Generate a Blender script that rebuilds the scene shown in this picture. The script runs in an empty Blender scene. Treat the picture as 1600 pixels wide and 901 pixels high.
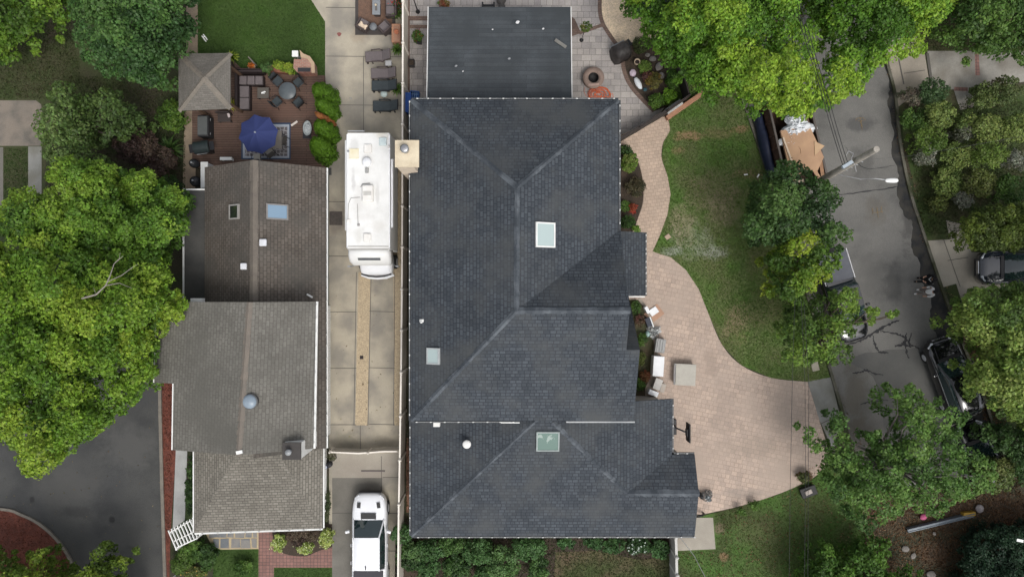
import bpy, bmesh, math, random
import numpy as np
from mathutils import Vector, Matrix
R = math.radians
sc = bpy.context.scene
C = sc.collection
rnd = random.Random(7)

# ---------------------------------------------------------------- camera, sky, sun, exposure
H = 40.0          # drone height above the ground, metres
F = 1067.0        # focal length in photo pixels (24 mm on 36 mm)
cam_d = bpy.data.cameras.new('camera'); cam = bpy.data.objects.new('camera', cam_d); C.objects.link(cam)
cam.location = (0, 0, H); cam_d.lens = 24.0; cam_d.sensor_width = 36; cam_d.clip_end = 1000
sc.camera = cam
SUN_EL, SUN_AZ = 58, 150     # azimuth clockwise from +Y
w = bpy.data.worlds.new('World'); sc.world = w; w.use_nodes = True
nt = w.node_tree; bg = nt.nodes['Background']
sky = nt.nodes.new('ShaderNodeTexSky'); sky.sky_type = 'NISHITA'; sky.sun_disc = False
sky.sun_elevation = R(SUN_EL); sky.sun_rotation = R(SUN_AZ); sky.dust_density = 4.0; sky.air_density = 1.0; sky.ozone_density = 1.0
hs = nt.nodes.new('ShaderNodeHueSaturation'); hs.inputs['Saturation'].default_value = 0.28
nt.links.new(sky.outputs[0], hs.inputs['Color']); nt.links.new(hs.outputs[0], bg.inputs[0])
bg.inputs[1].default_value = 0.145
sd = bpy.data.lights.new('sun', 'SUN'); sd.energy = .85; sd.angle = R(24); sd.color = (1, .97, .92)
so = bpy.data.objects.new('sun', sd); C.objects.link(so); so.location = (0, 0, 60)
sdir = Vector((math.sin(R(SUN_AZ))*math.cos(R(SUN_EL)), math.cos(R(SUN_AZ))*math.cos(R(SUN_EL)), math.sin(R(SUN_EL))))
so.rotation_euler = sdir.to_track_quat('Z', 'Y').to_euler()
vs = sc.view_settings; vs.view_transform = 'Standard'; vs.look = 'None'; vs.gamma = 1; vs.use_curve_mapping = False
vs.exposure = 0.5

def P(px, py, z=0.0):
    s = (H-z)/F
    return Vector(((px-800)*s, (450.5-py)*s, z))
def S(n, z=0.0):            # pixels -> metres at height z
    return n*(H-z)/F

# ---------------------------------------------------------------- materials
def newmat(name):
    m = bpy.data.materials.new(name); m.use_nodes = True
    return m, m.node_tree, m.node_tree.nodes['Principled BSDF']
def rgba(c): return (c[0], c[1], c[2], 1)
def N(nt, t, **kw):
    n = nt.nodes.new(t)
    for k, v in kw.items(): setattr(n, k, v)
    return n
def mixc(nt, fac, a, b, mode='MIX'):
    m = N(nt, 'ShaderNodeMix', data_type='RGBA', blend_type=mode)
    for sck, v in ((m.inputs[0], fac), (m.inputs[6], a), (m.inputs[7], b)):
        if isinstance(v, bpy.types.NodeSocket): nt.links.new(v, sck)
        elif isinstance(v, (int, float)): sck.default_value = v
        else: sck.default_value = rgba(v)
    return m.outputs[2]
def ramp(nt, src, a, b):
    r = N(nt, 'ShaderNodeMapRange'); nt.links.new(src, r.inputs[0])
    r.inputs[1].default_value = a; r.inputs[2].default_value = b
    return r.outputs[0]
def noise(nt, co, scale, detail=5, rough=.6, w=None):
    n = N(nt, 'ShaderNodeTexNoise'); n.inputs['Scale'].default_value = scale
    n.inputs['Detail'].default_value = detail; n.inputs['Roughness'].default_value = rough
    nt.links.new(co, n.inputs['Vector']); return n.outputs['Fac']
def spotmix(nt, co, col, spots):
    """stains and wear: soft ragged ellipses (x, y, rx, ry, colour, strength) in ground metres"""
    if not spots: return col
    nz = N(nt, 'ShaderNodeTexNoise'); nz.inputs['Scale'].default_value = 1.3; nz.inputs['Detail'].default_value = 8
    nz.inputs['Roughness'].default_value = .7; nt.links.new(co, nz.inputs['Vector'])
    for (x, y, rx, ry, c, st) in spots:
        mp = N(nt, 'ShaderNodeMapping'); nt.links.new(co, mp.inputs[0])
        mp.inputs['Location'].default_value = (-x/rx, -y/ry, 0); mp.inputs['Scale'].default_value = (1/rx, 1/ry, 0)
        ln = N(nt, 'ShaderNodeVectorMath', operation='LENGTH'); nt.links.new(mp.outputs[0], ln.inputs[0])
        ad = N(nt, 'ShaderNodeMath', operation='MULTIPLY_ADD'); nt.links.new(nz.outputs['Fac'], ad.inputs[0])
        ad.inputs[1].default_value = 2.6; nt.links.new(ln.outputs['Value'], ad.inputs[2])
        f = ramp(nt, ad.outputs[0], 2.35, 1.75)
        mu = N(nt, 'ShaderNodeMath', operation='MULTIPLY'); nt.links.new(f, mu.inputs[0]); mu.inputs[1].default_value = st
        col = mixc(nt, mu.outputs[0], col, c)
    return col
def bumpn(nt, bsdf, src, strength, dist=.02):
    b = N(nt, 'ShaderNodeBump'); b.inputs['Strength'].default_value = strength; b.inputs['Distance'].default_value = dist
    nt.links.new(src, b.inputs['Height']); nt.links.new(b.outputs[0], bsdf.inputs['Normal'])
def mk(name, c1, c2=None, scale=1.5, rough=.85, fine=0, fscale=25, bump=0, spots=None, metal=0, coat=0, big=None, contrast=(.35, .65), spec=.3):
    m, nt, b = newmat(name)
    c2 = c2 or tuple(x*.8 for x in c1)
    co = N(nt, 'ShaderNodeTexCoord').outputs['Object']
    f = ramp(nt, noise(nt, co, scale, 6, .6), *contrast)
    col = mixc(nt, f, c1, c2)
    if big:
        f3 = ramp(nt, noise(nt, co, big[0], 4, .5), .4, .62); col = mixc(nt, f3, col, big[1])
    fn = noise(nt, co, fscale, 3, .7)
    if fine:
        f2 = ramp(nt, fn, .3, .7)
        g = mixc(nt, f2, (1-fine,)*3, (1+fine,)*3); col = mixc(nt, 1.0, col, g, 'MULTIPLY')
    col = spotmix(nt, co, col, spots)
    nt.links.new(col, b.inputs['Base Color'])
    b.inputs['Roughness'].default_value = rough; b.inputs['Metallic'].default_value = metal
    b.inputs['Specular IOR Level'].default_value = spec
    if coat: b.inputs['Coat Weight'].default_value = coat; b.inputs['Coat Roughness'].default_value = .05
    if bump: bumpn(nt, b, fn, bump)
    return m
def brick(name, c1, c2, mortar, bw, bh, ms=.01, coord='Object', rot=0, off=.5, rough=.85, var=.25, bump=.4, spots=None, big=None, squash=1, sq_f=2, bias=0, smooth=.1, nscale=.7, ramp_rng=(.35,.65)):
    m, nt, b = newmat(name)
    tc = N(nt, 'ShaderNodeTexCoord'); co = tc.outputs[coord]; obj = tc.outputs['Object']
    mp = N(nt, 'ShaderNodeMapping'); nt.links.new(co, mp.inputs[0]); mp.inputs['Rotation'].default_value = (0, 0, R(rot))
    t = N(nt, 'ShaderNodeTexBrick', offset=off, squash=squash, squash_frequency=sq_f)
    nt.links.new(mp.outputs[0], t.inputs['Vector'])
    t.inputs['Scale'].default_value = 1; t.inputs['Brick Width'].default_value = bw; t.inputs['Row Height'].default_value = bh
    t.inputs['Mortar Size'].default_value = ms; t.inputs['Mortar Smooth'].default_value = smooth; t.inputs['Bias'].default_value = bias
    t.inputs['Color1'].default_value = rgba(c1); t.inputs['Color2'].default_value = rgba(c2); t.inputs['Mortar'].default_value = rgba(mortar)
    f = ramp(nt, noise(nt, obj, nscale, 6, .65), *ramp_rng)
    g = mixc(nt, f, (1-var,)*3, (1+var,)*3); col = mixc(nt, 1.0, t.outputs['Color'], g, 'MULTIPLY')
    fn = noise(nt, obj, 18, 3, .7); g2 = mixc(nt, ramp(nt, fn, .3, .7), (.85,)*3, (1.15,)*3); col = mixc(nt, 1.0, col, g2, 'MULTIPLY')
    if big:
        col = mixc(nt, ramp(nt, noise(nt, obj, big[0], 5, .6), .45, .7), col, big[1])
    col = spotmix(nt, obj, col, spots)
    nt.links.new(col, b.inputs['Base Color']); b.inputs['Roughness'].default_value = rough
    b.inputs['Specular IOR Level'].default_value = .25
    if bump:
        iv = N(nt, 'ShaderNodeMath', operation='SUBTRACT'); iv.inputs[0].default_value = 1; nt.links.new(t.outputs['Fac'], iv.inputs[1])
        bumpn(nt, b, iv.outputs[0], bump, .015)
    return m
def leafmat(name):
    m, nt, b = newmat(name)
    at = N(nt, 'ShaderNodeAttribute', attribute_name='tint')
    nt.links.new(at.outputs['Color'], b.inputs['Base Color']); b.inputs['Roughness'].default_value = .55
    b.inputs['Specular IOR Level'].default_value = .35
    tr = N(nt, 'ShaderNodeBsdfTranslucent'); nt.links.new(at.outputs['Color'], tr.inputs[0])
    mx = N(nt, 'ShaderNodeMixShader'); mx.inputs[0].default_value = .38
    nt.links.new(b.outputs[0], mx.inputs[1]); nt.links.new(tr.outputs[0], mx.inputs[2])
    nt.links.new(mx.outputs[0], nt.nodes['Material Output'].inputs['Surface'])
    return m
LEAF = leafmat('leaf')
PL = {}
def flat(key, c, rough=.6, **kw):
    if key not in PL: PL[key] = mk(key, c, tuple(x*.88 for x in c), scale=4, rough=rough, fine=.08, fscale=60, **kw)
    return PL[key]
def glass(key, c, rough=.05):
    if key not in PL:
        m, nt, b = newmat(key); b.inputs['Base Color'].default_value = rgba(c); b.inputs['Roughness'].default_value = rough
        b.inputs['Specular IOR Level'].default_value = .8; b.inputs['Coat Weight'].default_value = .6
        PL[key] = m
    return PL[key]

# ---------------------------------------------------------------- tagging, linking
def tag(o, label=None, cat=None, group=None, kind=None):
    if label: o['label'] = label
    if cat: o['category'] = cat
    if group: o['group'] = group
    if kind: o['kind'] = kind
    return o
def thing(name, label, cat, loc=(0, 0, 0), rz=0, group=None):
    o = bpy.data.objects.new(name, None); C.objects.link(o); o.location = loc; o.rotation_euler = (0, 0, rz)
    o.empty_display_size = .2
    return tag(o, label, cat, group)
def copy_tree(o, parent=None):
    c = o.copy(); C.objects.link(c); c.parent = parent
    for ch in list(o.children):
        copy_tree(ch, c)
    return c
class MB:
    """collects shapes, links them as one mesh object"""
    def __init__(s): s.v = []; s.f = []; s.uv = []; s.sm = []
    def add(s, vs_, fs, uvs=None, smooth=False):
        o = len(s.v); s.v += [tuple(x) for x in vs_]
        for i, f in enumerate(fs):
            s.f.append([o+k for k in f]); s.uv.append(uvs[i] if uvs else None); s.sm.append(smooth)
        return s
    def box(s, c, d, rz=0, rx=0, ry=0):
        m = Matrix.Translation(c) @ Matrix.Rotation(rz, 4, 'Z') @ Matrix.Rotation(ry, 4, 'Y') @ Matrix.Rotation(rx, 4, 'X')
        x, y, z = d[0]/2, d[1]/2, d[2]/2
        vs_ = [m @ Vector(p) for p in ((-x,-y,-z),(x,-y,-z),(x,y,-z),(-x,y,-z),(-x,-y,z),(x,-y,z),(x,y,z),(-x,y,z))]
        return s.add(vs_, [(0,3,2,1),(4,5,6,7),(0,1,5,4),(1,2,6,5),(2,3,7,6),(3,0,4,7)])
    def prism(s, poly, z0, z1, taper=1.0):
        n = len(poly); a = sum((poly[i][0]*poly[(i+1)%n][1]-poly[(i+1)%n][0]*poly[i][1]) for i in range(n))
        if a < 0: poly = poly[::-1]
        cx = sum(p[0] for p in poly)/n; cy = sum(p[1] for p in poly)/n
        vs_ = [(p[0], p[1], z0) for p in poly]+[(cx+(p[0]-cx)*taper, cy+(p[1]-cy)*taper, z1) for p in poly]
        return s.add(vs_, [list(range(n))[::-1], list(range(n, 2*n))]+[(i, (i+1)%n, n+(i+1)%n, n+i) for i in range(n)])
    def sheet(s, poly, z):
        n = len(poly); a = sum((poly[i][0]*poly[(i+1)%n][1]-poly[(i+1)%n][0]*poly[i][1]) for i in range(n))
        if a < 0: poly = poly[::-1]
        return s.add([(p[0], p[1], z) for p in poly], [list(range(n))])
    def tube(s, pts, rad, n=8, cap=True):
        pts = [Vector(p) for p in pts]
        if not isinstance(rad, (list, tuple)): rad = [rad]*len(pts)
        vs_ = []
        for i, p in enumerate(pts):
            t = (pts[min(i+1, len(pts)-1)]-pts[max(i-1, 0)])
            if t.length < 1e-9: t = Vector((0, 0, 1))
            t.normalize(); a = t.cross(Vector((0, 0, 1)) if abs(t.z) < .9 else Vector((1, 0, 0))).normalized(); b = t.cross(a)
            for k in range(n):
                an = 2*math.pi*k/n; vs_.append(p+(a*math.cos(an)+b*math.sin(an))*rad[i])
        m = len(pts)
        fs = [(i*n+k, i*n+(k+1)%n, (i+1)*n+(k+1)%n, (i+1)*n+k) for i in range(m-1) for k in range(n)]
        s.add(vs_, fs, smooth=True)
        if cap:
            s.add(vs_[:n], [list(range(n))]); s.add(vs_[-n:], [list(range(n))[::-1]])
        return s
    def lathe(s, prof, c=(0, 0, 0), n=24, sx=1, sy=1, caps=True):
        vs_ = [(c[0]+r*math.cos(2*math.pi*k/n)*sx, c[1]+r*math.sin(2*math.pi*k/n)*sy, c[2]+z) for r, z in prof for k in range(n)]
        fs = [(i*n+k, i*n+(k+1)%n, (i+1)*n+(k+1)%n, (i+1)*n+k) for i in range(len(prof)-1) for k in range(n)]
        s.add(vs_, fs, smooth=True)
        if caps: s.add(vs_[-n:], [list(range(n))]); s.add(vs_[:n], [list(range(n))[::-1]])
        return s
    def loft(s, secs, close=True, caps=True):
        n = len(secs[0]); vs_ = [p for q in secs for p in q]
        fs = [(i*n+k, i*n+(k+1)%n, (i+1)*n+(k+1)%n, (i+1)*n+k) for i in range(len(secs)-1) for k in range(n if close else n-1)]
        if caps: fs += [list(range(n))[::-1], [len(vs_)-n+k for k in range(n)]]
        return s.add(vs_, fs, smooth=True)
    def plane(s, pts, thick=.14):
        """roof plane with metre UVs: u level along the courses, v up the slope"""
        pts = [Vector(p) for p in pts]
        nrm = Vector((0, 0, 0))
        for i in range(len(pts)): nrm += pts[i].cross(pts[(i+1) % len(pts)])
        if nrm.z < 0: pts = pts[::-1]; nrm = -nrm
        nrm.normalize()
        u = Vector((0, 0, 1)).cross(nrm)
        u = u.normalized() if u.length > 1e-3 else Vector((1, 0, 0))
        v = nrm.cross(u)
        n = len(pts)
        s.add(pts, [list(range(n))], [[(p.dot(u), p.dot(v)) for p in pts]])
        lo = [p-Vector((0, 0, thick)) for p in pts]
        s.add(pts+lo, [list(range(n, 2*n))[::-1]]+[(i, n+i, n+(i+1)%n, (i+1)%n) for i in range(n)])
        return s
    def build(s, name, mat, parent=None, off=None, bevel=0, seg=2, subd=0):
        me = bpy.data.meshes.new(name)
        v = s.v if off is None else [(p[0]-off[0], p[1]-off[1], p[2]-off[2]) for p in s.v]
        me.from_pydata(v, [], s.f)
        if any(u is not None for u in s.uv):
            ul = me.uv_layers.new(name='UVMap'); k = 0
            for i, f in enumerate(s.f):
                for j in range(len(f)):
                    ul.data[k].uv = s.uv[i][j] if s.uv[i] else (0, 0)
                    k += 1
        for i, p in enumerate(me.polygons): p.use_smooth = s.sm[i]
        me.update()
        o = bpy.data.objects.new(name, me); C.objects.link(o)
        if mat: me.materials.append(mat)
        if parent: o.parent = parent
        if bevel:
            b = o.modifiers.new('bevel', 'BEVEL'); b.width = bevel; b.segments = seg; b.limit_method = 'ANGLE'
        if subd:
            b = o.modifiers.new('subd', 'SUBSURF'); b.levels = subd; b.render_levels = subd
        return o
def one(name, label, cat, mb, mat, loc=(0, 0, 0), rz=0, group=None, bevel=0, subd=0):
    o = mb.build(name, mat, bevel=bevel, subd=subd); o.location = loc; o.rotation_euler = (0, 0, rz)
    return tag(o, label, cat, group)
def smoothpoly(pts, n=5, closed=False):
    out = []; m = len(pts)
    rng = range(m) if closed else range(m-1)
    for i in rng:
        g = (lambda k: pts[k % m]) if closed else (lambda k: pts[max(0, min(m-1, k))])
        p0, p1, p2, p3 = g(i-1), g(i), g(i+1), g(i+2)
        for t in range(n):
            t /= n
            out.append(tuple(.5*((2*p1[a])+(-p0[a]+p2[a])*t+(2*p0[a]-5*p1[a]+4*p2[a]-p3[a])*t*t+(-p0[a]+3*p1[a]-3*p2[a]+p3[a])*t**3) for a in range(2)))
    if not closed: out.append(tuple(pts[-1]))
    return out
def W(pts, z=0.0): return [tuple(P(a, b, z))[:2] for a, b in pts]
def ground(name, px, z, mat, kind='structure', smooth=False):
    if smooth: px = smoothpoly(px, 5, True)
    return tag(MB().sheet(W(px), z).build(name, mat), kind=kind)
def strip(pts, wd, z0, z1):
    """band along a world polyline"""
    pts = [Vector((p[0], p[1])) for p in pts]; mb = MB(); L = []; Rr = []
    for i, p in enumerate(pts):
        t = (pts[min(i+1, len(pts)-1)]-pts[max(i-1, 0)]).normalized(); nn = Vector((-t.y, t.x))
        L.append(p+nn*wd/2); Rr.append(p-nn*wd/2)
    secs = [[(L[i].x, L[i].y, z0), (L[i].x, L[i].y, z1), (Rr[i].x, Rr[i].y, z1), (Rr[i].x, Rr[i].y, z0)] for i in range(len(pts))]
    mb.loft(secs); mb.sm = [False]*len(mb.sm)
    return mb

# ---------------------------------------------------------------- foliage
def lerp(a, b, t): return a+(b-a)*t
def leafmesh(cen, nrm, size, tint, rg, asp=.62):
    n = len(cen)
    nrm = nrm/np.linalg.norm(nrm, axis=1, keepdims=True)
    r = rg.normal(size=(n, 3)); t = np.cross(nrm, r); t /= np.linalg.norm(t, axis=1, keepdims=True)+1e-9
    b = np.cross(nrm, t); s = size[:, None]
    q = np.stack([cen-t*s*.5, cen+b*s*asp*.5+nrm*s*.08, cen+t*s*.5, cen-b*s*asp*.5+nrm*s*.08], 1)
    return q.reshape(-1, 3), np.repeat(tint, 4, axis=0)
def quadobj(name, v, tint, mat, parent=None, off=(0, 0, 0)):
    n = len(v)//4; me = bpy.data.meshes.new(name)
    me.vertices.add(len(v)); me.vertices.foreach_set('co', (v-np.array(off)).astype(np.float32).ravel())
    me.loops.add(len(v)); me.loops.foreach_set('vertex_index', np.arange(len(v), dtype=np.int32))
    me.polygons.add(n); me.polygons.foreach_set('loop_start', np.arange(0, len(v), 4, dtype=np.int32))
    me.polygons.foreach_set('loop_total', np.full(n, 4, dtype=np.int32))
    at = me.attributes.new('tint', 'FLOAT_COLOR', 'POINT')
    c4 = np.concatenate([tint, np.ones((len(tint), 1))], 1).astype(np.float32); at.data.foreach_set('color', c4.ravel())
    me.update(calc_edges=True); me.materials.append(mat)
    o = bpy.data.objects.new(name, me); C.objects.link(o)
    if parent: o.parent = parent
    return o
def inside(poly, x, y):
    n = len(poly); c = np.zeros(len(x), bool)
    for i in range(n):
        x1, y1 = poly[i]; x2, y2 = poly[(i+1) % n]
        k = ((y1 > y) != (y2 > y)) & (x < (x2-x1)*(y-y1)/(y2-y1+1e-12)+x1); c ^= k
    return c
def edged(poly, x, y):
    d = np.full(len(x), 1e9); n = len(poly)
    for i in range(n):
        a = np.array(poly[i]); b = np.array(poly[(i+1) % n]); ab = b-a
        t = np.clip(((x-a[0])*ab[0]+(y-a[1])*ab[1])/(ab@ab+1e-9), 0, 1)
        d = np.minimum(d, np.hypot(x-a[0]-t*ab[0], y-a[1]-t*ab[1]))
    return d
def clumps(poly, z0, z1, cr, rg, dens=1.0, jag=.3):
    """clump centres filling a crown whose outline (photo px) is poly and whose top rises from z0 to z1"""
    pa = np.array(poly); x0, y0 = pa.min(0); x1, y1 = pa.max(0)
    zm = (z0+z1)/2; crp = cr*F/(H-zm)
    n = int(dens*14*(x1-x0)*(y1-y0)/(crp*crp)/3)+30
    x = rg.uniform(x0, x1, n); y = rg.uniform(y0, y1, n)
    k = inside(poly, x, y); x, y = x[k], y[k]; d = edged(poly, x, y)
    k = d > crp*.22; x, y, d = x[k], y[k], d[k]
    keep = []; md = crp*.72/math.sqrt(dens)
    for i in range(len(x)):
        if all((x[i]-x[j])**2+(y[i]-y[j])**2 > md*md for j in keep): keep.append(i)
    x, y, d = x[keep], y[keep], d[keep]; dn = d/max(d.max(), 1e-6)
    u = np.sqrt(np.clip(1-(1-dn)**2, 0, 1))
    # boughs: the crown top is a group of domes with gaps between them
    nl = max(1, len(x)//13); li = []
    for i in rg.permutation(len(x)):
        if all((x[i]-x[j])**2+(y[i]-y[j])**2 > (crp*2.5)**2 for j in li): li.append(i)
        if len(li) >= max(4, nl*2): break
    dl = np.sqrt((x[:, None]-x[li][None])**2+(y[:, None]-y[li][None])**2)/(crp*2.3); off = rg.normal(0, .22, len(li))
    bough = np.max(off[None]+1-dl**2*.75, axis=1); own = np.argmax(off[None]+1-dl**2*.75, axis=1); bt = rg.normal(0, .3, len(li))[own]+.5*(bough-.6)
    kk = (bough > .42) | (rg.random(len(x)) > .45) | (d < crp*1.2)
    if len(x) > 40: x, y, d, u, bough, bt = x[kk], y[kk], d[kk], u[kk], bough[kk], bt[kk]
    clumps.tone = bt
    z = z0+(z1-z0)*(.30*u+.70*u*np.clip(bough, -.6, 1.3))*rg.uniform(1-jag*.6, 1, len(x))+rg.normal(0, cr*.2, len(x))
    z = np.maximum(z, z0*.55)
    clumps.scale = .55+.45*np.clip(d/(crp*1.1), 0, 1)
    s = (H-z)/F
    return np.stack([(x-800)*s, (450.5-y)*s, z], 1), u
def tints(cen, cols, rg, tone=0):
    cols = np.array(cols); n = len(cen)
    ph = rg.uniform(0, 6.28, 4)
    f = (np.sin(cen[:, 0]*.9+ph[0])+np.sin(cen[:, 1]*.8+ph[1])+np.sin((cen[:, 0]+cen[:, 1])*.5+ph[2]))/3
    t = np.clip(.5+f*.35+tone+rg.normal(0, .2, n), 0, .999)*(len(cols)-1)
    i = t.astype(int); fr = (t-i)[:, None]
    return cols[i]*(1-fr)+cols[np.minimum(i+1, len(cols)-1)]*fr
def crown(poly, z0, z1, cr, leaf, npl, cols, rg, dens=1.0, jag=.3, under=.7, flatz=.6, holes=0.0):
    cen, u = clumps(poly, z0, z1, cr, rg, dens, jag); scl = clumps.scale; tone = clumps.tone
    if holes: k = rg.random(len(cen)) > holes; cen = cen[k]; scl = scl[k]; tone = tone[k]
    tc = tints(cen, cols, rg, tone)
    lk_ = rg.random(len(cen)) < under; lo = cen[lk_].copy(); lsc = scl[lk_]; tl = tints(lo, cols, rg) if len(lo) else np.zeros((0, 3))
    lo[:, 2] -= rg.uniform(.8, 2.6, len(lo))*min(1, (z1-z0+.5)/4)
    ctr = cen.mean(0); lo[:, :2] = ctr[:2]+(lo[:, :2]-ctr[:2])*.93
    allc = np.concatenate([cen, lo]); allt = np.concatenate([tc, tl])
    rr = cr*rg.uniform(.65, 1.2, len(allc))*np.concatenate([scl, lsc])
    k = np.repeat(np.arange(len(allc)), npl); n = len(k)
    d = rg.normal(size=(n, 3)); d /= np.linalg.norm(d, axis=1, keepdims=True); d[:, 2] = np.where(d[:, 2] < -.25, -d[:, 2], d[:, 2])
    rad = rr[k]*rg.uniform(.35, 1.0, n)**.5
    # knobbly clumps: radius modulated by direction
    rad *= 1+.28*np.sin(d[:, 0]*5+k*1.7)*np.sin(d[:, 1]*5+k*2.3)
    pos = allc[k]+d*rad[:, None]*np.array([1, 1, flatz])
    nr = d*.7+rg.normal(size=(n, 3))*.55+np.array([0, 0, .5])
    tn = allt[k]*1.15*rg.uniform(.6, 1.45, (n, 1))*rg.uniform(.92, 1.08, (n, 3))
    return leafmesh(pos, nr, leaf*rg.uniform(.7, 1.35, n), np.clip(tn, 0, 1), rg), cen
BARK = mk('bark', (.11, .09, .07), (.06, .05, .04), scale=6, fine=.3, fscale=40, bump=.5)
BARKG = mk('grey_bark', (.22, .20, .18), (.12, .11, .1), scale=6, fine=.3, fscale=40, bump=.5)
def tree(name, label, poly, z0, z1, cr, leaf, npl, cols, seed, base=None, tr=.22, dens=1.0, jag=.3, holes=0.0, limbs=14, under=.7, bark=None, group=None, smooth=True, cat='tree'):
    rg = np.random.default_rng(seed)
    if smooth: poly = smoothpoly(poly, 3, True)
    (v, t), cen = crown(poly, z0, z1, cr, leaf, npl, cols, rg, dens, jag, under, holes=holes)
    c = cen.mean(0)
    b = np.array([c[0], c[1], 0]) if base is None else np.array(tuple(P(base[0], base[1], 0)))
    o = thing(name, label, cat, tuple(b), 0, group)
    quadobj('crown', v, t, LEAF, o, b)
    mb = MB(); hz = lerp(0, z0, .75); top = Vector((lerp(b[0], c[0], .5), lerp(b[1], c[1], .5), hz))
    bb = Vector(b); mb.tube([bb-Vector((0, 0, .2)), bb+Vector((0, 0, .25)), bb.lerp(top, .5)+Vector((.1, -.08, 0)), top], [tr*1.5, tr*1.05, tr*.9, tr*.75], 10)
    idx = rg.permutation(len(cen))[:limbs]
    for i in idx:
        e = Vector(cen[i]); m1 = top.lerp(e, .4)+Vector((rg.normal()*.2, rg.normal()*.2, -abs(e.z-top.z)*.12)); m2 = top.lerp(e, .75)+Vector((rg.normal()*.15, rg.normal()*.15, .1))
        mb.tube([top, m1, m2, e], [tr*.5, tr*.32, tr*.18, .015], 6, cap=False)
    mb.build('trunk', bark or BARK, o, off=b)
    return o
def circ(px, py, rx, ry=None, n=10, jit=.12, seed=0):
    r_ = random.Random(seed*31+int(px*7+py)); ry = ry or rx
    return [(px+rx*math.cos(2*math.pi*k/n)*(1+r_.uniform(-jit, jit)), py+ry*math.sin(2*math.pi*k/n)*(1+r_.uniform(-jit, jit))) for k in range(n)]
def shrub(name, label, px, py, rx, ry, h, cols, seed=0, cr=.22, leaf=.09, npl=60, zb=0.0, cat='shrub', group=None, dens=1.0, flowers=None, jag=.35, poly=None):
    rg = np.random.default_rng(int(seed*997+px*13+py))
    poly = poly or smoothpoly(circ(px, py, rx+S(4) , ry+S(4), seed=seed), 3, True)
    (v, t), cen = crown(poly, zb+h*.35, zb+h, cr, leaf, npl, cols, rg, dens, jag, .5)
    if flowers:
        n = flowers[1]; i = rg.integers(0, len(cen), n); pos = cen[i]+rg.normal(size=(n, 3))*cr*.6; pos[:, 2] = cen[i][:, 2]+cr*.6
        v2, t2 = leafmesh(pos, rg.normal(size=(n, 3))*.3+np.array([0, 0, 1]), np.full(n, flowers[2]), np.tile(np.array(flowers[0]), (n, 1))*rg.uniform(.7, 1.2, (n, 1)), rg, .9)
        v = np.concatenate([v, v2]); t = np.concatenate([t, t2])
    b = np.array(tuple(P(px, py, 0))); b[2] = zb
    o = quadobj(name, v, t, LEAF, None, b); o.location = tuple(b)
    # stems under the leaves, part of the same plant mesh
    return tag(o, label, cat, group)
def rosette(name, label, px, py, r, h, cols, nb=40, wd=.05, seed=1, zb=0.0, cat='plant', group=None):
    """grassy or strap-leaved plant: arching blades from one base"""
    rg = np.random.default_rng(seed*51+int(px)); c = P(px, py, zb); vs_ = []; ts = []; cols = np.array(cols)
    for k in range(nb):
        a = rg.uniform(0, 6.28); l = r*rg.uniform(.5, 1.05); hh = h*rg.uniform(.5, 1.1); cc = cols[rg.integers(len(cols))]*rg.uniform(.8, 1.2)
        prev = None
        for i in range(5):
            u = i/4; q = np.array([math.cos(a)*l*u, math.sin(a)*l*u, hh*math.sin(u*2.3)]); wv = wd*(1-u*.8)*np.array([-math.sin(a), math.cos(a), 0])
            cur = (q-wv, q+wv)
            if prev: vs_ += [prev[0], prev[1], cur[1], cur[0]]; ts += [cc]*4
            prev = cur
    o = quadobj(name, np.array(vs_), np.clip(np.array(ts), 0, 1), LEAF); o.location = c
    return tag(o, label, cat, group)
def grass(name, polys, n, cols, h=.05, seed=3, z=0.01, holes=(), sz=.06, kind='stuff'):
    rg = np.random.default_rng(seed); P_ = []
    ar = []
    for p in polys:
        a = np.array(p); ar.append(max(1, abs(np.sum(a[:, 0]*np.roll(a[:, 1], -1)-np.roll(a[:, 0], -1)*a[:, 1]))/2))
    for p, a in zip(polys, ar):
        m = int(n*a/sum(ar)); pa = np.array(p); x0, y0 = pa.min(0); x1, y1 = pa.max(0); need = int(m*(x1-x0)*(y1-y0)/a)
        x = rg.uniform(x0, x1, need); y = rg.uniform(y0, y1, need); k = inside(p, x, y)
        for hp in holes: k &= ~inside(hp, x, y)
        P_.append(np.stack([x[k], y[k]], 1))
    q = np.concatenate(P_); s = H/F; pos = np.stack([(q[:, 0]-800)*s, (450.5-q[:, 1])*s, rg.uniform(z, z+h, len(q))], 1)
    nr = rg.normal(size=(len(q), 3))*.8+np.array([0, 0, .6]); c = np.array(cols)
    t = tints(pos*1.3, cols, rg)*rg.uniform(.65, 1.35, (len(q), 1))
    v, t = leafmesh(pos, nr, sz*rg.uniform(.6, 1.4, len(q)), np.clip(t, 0, 1), rg, .35)
    return tag(quadobj(name, v, t, LEAF), kind=kind)
# ================================================================ THE SETTING: ground, lawns, paving, street
Gc = [(.030, .058, .012), (.045, .08, .014), (.06, .09, .022), (.05, .062, .022)]
soil_m = mk('soil', (.055, .042, .030), (.030, .034, .016), scale=.8, fine=.4, fscale=14, bump=.6, big=(.35, (.026, .045, .012)))
gl = MB().sheet([(-150, -150), (150, -150), (150, 150), (-150, 150)], 0).build('ground', soil_m); tag(gl, kind='structure')

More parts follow.
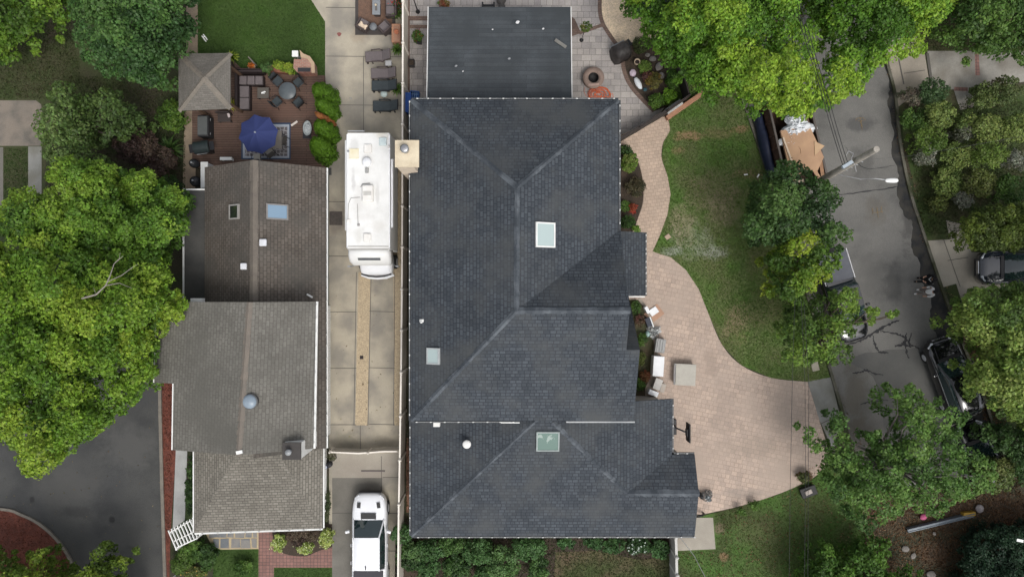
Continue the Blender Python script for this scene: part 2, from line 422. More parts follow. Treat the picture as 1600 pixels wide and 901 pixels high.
def px2(x, y): p = P(x, y); return p.x, p.y
def sp(x, y, rx, ry, c, st): a, b = px2(x, y); return (a, b, S(rx), S(ry), c, st)
lawn_m = mk('lawn', (.034, .074, .010), (.050, .088, .018), scale=1.0, fine=.35, fscale=16, bump=.5, big=(.5, (.030, .058, .010)))
lawnR_m = mk('lawn_worn', (.072, .142, .025), (.095, .145, .042), scale=.9, fine=.35, fscale=16, bump=.5, big=(.45, (.115, .128, .052)),
    spots=[sp(1075, 212, 26, 9, (.30, .19, .11), .8), sp(1120, 208, 26, 12, (.20, .16, .08), .6), sp(1157, 202, 14, 9, (.28, .17, .10), .8), sp(1060, 235, 14, 8, (.26, .17, .10), .6), sp(1170, 272, 30, 10, (.20, .14, .08), .6),
           sp(1085, 375, 45, 34, (.26, .27, .20), .5), sp(1068, 350, 22, 42, (.26, .22, .14), .6), sp(1110, 395, 30, 12, (.34, .35, .31), .5), sp(1052, 392, 20, 8, (.34, .35, .31), .5), sp(1120, 300, 50, 40, (.20, .17, .10), .6),
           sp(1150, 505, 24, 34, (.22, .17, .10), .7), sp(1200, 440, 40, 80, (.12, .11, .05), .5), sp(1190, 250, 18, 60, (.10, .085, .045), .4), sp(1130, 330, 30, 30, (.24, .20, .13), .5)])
lawnB_m = mk('lawn_front', (.056, .118, .020), (.074, .125, .032), scale=1.0, fine=.35, fscale=16, bump=.5, big=(.5, (.05, .062, .02)),
    spots=[sp(1125, 826, 10, 9, (.16, .12, .08), .8), sp(1130, 870, 7, 7, (.20, .13, .07), .9), sp(1180, 830, 40, 25, (.09, .075, .04), .4), sp(1250, 820, 60, 60, (.05, .07, .02), .5)])
conc_m = mk('concrete', (.41, .365, .285), (.34, .305, .24), scale=.7, fine=.10, fscale=30, bump=.15, big=(.6, (.24, .22, .185)),
    spots=[sp(525, 345, 20, 22, (.16, .13, .11), .5), sp(545, 690, 25, 20, (.17, .16, .12), .5), sp(560, 55, 16, 16, (.25, .19, .13), .4), sp(600, 690, 20, 10, (.2, .18, .14), .4)])
conc2_m = mk('concrete_pale', (.36, .33, .275), (.31, .285, .24), scale=.9, fine=.10, fscale=30, bump=.15, big=(.6, (.28, .25, .21)))
concg_m = mk('concrete_grey', (.25, .25, .235), (.20, .20, .185), scale=.8, fine=.12, fscale=30, bump=.15, big=(.7, (.17, .165, .14)))
concd_m = mk('concrete_dark', (.165, .155, .135), (.13, .122, .105), scale=.8, fine=.12, fscale=30, bump=.15)
asph_m = mk('asphalt', (.135, .131, .122), (.102, .100, .094), scale=.7, fine=.36, fscale=45, bump=.35, big=(.3, (.155, .150, .139)), contrast=(.42, .62),
    spots=[sp(1370, 330, 22, 30, (.10, .09, .075), .5), sp(1345, 195, 30, 14, (.05, .05, .05), .6), sp(1340, 690, 45, 45, (.10, .085, .07), .5), sp(1335, 620, 24, 60, (.10, .088, .07), .6), sp(1290, 430, 14, 70, (.05, .049, .046), .5), sp(1420, 330, 12, 80, (.055, .053, .05), .6), sp(1360, 430, 30, 40, (.10, .097, .09), .5), sp(1310, 140, 20, 50, (.11, .108, .10), .5), sp(1395, 440, 16, 40, (.05, .05, .048), .5), sp(1345, 250, 24, 24, (.055, .054, .05), .4)])
asph2_m = mk('asphalt_drive', (.052, .053, .053), (.040, .041, .041), scale=.5, fine=.38, fscale=45, bump=.3, big=(.4, (.064, .064, .061)), contrast=(.42, .62), spots=[sp(205, 700, 50, 40, (.085, .084, .08), .6), sp(110, 760, 60, 30, (.075, .074, .07), .5), sp(180, 840, 30, 40, (.08, .079, .075), .5), sp(175, 812, 5, 5, (.02, .02, .02), .8), sp(50, 780, 4, 5, (.02, .02, .02), .8), sp(120, 800, 30, 12, (.032, .032, .032), .6)])
asphd_m = mk('asphalt_sealed', (.024, .025, .027), (.016, .017, .018), scale=2, fine=.3, fscale=40, bump=.3, big=(1.6, (.045, .042, .036)))
gravel_m = mk('gravel', (.45, .36, .24), (.37, .30, .205), scale=5, fine=.28, fscale=14, bump=.8)
gravel2_m = mk('pale_gravel', (.70, .56, .39), (.56, .45, .33), scale=2, fine=.3, fscale=13, bump=.5)
mulch_m = mk('red_mulch', (.15, .048, .032), (.10, .036, .026), scale=3, fine=.45, fscale=16, bump=.8)
dirt_m = mk('bare_soil', (.060, .042, .030), (.036, .028, .020), scale=2, fine=.4, fscale=18, bump=.7)
litter_m = mk('leaf_litter', (.085, .052, .030), (.050, .036, .024), scale=1.6, fine=.55, fscale=9, bump=.8, big=(.5, (.035, .038, .02)))
paver_m = brick('patio_paver', (.37, .34, .315), (.27, .25, .24), (.17, .155, .145), .58, .36, .012, off=.37, var=.12, squash=.62, sq_f=2, rot=0)
pink_m = brick('drive_paver', (.47, .365, .295), (.37, .295, .245), (.25, .20, .165), .34, .25, .010, off=.43, var=.10, squash=.7, sq_f=3, rot=12, ramp_rng=(.3, .7), big=(.35, (.36, .29, .24)), spots=[sp(1180, 700, 60, 20, (.27, .22, .18), .5), sp(1130, 640, 26, 60, (.30, .24, .2), .5), sp(1230, 640, 30, 50, (.30, .25, .21), .5), sp(1110, 560, 14, 30, (.28, .22, .18), .5), sp(1160, 770, 50, 8, (.26, .22, .19), .5)])
pinkp_m = brick('path_paver', (.47, .36, .28), (.39, .305, .24), (.28, .215, .17), .26, .2, .010, off=.43, var=.08, rot=-8, ramp_rng=(.3, .7))
redbr_m = brick('red_paver', (.245, .13, .11), (.19, .105, .09), (.10, .075, .065), .20, .20, .014, off=0, var=.1, bump=.4)
band_m = brick('border_brick', (.17, .115, .09), (.13, .09, .075), (.08, .06, .05), .22, .11, .008, off=.5, var=.15)
flag_m = mk('flagstone_mortar', (.40, .32, .20), (.33, .27, .18), scale=3, fine=.12, fscale=30, bump=.2)

ground('back_lawn', [(300, -110), (470, -110), (486, 0), (508, 34), (508, 118), (300, 118)], .004, lawn_m)
ground('neighbour_lawn', [(-140, 70), (60, 70), (160, 60), (200, 150), (110, 170), (72, 240), (70, 330), (-140, 330)], .004, mk('shady_lawn', (.036, .052, .015), (.052, .05, .025), scale=1, fine=.4, fscale=14, bump=.6))
ground('concrete_slab', smoothpoly([(-140, 157), (56, 157), (64, 163), (66, 175), (66, 228), (-140, 228)], 1), .010, mk('slab_grey', (.155, .14, .12), (.115, .105, .09), scale=1.3, fine=.15, bump=.2, big=(.9, (.20, .17, .14))))
ground('garden_path', [(44, 229), (65, 229), (65, 340), (44, 340)], .012, concg_m)
ground('house_path', [(-140, 230), (5, 230), (5, 335), (-140, 335)], .012, concd_m)
MBj = MB()
ground('side_path', [(291, -110), (309, -110), (309, 89), (305, 300), (285, 300), (291, 88)], .012, mk('tan_path', (.30, .235, .165), (.24, .19, .14), scale=2, fine=.2, fscale=25, bump=.3))
# driveway between the houses
ground('driveway', [(470, -110), (634, -110), (620, 1010), (514, 1010), (514, 262), (516, 250), (508, 118), (508, 34), (486, 0)], .008, conc_m)
ground('driveway_gravel_strip', [(560, 425), (579, 425), (574, 664), (555, 664)], .014, gravel_m)
ground('fence_gravel_strip', [(614, 262), (631, 262), (627, 664), (616, 664)], .014, gravel_m)
ground('pale_apron', [(516, 708), (622, 708), (620, 746), (519, 746)], .014, conc2_m)
ground('parking_bay', [(519, 746), (597, 746), (596, 1010), (519, 1010)], .014, concd_m)
jo = MB()
def joint(a, b, wd=.035, z=.018):
    a = Vector(px2(*a)); b = Vector(px2(*b)); t = (b-a).normalized(); n = Vector((-t.y, t.x))*wd/2
    joint.k = getattr(joint, 'k', 0)+.0004; jo.sheet([(a+n), (b+n), (b-n), (a-n)], z+joint.k)
for y in (12, 88, 164, 315, 400): joint((509 if y < 240 else 514, y), (628 if y < 300 else 612, y+1))
for y in (487, 575, 663):
    joint((513, y), (557, y)); joint((577, y-1), (617, y))
for a, b in (((568, 88), (568, 205)), ((557, 425), (553, 664)), ((580, 425), (575, 664)), ((617, 425), (615, 664)), ((563, 664), (563, 705)), ((596, 712), (596, 900)), ((598, 745), (622, 745)), ((598, 801), (621, 801)), ((597, 860), (621, 860)), ((519, 801), (560, 801))): joint(a, b)
tag(jo.build('driveway_joint', flat('joint_dark', (.10, .092, .08))), kind='structure')
# lower left asphalt court and mulch island
ground('asphalt_court', [(-140, 520), (250, 520), (250, 600), (252, 760), (262, 1010), (-140, 1010)], .006, asph2_m)
isl = smoothpoly([(-140, 788), (0, 794), (34, 803), (62, 817), (88, 840), (108, 868), (120, 905), (128, 1010)], 4)
ground('mulch_island', isl+[(-140, 1010)], .05, mulch_m)
kerbL_m = mk('kerb_stone', (.20, .18, .15), (.15, .135, .115), scale=3, fine=.2, bump=.3)
tag(strip([px2(*p) for p in isl], .16, 0, .11).build('island_kerb', kerbL_m), kind='structure')
tag(strip([px2(*p) for p in ((250, 520), (251, 640), (254, 760), (262, 1010))], .18, 0, .11).build('court_kerb', kerbL_m), kind='structure')
ground('mulch_strip', [(253, 560), (277, 560), (275, 708), (267, 830), (262, 1010), (255, 760)], .03, mulch_m)
ground('side_slab', [(275, 700), (293, 700), (289, 812), (270, 826)], .035, mk('side_slab', (.36, .36, .35), (.30, .30, .29), scale=1.5, fine=.12, bump=.2))
# front garden of the left house
ground('front_lawn', [(333, 850), (404, 850), (404, 1010), (333, 1010)], .010, lawn_m)
ground('front_lawn', [(428, 886), (519, 886), (519, 1010), (428, 1010)], .010, lawn_m)
ground('brick_walk', smoothpoly([(404, 825), (425, 825)], 1)+smoothpoly([(426, 836), (433, 856), (450, 866), (478, 868), (498, 860), (519, 854)], 4)+[(519, 886), (428, 886), (428, 1010), (404, 1010)], .016, redbr_m)
ground('planting_bed', [(424, 818), (519, 818), (519, 856), (498, 864), (470, 870), (446, 866), (430, 856), (422, 838)], .012, dirt_m)
ground('flagstone_path', smoothpoly([(318, 826), (404, 826), (404, 857), (345, 858), (330, 850)], 1), .014, flag_m)
fs = MB(); r_ = random.Random(5)
for row, (ya, yb) in enumerate(((827, 839), (841, 855))):
    x = 327+row*6
    while x < 400:
        wd = r_.uniform(8, 15); x1 = min(x+wd, 402); j = lambda: r_.uniform(-1.2, 1.2)
        fs.prism(W([(x+j(), ya+j()*.5), (x1+j(), ya+j()*.5), (x1+j(), yb+j()*.6), (x+j(), yb+j()*.6)]), .014, .032); x = x1+2
tag(fs.build('flagstones', mk('slate', (.13, .14, .15), (.20, .19, .175), scale=.9, fine=.15, bump=.2, contrast=(.45, .55))), kind='structure')
# narrow side yard by the large house
ground('side_yard', [(628, 140), (660, 140), (660, 850), (620, 850)], .006, mk('side_yard_soil', (.06, .048, .032), (.035, .035, .02), scale=1, fine=.4, fscale=12, bump=.6))
ground('red_brick_edge', [(635, 684), (643, 684), (643, 800), (635, 800)], .012, mk('edge_brick', (.24, .12, .08), (.17, .09, .06), scale=3, fine=.3, fscale=10, bump=.4))
ground('shrub_bed', [(618, 830), (1052, 830), (1052, 1010), (616, 1010)], .008, dirt_m)
ground('bare_lawn', smoothpoly([(868, 862), (930, 860), (1000, 874), (1046, 868), (1050, 1010), (860, 1010)], 1), .014,
       mk('bare_lawn', (.075, .072, .032), (.11, .075, .048), scale=.8, fine=.4, fscale=14, bump=.6, big=(.5, (.045, .062, .018))))
# patio
ground('patio', [(632, -110), (1050, -110), (1050, 150), (1026, 186), (966, 220), (880, 240), (880, 170), (632, 170)], .010, paver_m)
def bandstrip(px, wd, z=.014, mat=None, name='brick_band'):
    tag(strip([px2(*p) for p in px], wd, z-.006, z+.004).build(name, mat or band_m), kind='structure')
cur = smoothpoly([(940, -110), (941, -30), (937, 8), (941, 35), (956, 60), (971, 82), (975, 110), (988, 138), (1022, 174)], 5)
gb = cur[:30]
ground('gravel_bed', cur[:24]+[(1015, 80), (1060, 40), (1060, -110)], .016, gravel2_m)
ground('patio_bed', cur[22:]+[(1044, 166), (1062, 152), (1062, 60), (1010, 60), (975, 70)], .018, dirt_m)
bandstrip(cur, .23, .024)
bandstrip([(905, 52), (945, 38)], .2, .017); bandstrip([(638, -110), (638, 180)], .18, .017); bandstrip([(640, 29), (672, 29)], .26, .017); bandstrip([(640, 42), (672, 42)], .22, .018)
ground('brick_wedge', [(885, 20), (898, 30), (908, 52), (885, 60)], .019, band_m)
# path and driveway in pink pavers
ground('garden_walk', [(960, 214), (1000, 199), (1022, 182), (1042, 170)]+smoothpoly([(1044, 188), (1047, 204), (1036, 224), (1034, 248), (1043, 275), (1048, 303), (1043, 335), (1031, 368), (1019, 394)], 5)+[(1012, 420), (960, 420)], .012, pinkp_m)
dr = [(960, 392)]+[(1019, 393)]+smoothpoly([(1022, 393), (1048, 402), (1072, 422), (1092, 452), (1107, 490), (1128, 538), (1158, 570), (1205, 590), (1262, 596)], 5)+[(1280, 655), (1299, 716)]+smoothpoly([(1297, 720), (1272, 745), (1222, 769), (1160, 789), (1098, 803)], 4)+[(1040, 803), (960, 640)]
ground('paved_driveway', dr, .016, pink_m)
bandstrip(smoothpoly([(966, 222), (985, 226), (1000, 245), (1008, 275), (1009, 310), (1001, 340), (988, 364)], 5), .22, .024, pinkp_m, 'walk_border')
ground('driveway_apron', [(1261, 594), (1298, 588), (1312, 648), (1303, 706), (1280, 655)], .020, concg_m)
ground('walk_bed', smoothpoly([(955, 224), (982, 230), (996, 250), (1004, 280), (1005, 312), (997, 340), (985, 365), (955, 365)], 4), .028, dirt_m)
ground('side_bed', smoothpoly([(985, 468), (1000, 470), (1010, 488), (1019, 520), (1022, 550), (1017, 585), (1008, 606)], 4)+[(1008, 628), (960, 628), (960, 468)], .028, mk('bed_mulch', (.065, .05, .028), (.035, .045, .018), scale=1.5, fine=.4, fscale=14, bump=.6))
bandstrip(smoothpoly([(998, 466), (1012, 486), (1023, 520), (1026, 550), (1021, 588), (1010, 616)], 4), .16, .04, flat('wall_stone', (.30, .26, .21)), 'bed_edge')
# right lawn
lawnR = [(1043, 170), (1048, 150), (1060, 60), (1060, -110), (1084, -110), (1111, 20), (1169, 184), (1203, 288), (1248, 425), (1297, 589), (1262, 596), (1205, 590), (1158, 570), (1128, 538), (1107, 490), (1092, 452), (1072, 422), (1048, 402), (1020, 393), (1031, 368), (1043, 335), (1048, 303), (1043, 275), (1034, 248), (1036, 224), (1047, 204)]
ground('right_lawn', lawnR, .022, lawnR_m)
lawnB = [(1056, 838), (1095, 806), (1160, 790), (1222, 770), (1272, 746), (1303, 712), (1345, 760), (1350, 840), (1330, 1010), (1056, 1010)]
ground('lower_lawn', lawnB, .012, lawnB_m)
ground('concrete_pad', [(1050, 808), (1114, 808), (1118, 857), (1050, 860)], .024, conc2_m)
# street
def ragged(pts, j=1.6):
    q = random.Random(3); return [(a+q.uniform(-j, j), b+q.uniform(-j, j)) for a, b in smoothpoly(pts, 6, True)]
SL = [(1085, -110), (1112, 20), (1170, 184), (1205, 288), (1250, 425), (1300, 590), (1318, 650), (1345, 730), (1390, 790)]
SR = [(1480, 770), (1575, 735), (1540, 620), (1508, 540), (1478, 460), (1452, 385), (1420, 300), (1404, 220), (1396, 150), (1380, 90), (1362, 20), (1345, -110)]
ground('street', SL+SR, .006, asph_m)
ground('street_patch', ragged([(1376, 60), (1384, 90), (1400, 150), (1406, 220), (1422, 300), (1446, 376), (1470, 450), (1500, 532), (1540, 640), (1575, 750), (1525, 750), (1494, 640), (1475, 560), (1461, 520), (1452, 500), (1455, 470), (1440, 440), (1436, 410), (1424, 385), (1426, 350), (1412, 335), (1402, 300), (1404, 270), (1393, 240), (1396, 205), (1388, 165), (1390, 130), (1380, 100)]), .012, asphd_m)
ground('new_asphalt', ragged([(1330, 560), (1420, 545), (1478, 560), (1530, 720), (1450, 760), (1390, 700), (1370, 600)]), .010, mk('asphalt_newer', (.088, .088, .084), (.104, .102, .095), scale=.6, fine=.2, fscale=45, bump=.3))
kerb_m = mk('street_kerb', (.15, .14, .115), (.09, .085, .065), scale=2, fine=.3, bump=.3, big=(.9, (.045, .048, .025)))
tag(strip([px2(*p) for p in SL[:7]], .16, 0, .13).build('street_kerb', kerb_m), kind='structure')
tag(strip([px2(*p) for p in smoothpoly([(1350, -110), (1366, 20), (1382, 88), (1398, 150), (1405, 220), (1421, 300), (1445, 374), (1470, 448), (1500, 530), (1536, 620), (1572, 735)], 3)], .16, 0, .13).build('street_kerb', kerb_m), kind='structure')
ck = MB(); rr = random.Random(11)
def crack(px, wd):
    pts = smoothpoly([tuple(px2(*p)) for p in px], 8); L = []; Q = []
    for i, p in enumerate(pts):
        a = Vector(pts[max(i-1, 0)]); b = Vector(pts[min(i+1, len(pts)-1)]); t = (b-a).normalized(); n = Vector((-t.y, t.x)); q = Vector(p)+n*rr.uniform(-.03, .03)
        e = wd*.7*rr.uniform(.3, 1.3)*(.35+.65*math.sin(math.pi*min(1, (i+.5)/len(pts)))); L.append(q+n*e/2); Q.append(q-n*e/2)
    crack.z += .0007
    for i in range(len(pts)-1): ck.sheet([L[i], L[i+1], Q[i+1], Q[i]], crack.z)
crack.z = .0165
for px, wd in (([(1405, 500), (1390, 506), (1375, 514), (1358, 524), (1342, 533), (1325, 538)], .28), ([(1375, 517), (1395, 520), (1412, 526), (1420, 534)], .16), ([(1364, 524), (1367, 538), (1373, 548)], .2), ([(1372, 550), (1388, 551)], .18),
               ([(1398, 541), (1412, 538), (1424, 542)], .22), ([(1416, 520), (1414, 534), (1417, 552), (1420, 560)], .22), ([(1418, 532), (1408, 536)], .2), ([(1424, 520), (1420, 536), (1430, 541), (1436, 545)], .16),
               ([(1332, 583), (1346, 581), (1353, 578), (1366, 583), (1380, 585)], .2), ([(1344, 632), (1360, 627), (1388, 625)], .11), ([(1318, 225), (1350, 262), (1400, 258)], .05), ([(1310, 305), (1350, 300), (1400, 292), (1425, 286)], .09)):
    crack(px, wd)
tag(ck.build('street_crack', flat('tar', (.022, .022, .024))), kind='structure')
mk_o = MB(); m0 = ck; ck = mk_o
for px, wd in (([(1336, 188), (1345, 184), (1353, 188)], .06), ([(1344, 184), (1346, 196), (1347, 204)], .06), ([(1340, 190), (1350, 189)], .04), ([(1363, 325), (1364, 335)], .05), ([(1370, 323), (1372, 340)], .05), ([(1377, 322), (1378, 334)], .05), ([(1364, 332), (1380, 331)], .04)): crack(px, wd)
tag(ck.build('utility_paint_mark', flat('orange_paint', (.20, .13, .05))), kind='structure'); ck = m0
tag(MB().lathe([(.0, 0), (.36, 0), (.36, .008), (0, .008)], tuple(P(1408, 655, .013)), 28).build('manhole_cover', mk('iron', (.035, .033, .032), (.06, .055, .05), scale=12, fine=.3)), kind='structure')
# right side drives and verge
ground('verge', [(1404, 155), (1470, 135), (1680, 130), (1760, 130), (1760, 420), (1520, 460), (1524, 490), (1760, 640), (1760, 1010), (1590, 760), (1552, 620), (1516, 538), (1470, 430), (1447, 374), (1430, 300), (1412, 220)], .008,
       mk('verge_grass', (.030, .052, .012), (.06, .052, .028), scale=.9, fine=.4, fscale=14, bump=.6, big=(.6, (.036, .058, .014))))
ground('top_verge', [(1362, -110), (1760, -110), (1760, 80), (1445, 82), (1390, 96), (1372, 20)], .008, mk('dry_grass', (.055, .048, .022), (.036, .045, .014), scale=.9, fine=.4, fscale=14, bump=.6))
ground('pavement', [(1376, 60), (1440, 55), (1452, 128), (1456, 140), (1440, 140), (1402, 168), (1388, 92)], .020, mk('pavement', (.30, .265, .215), (.25, .22, .18), scale=1, fine=.12, bump=.15))
ground('side_drive', [(1449, 80), (1760, 80), (1760, 150), (1600, 128), (1530, 140), (1520, 168), (1500, 172), (1490, 140), (1455, 138)], .020, mk('side_drive', (.28, .265, .235), (.22, .21, .185), scale=1, fine=.15, bump=.15, big=(.7, (.17, .155, .13))))
ground('drive_brick_line', [(1523, 81), (1529, 81), (1531, 118), (1524, 118)], .026, redbr_m)
ground('drive_brick_line', [(1491, 136), (1512, 137), (1512, 143), (1490, 142)], .026, redbr_m)
ground('parking_drive', [(1447, 376), (1484, 374), (1478, 344), (1502, 350), (1518, 394), (1760, 394), (1760, 446), (1522, 452), (1515, 486), (1507, 486), (1494, 443), (1472, 449)], .020, conc2_m)
jo = MB(); joint((1404, 92), (1412, 132), .07, .026); joint((1412, 115), (1445, 110), .04, .026); joint((1449, 84), (1456, 134), .16, .026); joint((1474, 374), (1500, 448), .04, .026); joint((1480, 407), (1512, 402), .04, .026); joint((1281, 662), (1296, 655), .04, .026)
tag(jo.build('pavement_joint', flat('joint_dark', (.10, .092, .08))), kind='structure')
ground('leaf_litter', [(1330, 1010), (1350, 840), (1345, 760), (1400, 770), (1480, 745), (1575, 735), (1600, 760), (1760, 1010)], .012, litter_m)
# grass blades and fallen leaves
gp = .055
grass('grass', [lawnR], 60000, [(.055, .12, .014), (.085, .165, .022), (.12, .18, .034), (.16, .17, .07)], .05, 3, .02, sz=.08)
grass('grass', [lawnB], 26000, [(.04, .085, .010), (.062, .12, .016), (.10, .13, .038)], .05, 4, .01, sz=.08, holes=[[(1050, 800), (1116, 800), (1120, 859), (1050, 862)]])
grass('grass', [[(309, -60), (480, -60), (486, 0), (508, 34), (508, 118), (309, 100)], [(333, 858), (403, 858), (403, 960), (333, 960)], [(429, 887), (518, 887), (518, 960), (429, 960)], [(6, 232), (43, 232), (43, 320), (6, 320)]], 34000, [(.025, .06, .008), (.04, .085, .012), (.055, .10, .016)], .04, 5, .005, sz=.07)
grass('weeds', [[(-60, 60), (110, 30), (130, 130), (70, 155), (-60, 155)], [(100, 120), (290, 120), (290, 300), (70, 300)], [(628, 160), (640, 160), (640, 830), (626, 830)], [(645, 838), (1050, 838), (1050, 960), (640, 960)], [(1415, 165), (1760, 150), (1760, 330), (1440, 370)], [(1456, 0), (1680, 0), (1680, 78), (1446, 80)]], 60000, [(.03, .045, .012), (.05, .07, .016), (.07, .08, .03), (.09, .07, .04)], .10, 6, .005, sz=.11)
grass('fallen_leaves', [[(1330, 960), (1350, 840), (1345, 760), (1400, 770), (1480, 745), (1575, 735), (1680, 900), (1680, 960)], [(1490, 470), (1515, 470), (1600, 760), (1560, 760)]], 20000, [(.06, .035, .018), (.12, .07, .035), (.18, .09, .04), (.25, .17, .10)], .06, 7, .012, sz=.13)
grass('fallen_leaves', [[(1382, 95), (1392, 95), (1412, 220), (1450, 370), (1440, 380), (1402, 240)], [(1470, 440), (1480, 440), (1560, 640), (1545, 640)], [(1170, 184), (1176, 184), (1300, 590), (1350, 700), (1340, 700)], lawnB, [(1255, 735), (1300, 715), (1310, 735), (1260, 752)]], 2600, [(.10, .06, .03), (.2, .11, .05), (.26, .2, .12)], .03, 8, .02, sz=.13, holes=[[(1050, 800), (1118, 800), (1122, 860), (1050, 864)]])
grass('fallen_leaves', [[(0, 700), (160, 700), (250, 610), (254, 880), (120, 890), (60, 800), (0, 785)], [(255, 600), (275, 600), (262, 860)], [(516, 430), (612, 430), (618, 700), (516, 700)]], 170, [(.25, .22, .1), (.16, .10, .05), (.12, .14, .05)], .02, 18, .02, sz=.11)
grass('mulch_chips', [[(p[0], p[1]) for p in isl]+[(-140, 1010)], [(254, 600), (274, 600), (266, 850), (258, 850)]], 14000, [(.10, .03, .02), (.2, .07, .04), (.15, .06, .045)], .04, 9, .04, sz=.1)
# ================================================================ BUILDINGS
shM = brick('charcoal_shingle', (.040, .047, .056), (.066, .075, .086), (.025, .030, .037), .30, .185, .020, coord='UV', var=.12, bump=.5, off=.37, big=(.4, (.064, .068, .070)), squash=.8, sq_f=3, bias=-.1)
shA = brick('brown_shingle', (.092, .078, .066), (.125, .108, .092), (.060, .051, .043), .30, .18, .018, coord='UV', var=.18, bump=.6, off=.43, big=(.33, (.075, .070, .062)),
    spots=[sp(-400+800, 455, 90, 30, (.035, .034, .028), .7), (-15.2, -.6, 1.6, 3.2, (.05, .048, .042), .6)])
shB = brick('grey_shingle', (.120, .114, .100), (.150, .143, .127), (.095, .088, .076), .30, .17, .014, coord='UV', var=.12, bump=.6, off=.43, big=(.3, (.10, .096, .084)),
    spots=[(-12.3, -5.0, 2.4, 1.6, (.07, .066, .056), .8), (-10.9, -7.3, 1.2, .9, (.05, .048, .04), .8), (-12.0, -6.6, 1.6, .9, (.08, .075, .065), .5)])
shC = brick('tan_shingle', (.145, .133, .112), (.205, .19, .162), (.09, .083, .07), .30, .15, .016, coord='UV', var=.12, bump=.7, off=.43)
shF = brick('rolled_roofing', (.047, .054, .060), (.060, .067, .073), (.036, .041, .046), 2.6, .24, .012, coord='UV', var=.16, bump=.3, off=.3, big=(.5, (.042, .048, .052)))
capM = mk('cap_shingle', (.108, .121, .135), (.048, .056, .066), scale=1.1, fine=.25, fscale=30, bump=.3, contrast=(.36, .56))
capA = mk('tan_cap_shingle', (.155, .135, .112), (.125, .108, .092), scale=2, fine=.2, fscale=30, bump=.3)
whiteM = mk('white_trim', (.74, .74, .72), (.66, .66, .63), scale=3, rough=.5, fine=.05)
sidingM = brick('white_siding', (.70, .70, .68), (.66, .66, .64), (.45, .45, .44), 4.0, .16, .01, coord='Object', var=.04, bump=.4)
creamM = mk('cream_siding', (.66, .60, .50), (.58, .52, .43), scale=2, fine=.08)
stuccoM = mk('stucco', (.62, .52, .40), (.54, .45, .35), scale=2.5, fine=.12, fscale=35, bump=.3)
wallM = mk('house_wall', (.38, .35, .31), (.33, .30, .27), scale=1.5, fine=.1)
gutM = mk('dark_gutter', (.045, .05, .055), (.03, .035, .04), scale=5, rough=.4)
blackM = flat('black_metal', (.018, .018, .02), .4)
darkM = flat('dark_plastic', (.03, .03, .034), .5)
greyM = flat('grey_metal', (.30, .31, .32), .4)

def capline(a, b, wd=.26, ht=.035, tile=.30, mb=None):
    """ridge or hip cap: overlapping bent shingles along a->b"""
    mb = mb or MB(); a = Vector(a); b = Vector(b); L = (b-a).length; t = (b-a).normalized(); s = t.cross(Vector((0, 0, 1))).normalized()
    n = max(1, int(L/tile)); rq = random.Random(int(L*100))
    for i in range(n):
        p = a+t*(i*L/n); q = a+t*((i+1.12)*L/n); up = Vector((0, 0, ht+rq.uniform(0, .012))); up2 = Vector((0, 0, .012)); dr_ = Vector((0, 0, -wd*.30)); ww = wd*rq.uniform(.42, .54)
        pts = [p-s*ww+dr_+up2, p+up2, p+s*ww+dr_+up2, q+s*ww+dr_+up, q+up, q-s*ww+dr_+up]
        pts = [x+Vector((0, 0, .02)) for x in pts]
        mb.add(pts, [(0, 1, 4, 5), (1, 2, 3, 4)]); mb.add([pts[5], pts[4], pts[3], pts[3]-Vector((0, 0, .03)), pts[4]-Vector((0, 0, .03)), pts[5]-Vector((0, 0, .03))], [(0, 1, 4, 5), (1, 2, 3, 4)])
    return mb
def gutter(name, parent, off, pts, mat, r=.06, lights=None):
    mb = MB(); pts = [Vector(p) for p in pts]
    for i in range(len(pts)-1):
        a, b = pts[i], pts[i+1]; d = (b-a); c = (a+b)/2
        mb.box(c, (d.length, r*2, r*1.8), math.atan2(d.y, d.x))
    mb.build(name, mat, parent, off)
    if lights:
        q = []; rd = []; L0 = 0
        for i in range(len(pts)-1):
            a, b = pts[i], pts[i+1]; L = (b-a).length; t = (b-a).normalized(); d = lights/2
            while d < L:
                c = a+t*(d+rnd.uniform(-.08, .08))+Vector((0, 0, .10))
                for dd, r_ in ((-.06, .006), (-.035, .03), (.035, .03), (.06, .006)): q.append(c+t*dd); rd.append(r_)
                d += lights
        MB().tube(q, rd, 6).build('light_string', flat('bulb_white', (.62, .62, .60)), parent, off)
def skylight(parent, off, c, d, n, gmat, fmat, up=.12, rz=0, blind=None):
    """curb, frame and pane lying on a slope; n = slope normal, c = centre on the roof"""
    n = Vector(n).normalized(); u = Vector((0, 0, 1)).cross(n); u = u.normalized() if u.length > 1e-3 else Vector((1, 0, 0)); v = n.cross(u)
    # u runs level, v runs up the slope
    m = Matrix((u, v, n)).transposed().to_4x4(); c = Vector(c)
    def bx(mb, o, s):
        t = MB().box(o, s); mb.add([c+m.to_3x3() @ Vector(p) for p in t.v], t.f)
    fr = MB(); a, b = d; wd = .07
    bx(fr, (-a/2, 0, up/2), (wd, b, up)); bx(fr, (a/2, 0, up/2), (wd, b, up)); bx(fr, (0, -b/2, up/2), (a+wd, wd, up+.004)); bx(fr, (0, b/2, up/2), (a+wd, wd, up+.004))
    f = fr.build('skylight', fmat, parent, off)
    pn = MB(); bx(pn, (0, 0, up-.035), (a-wd, b-wd, .02)); pn.build('pane', gmat, f, off)
    return f

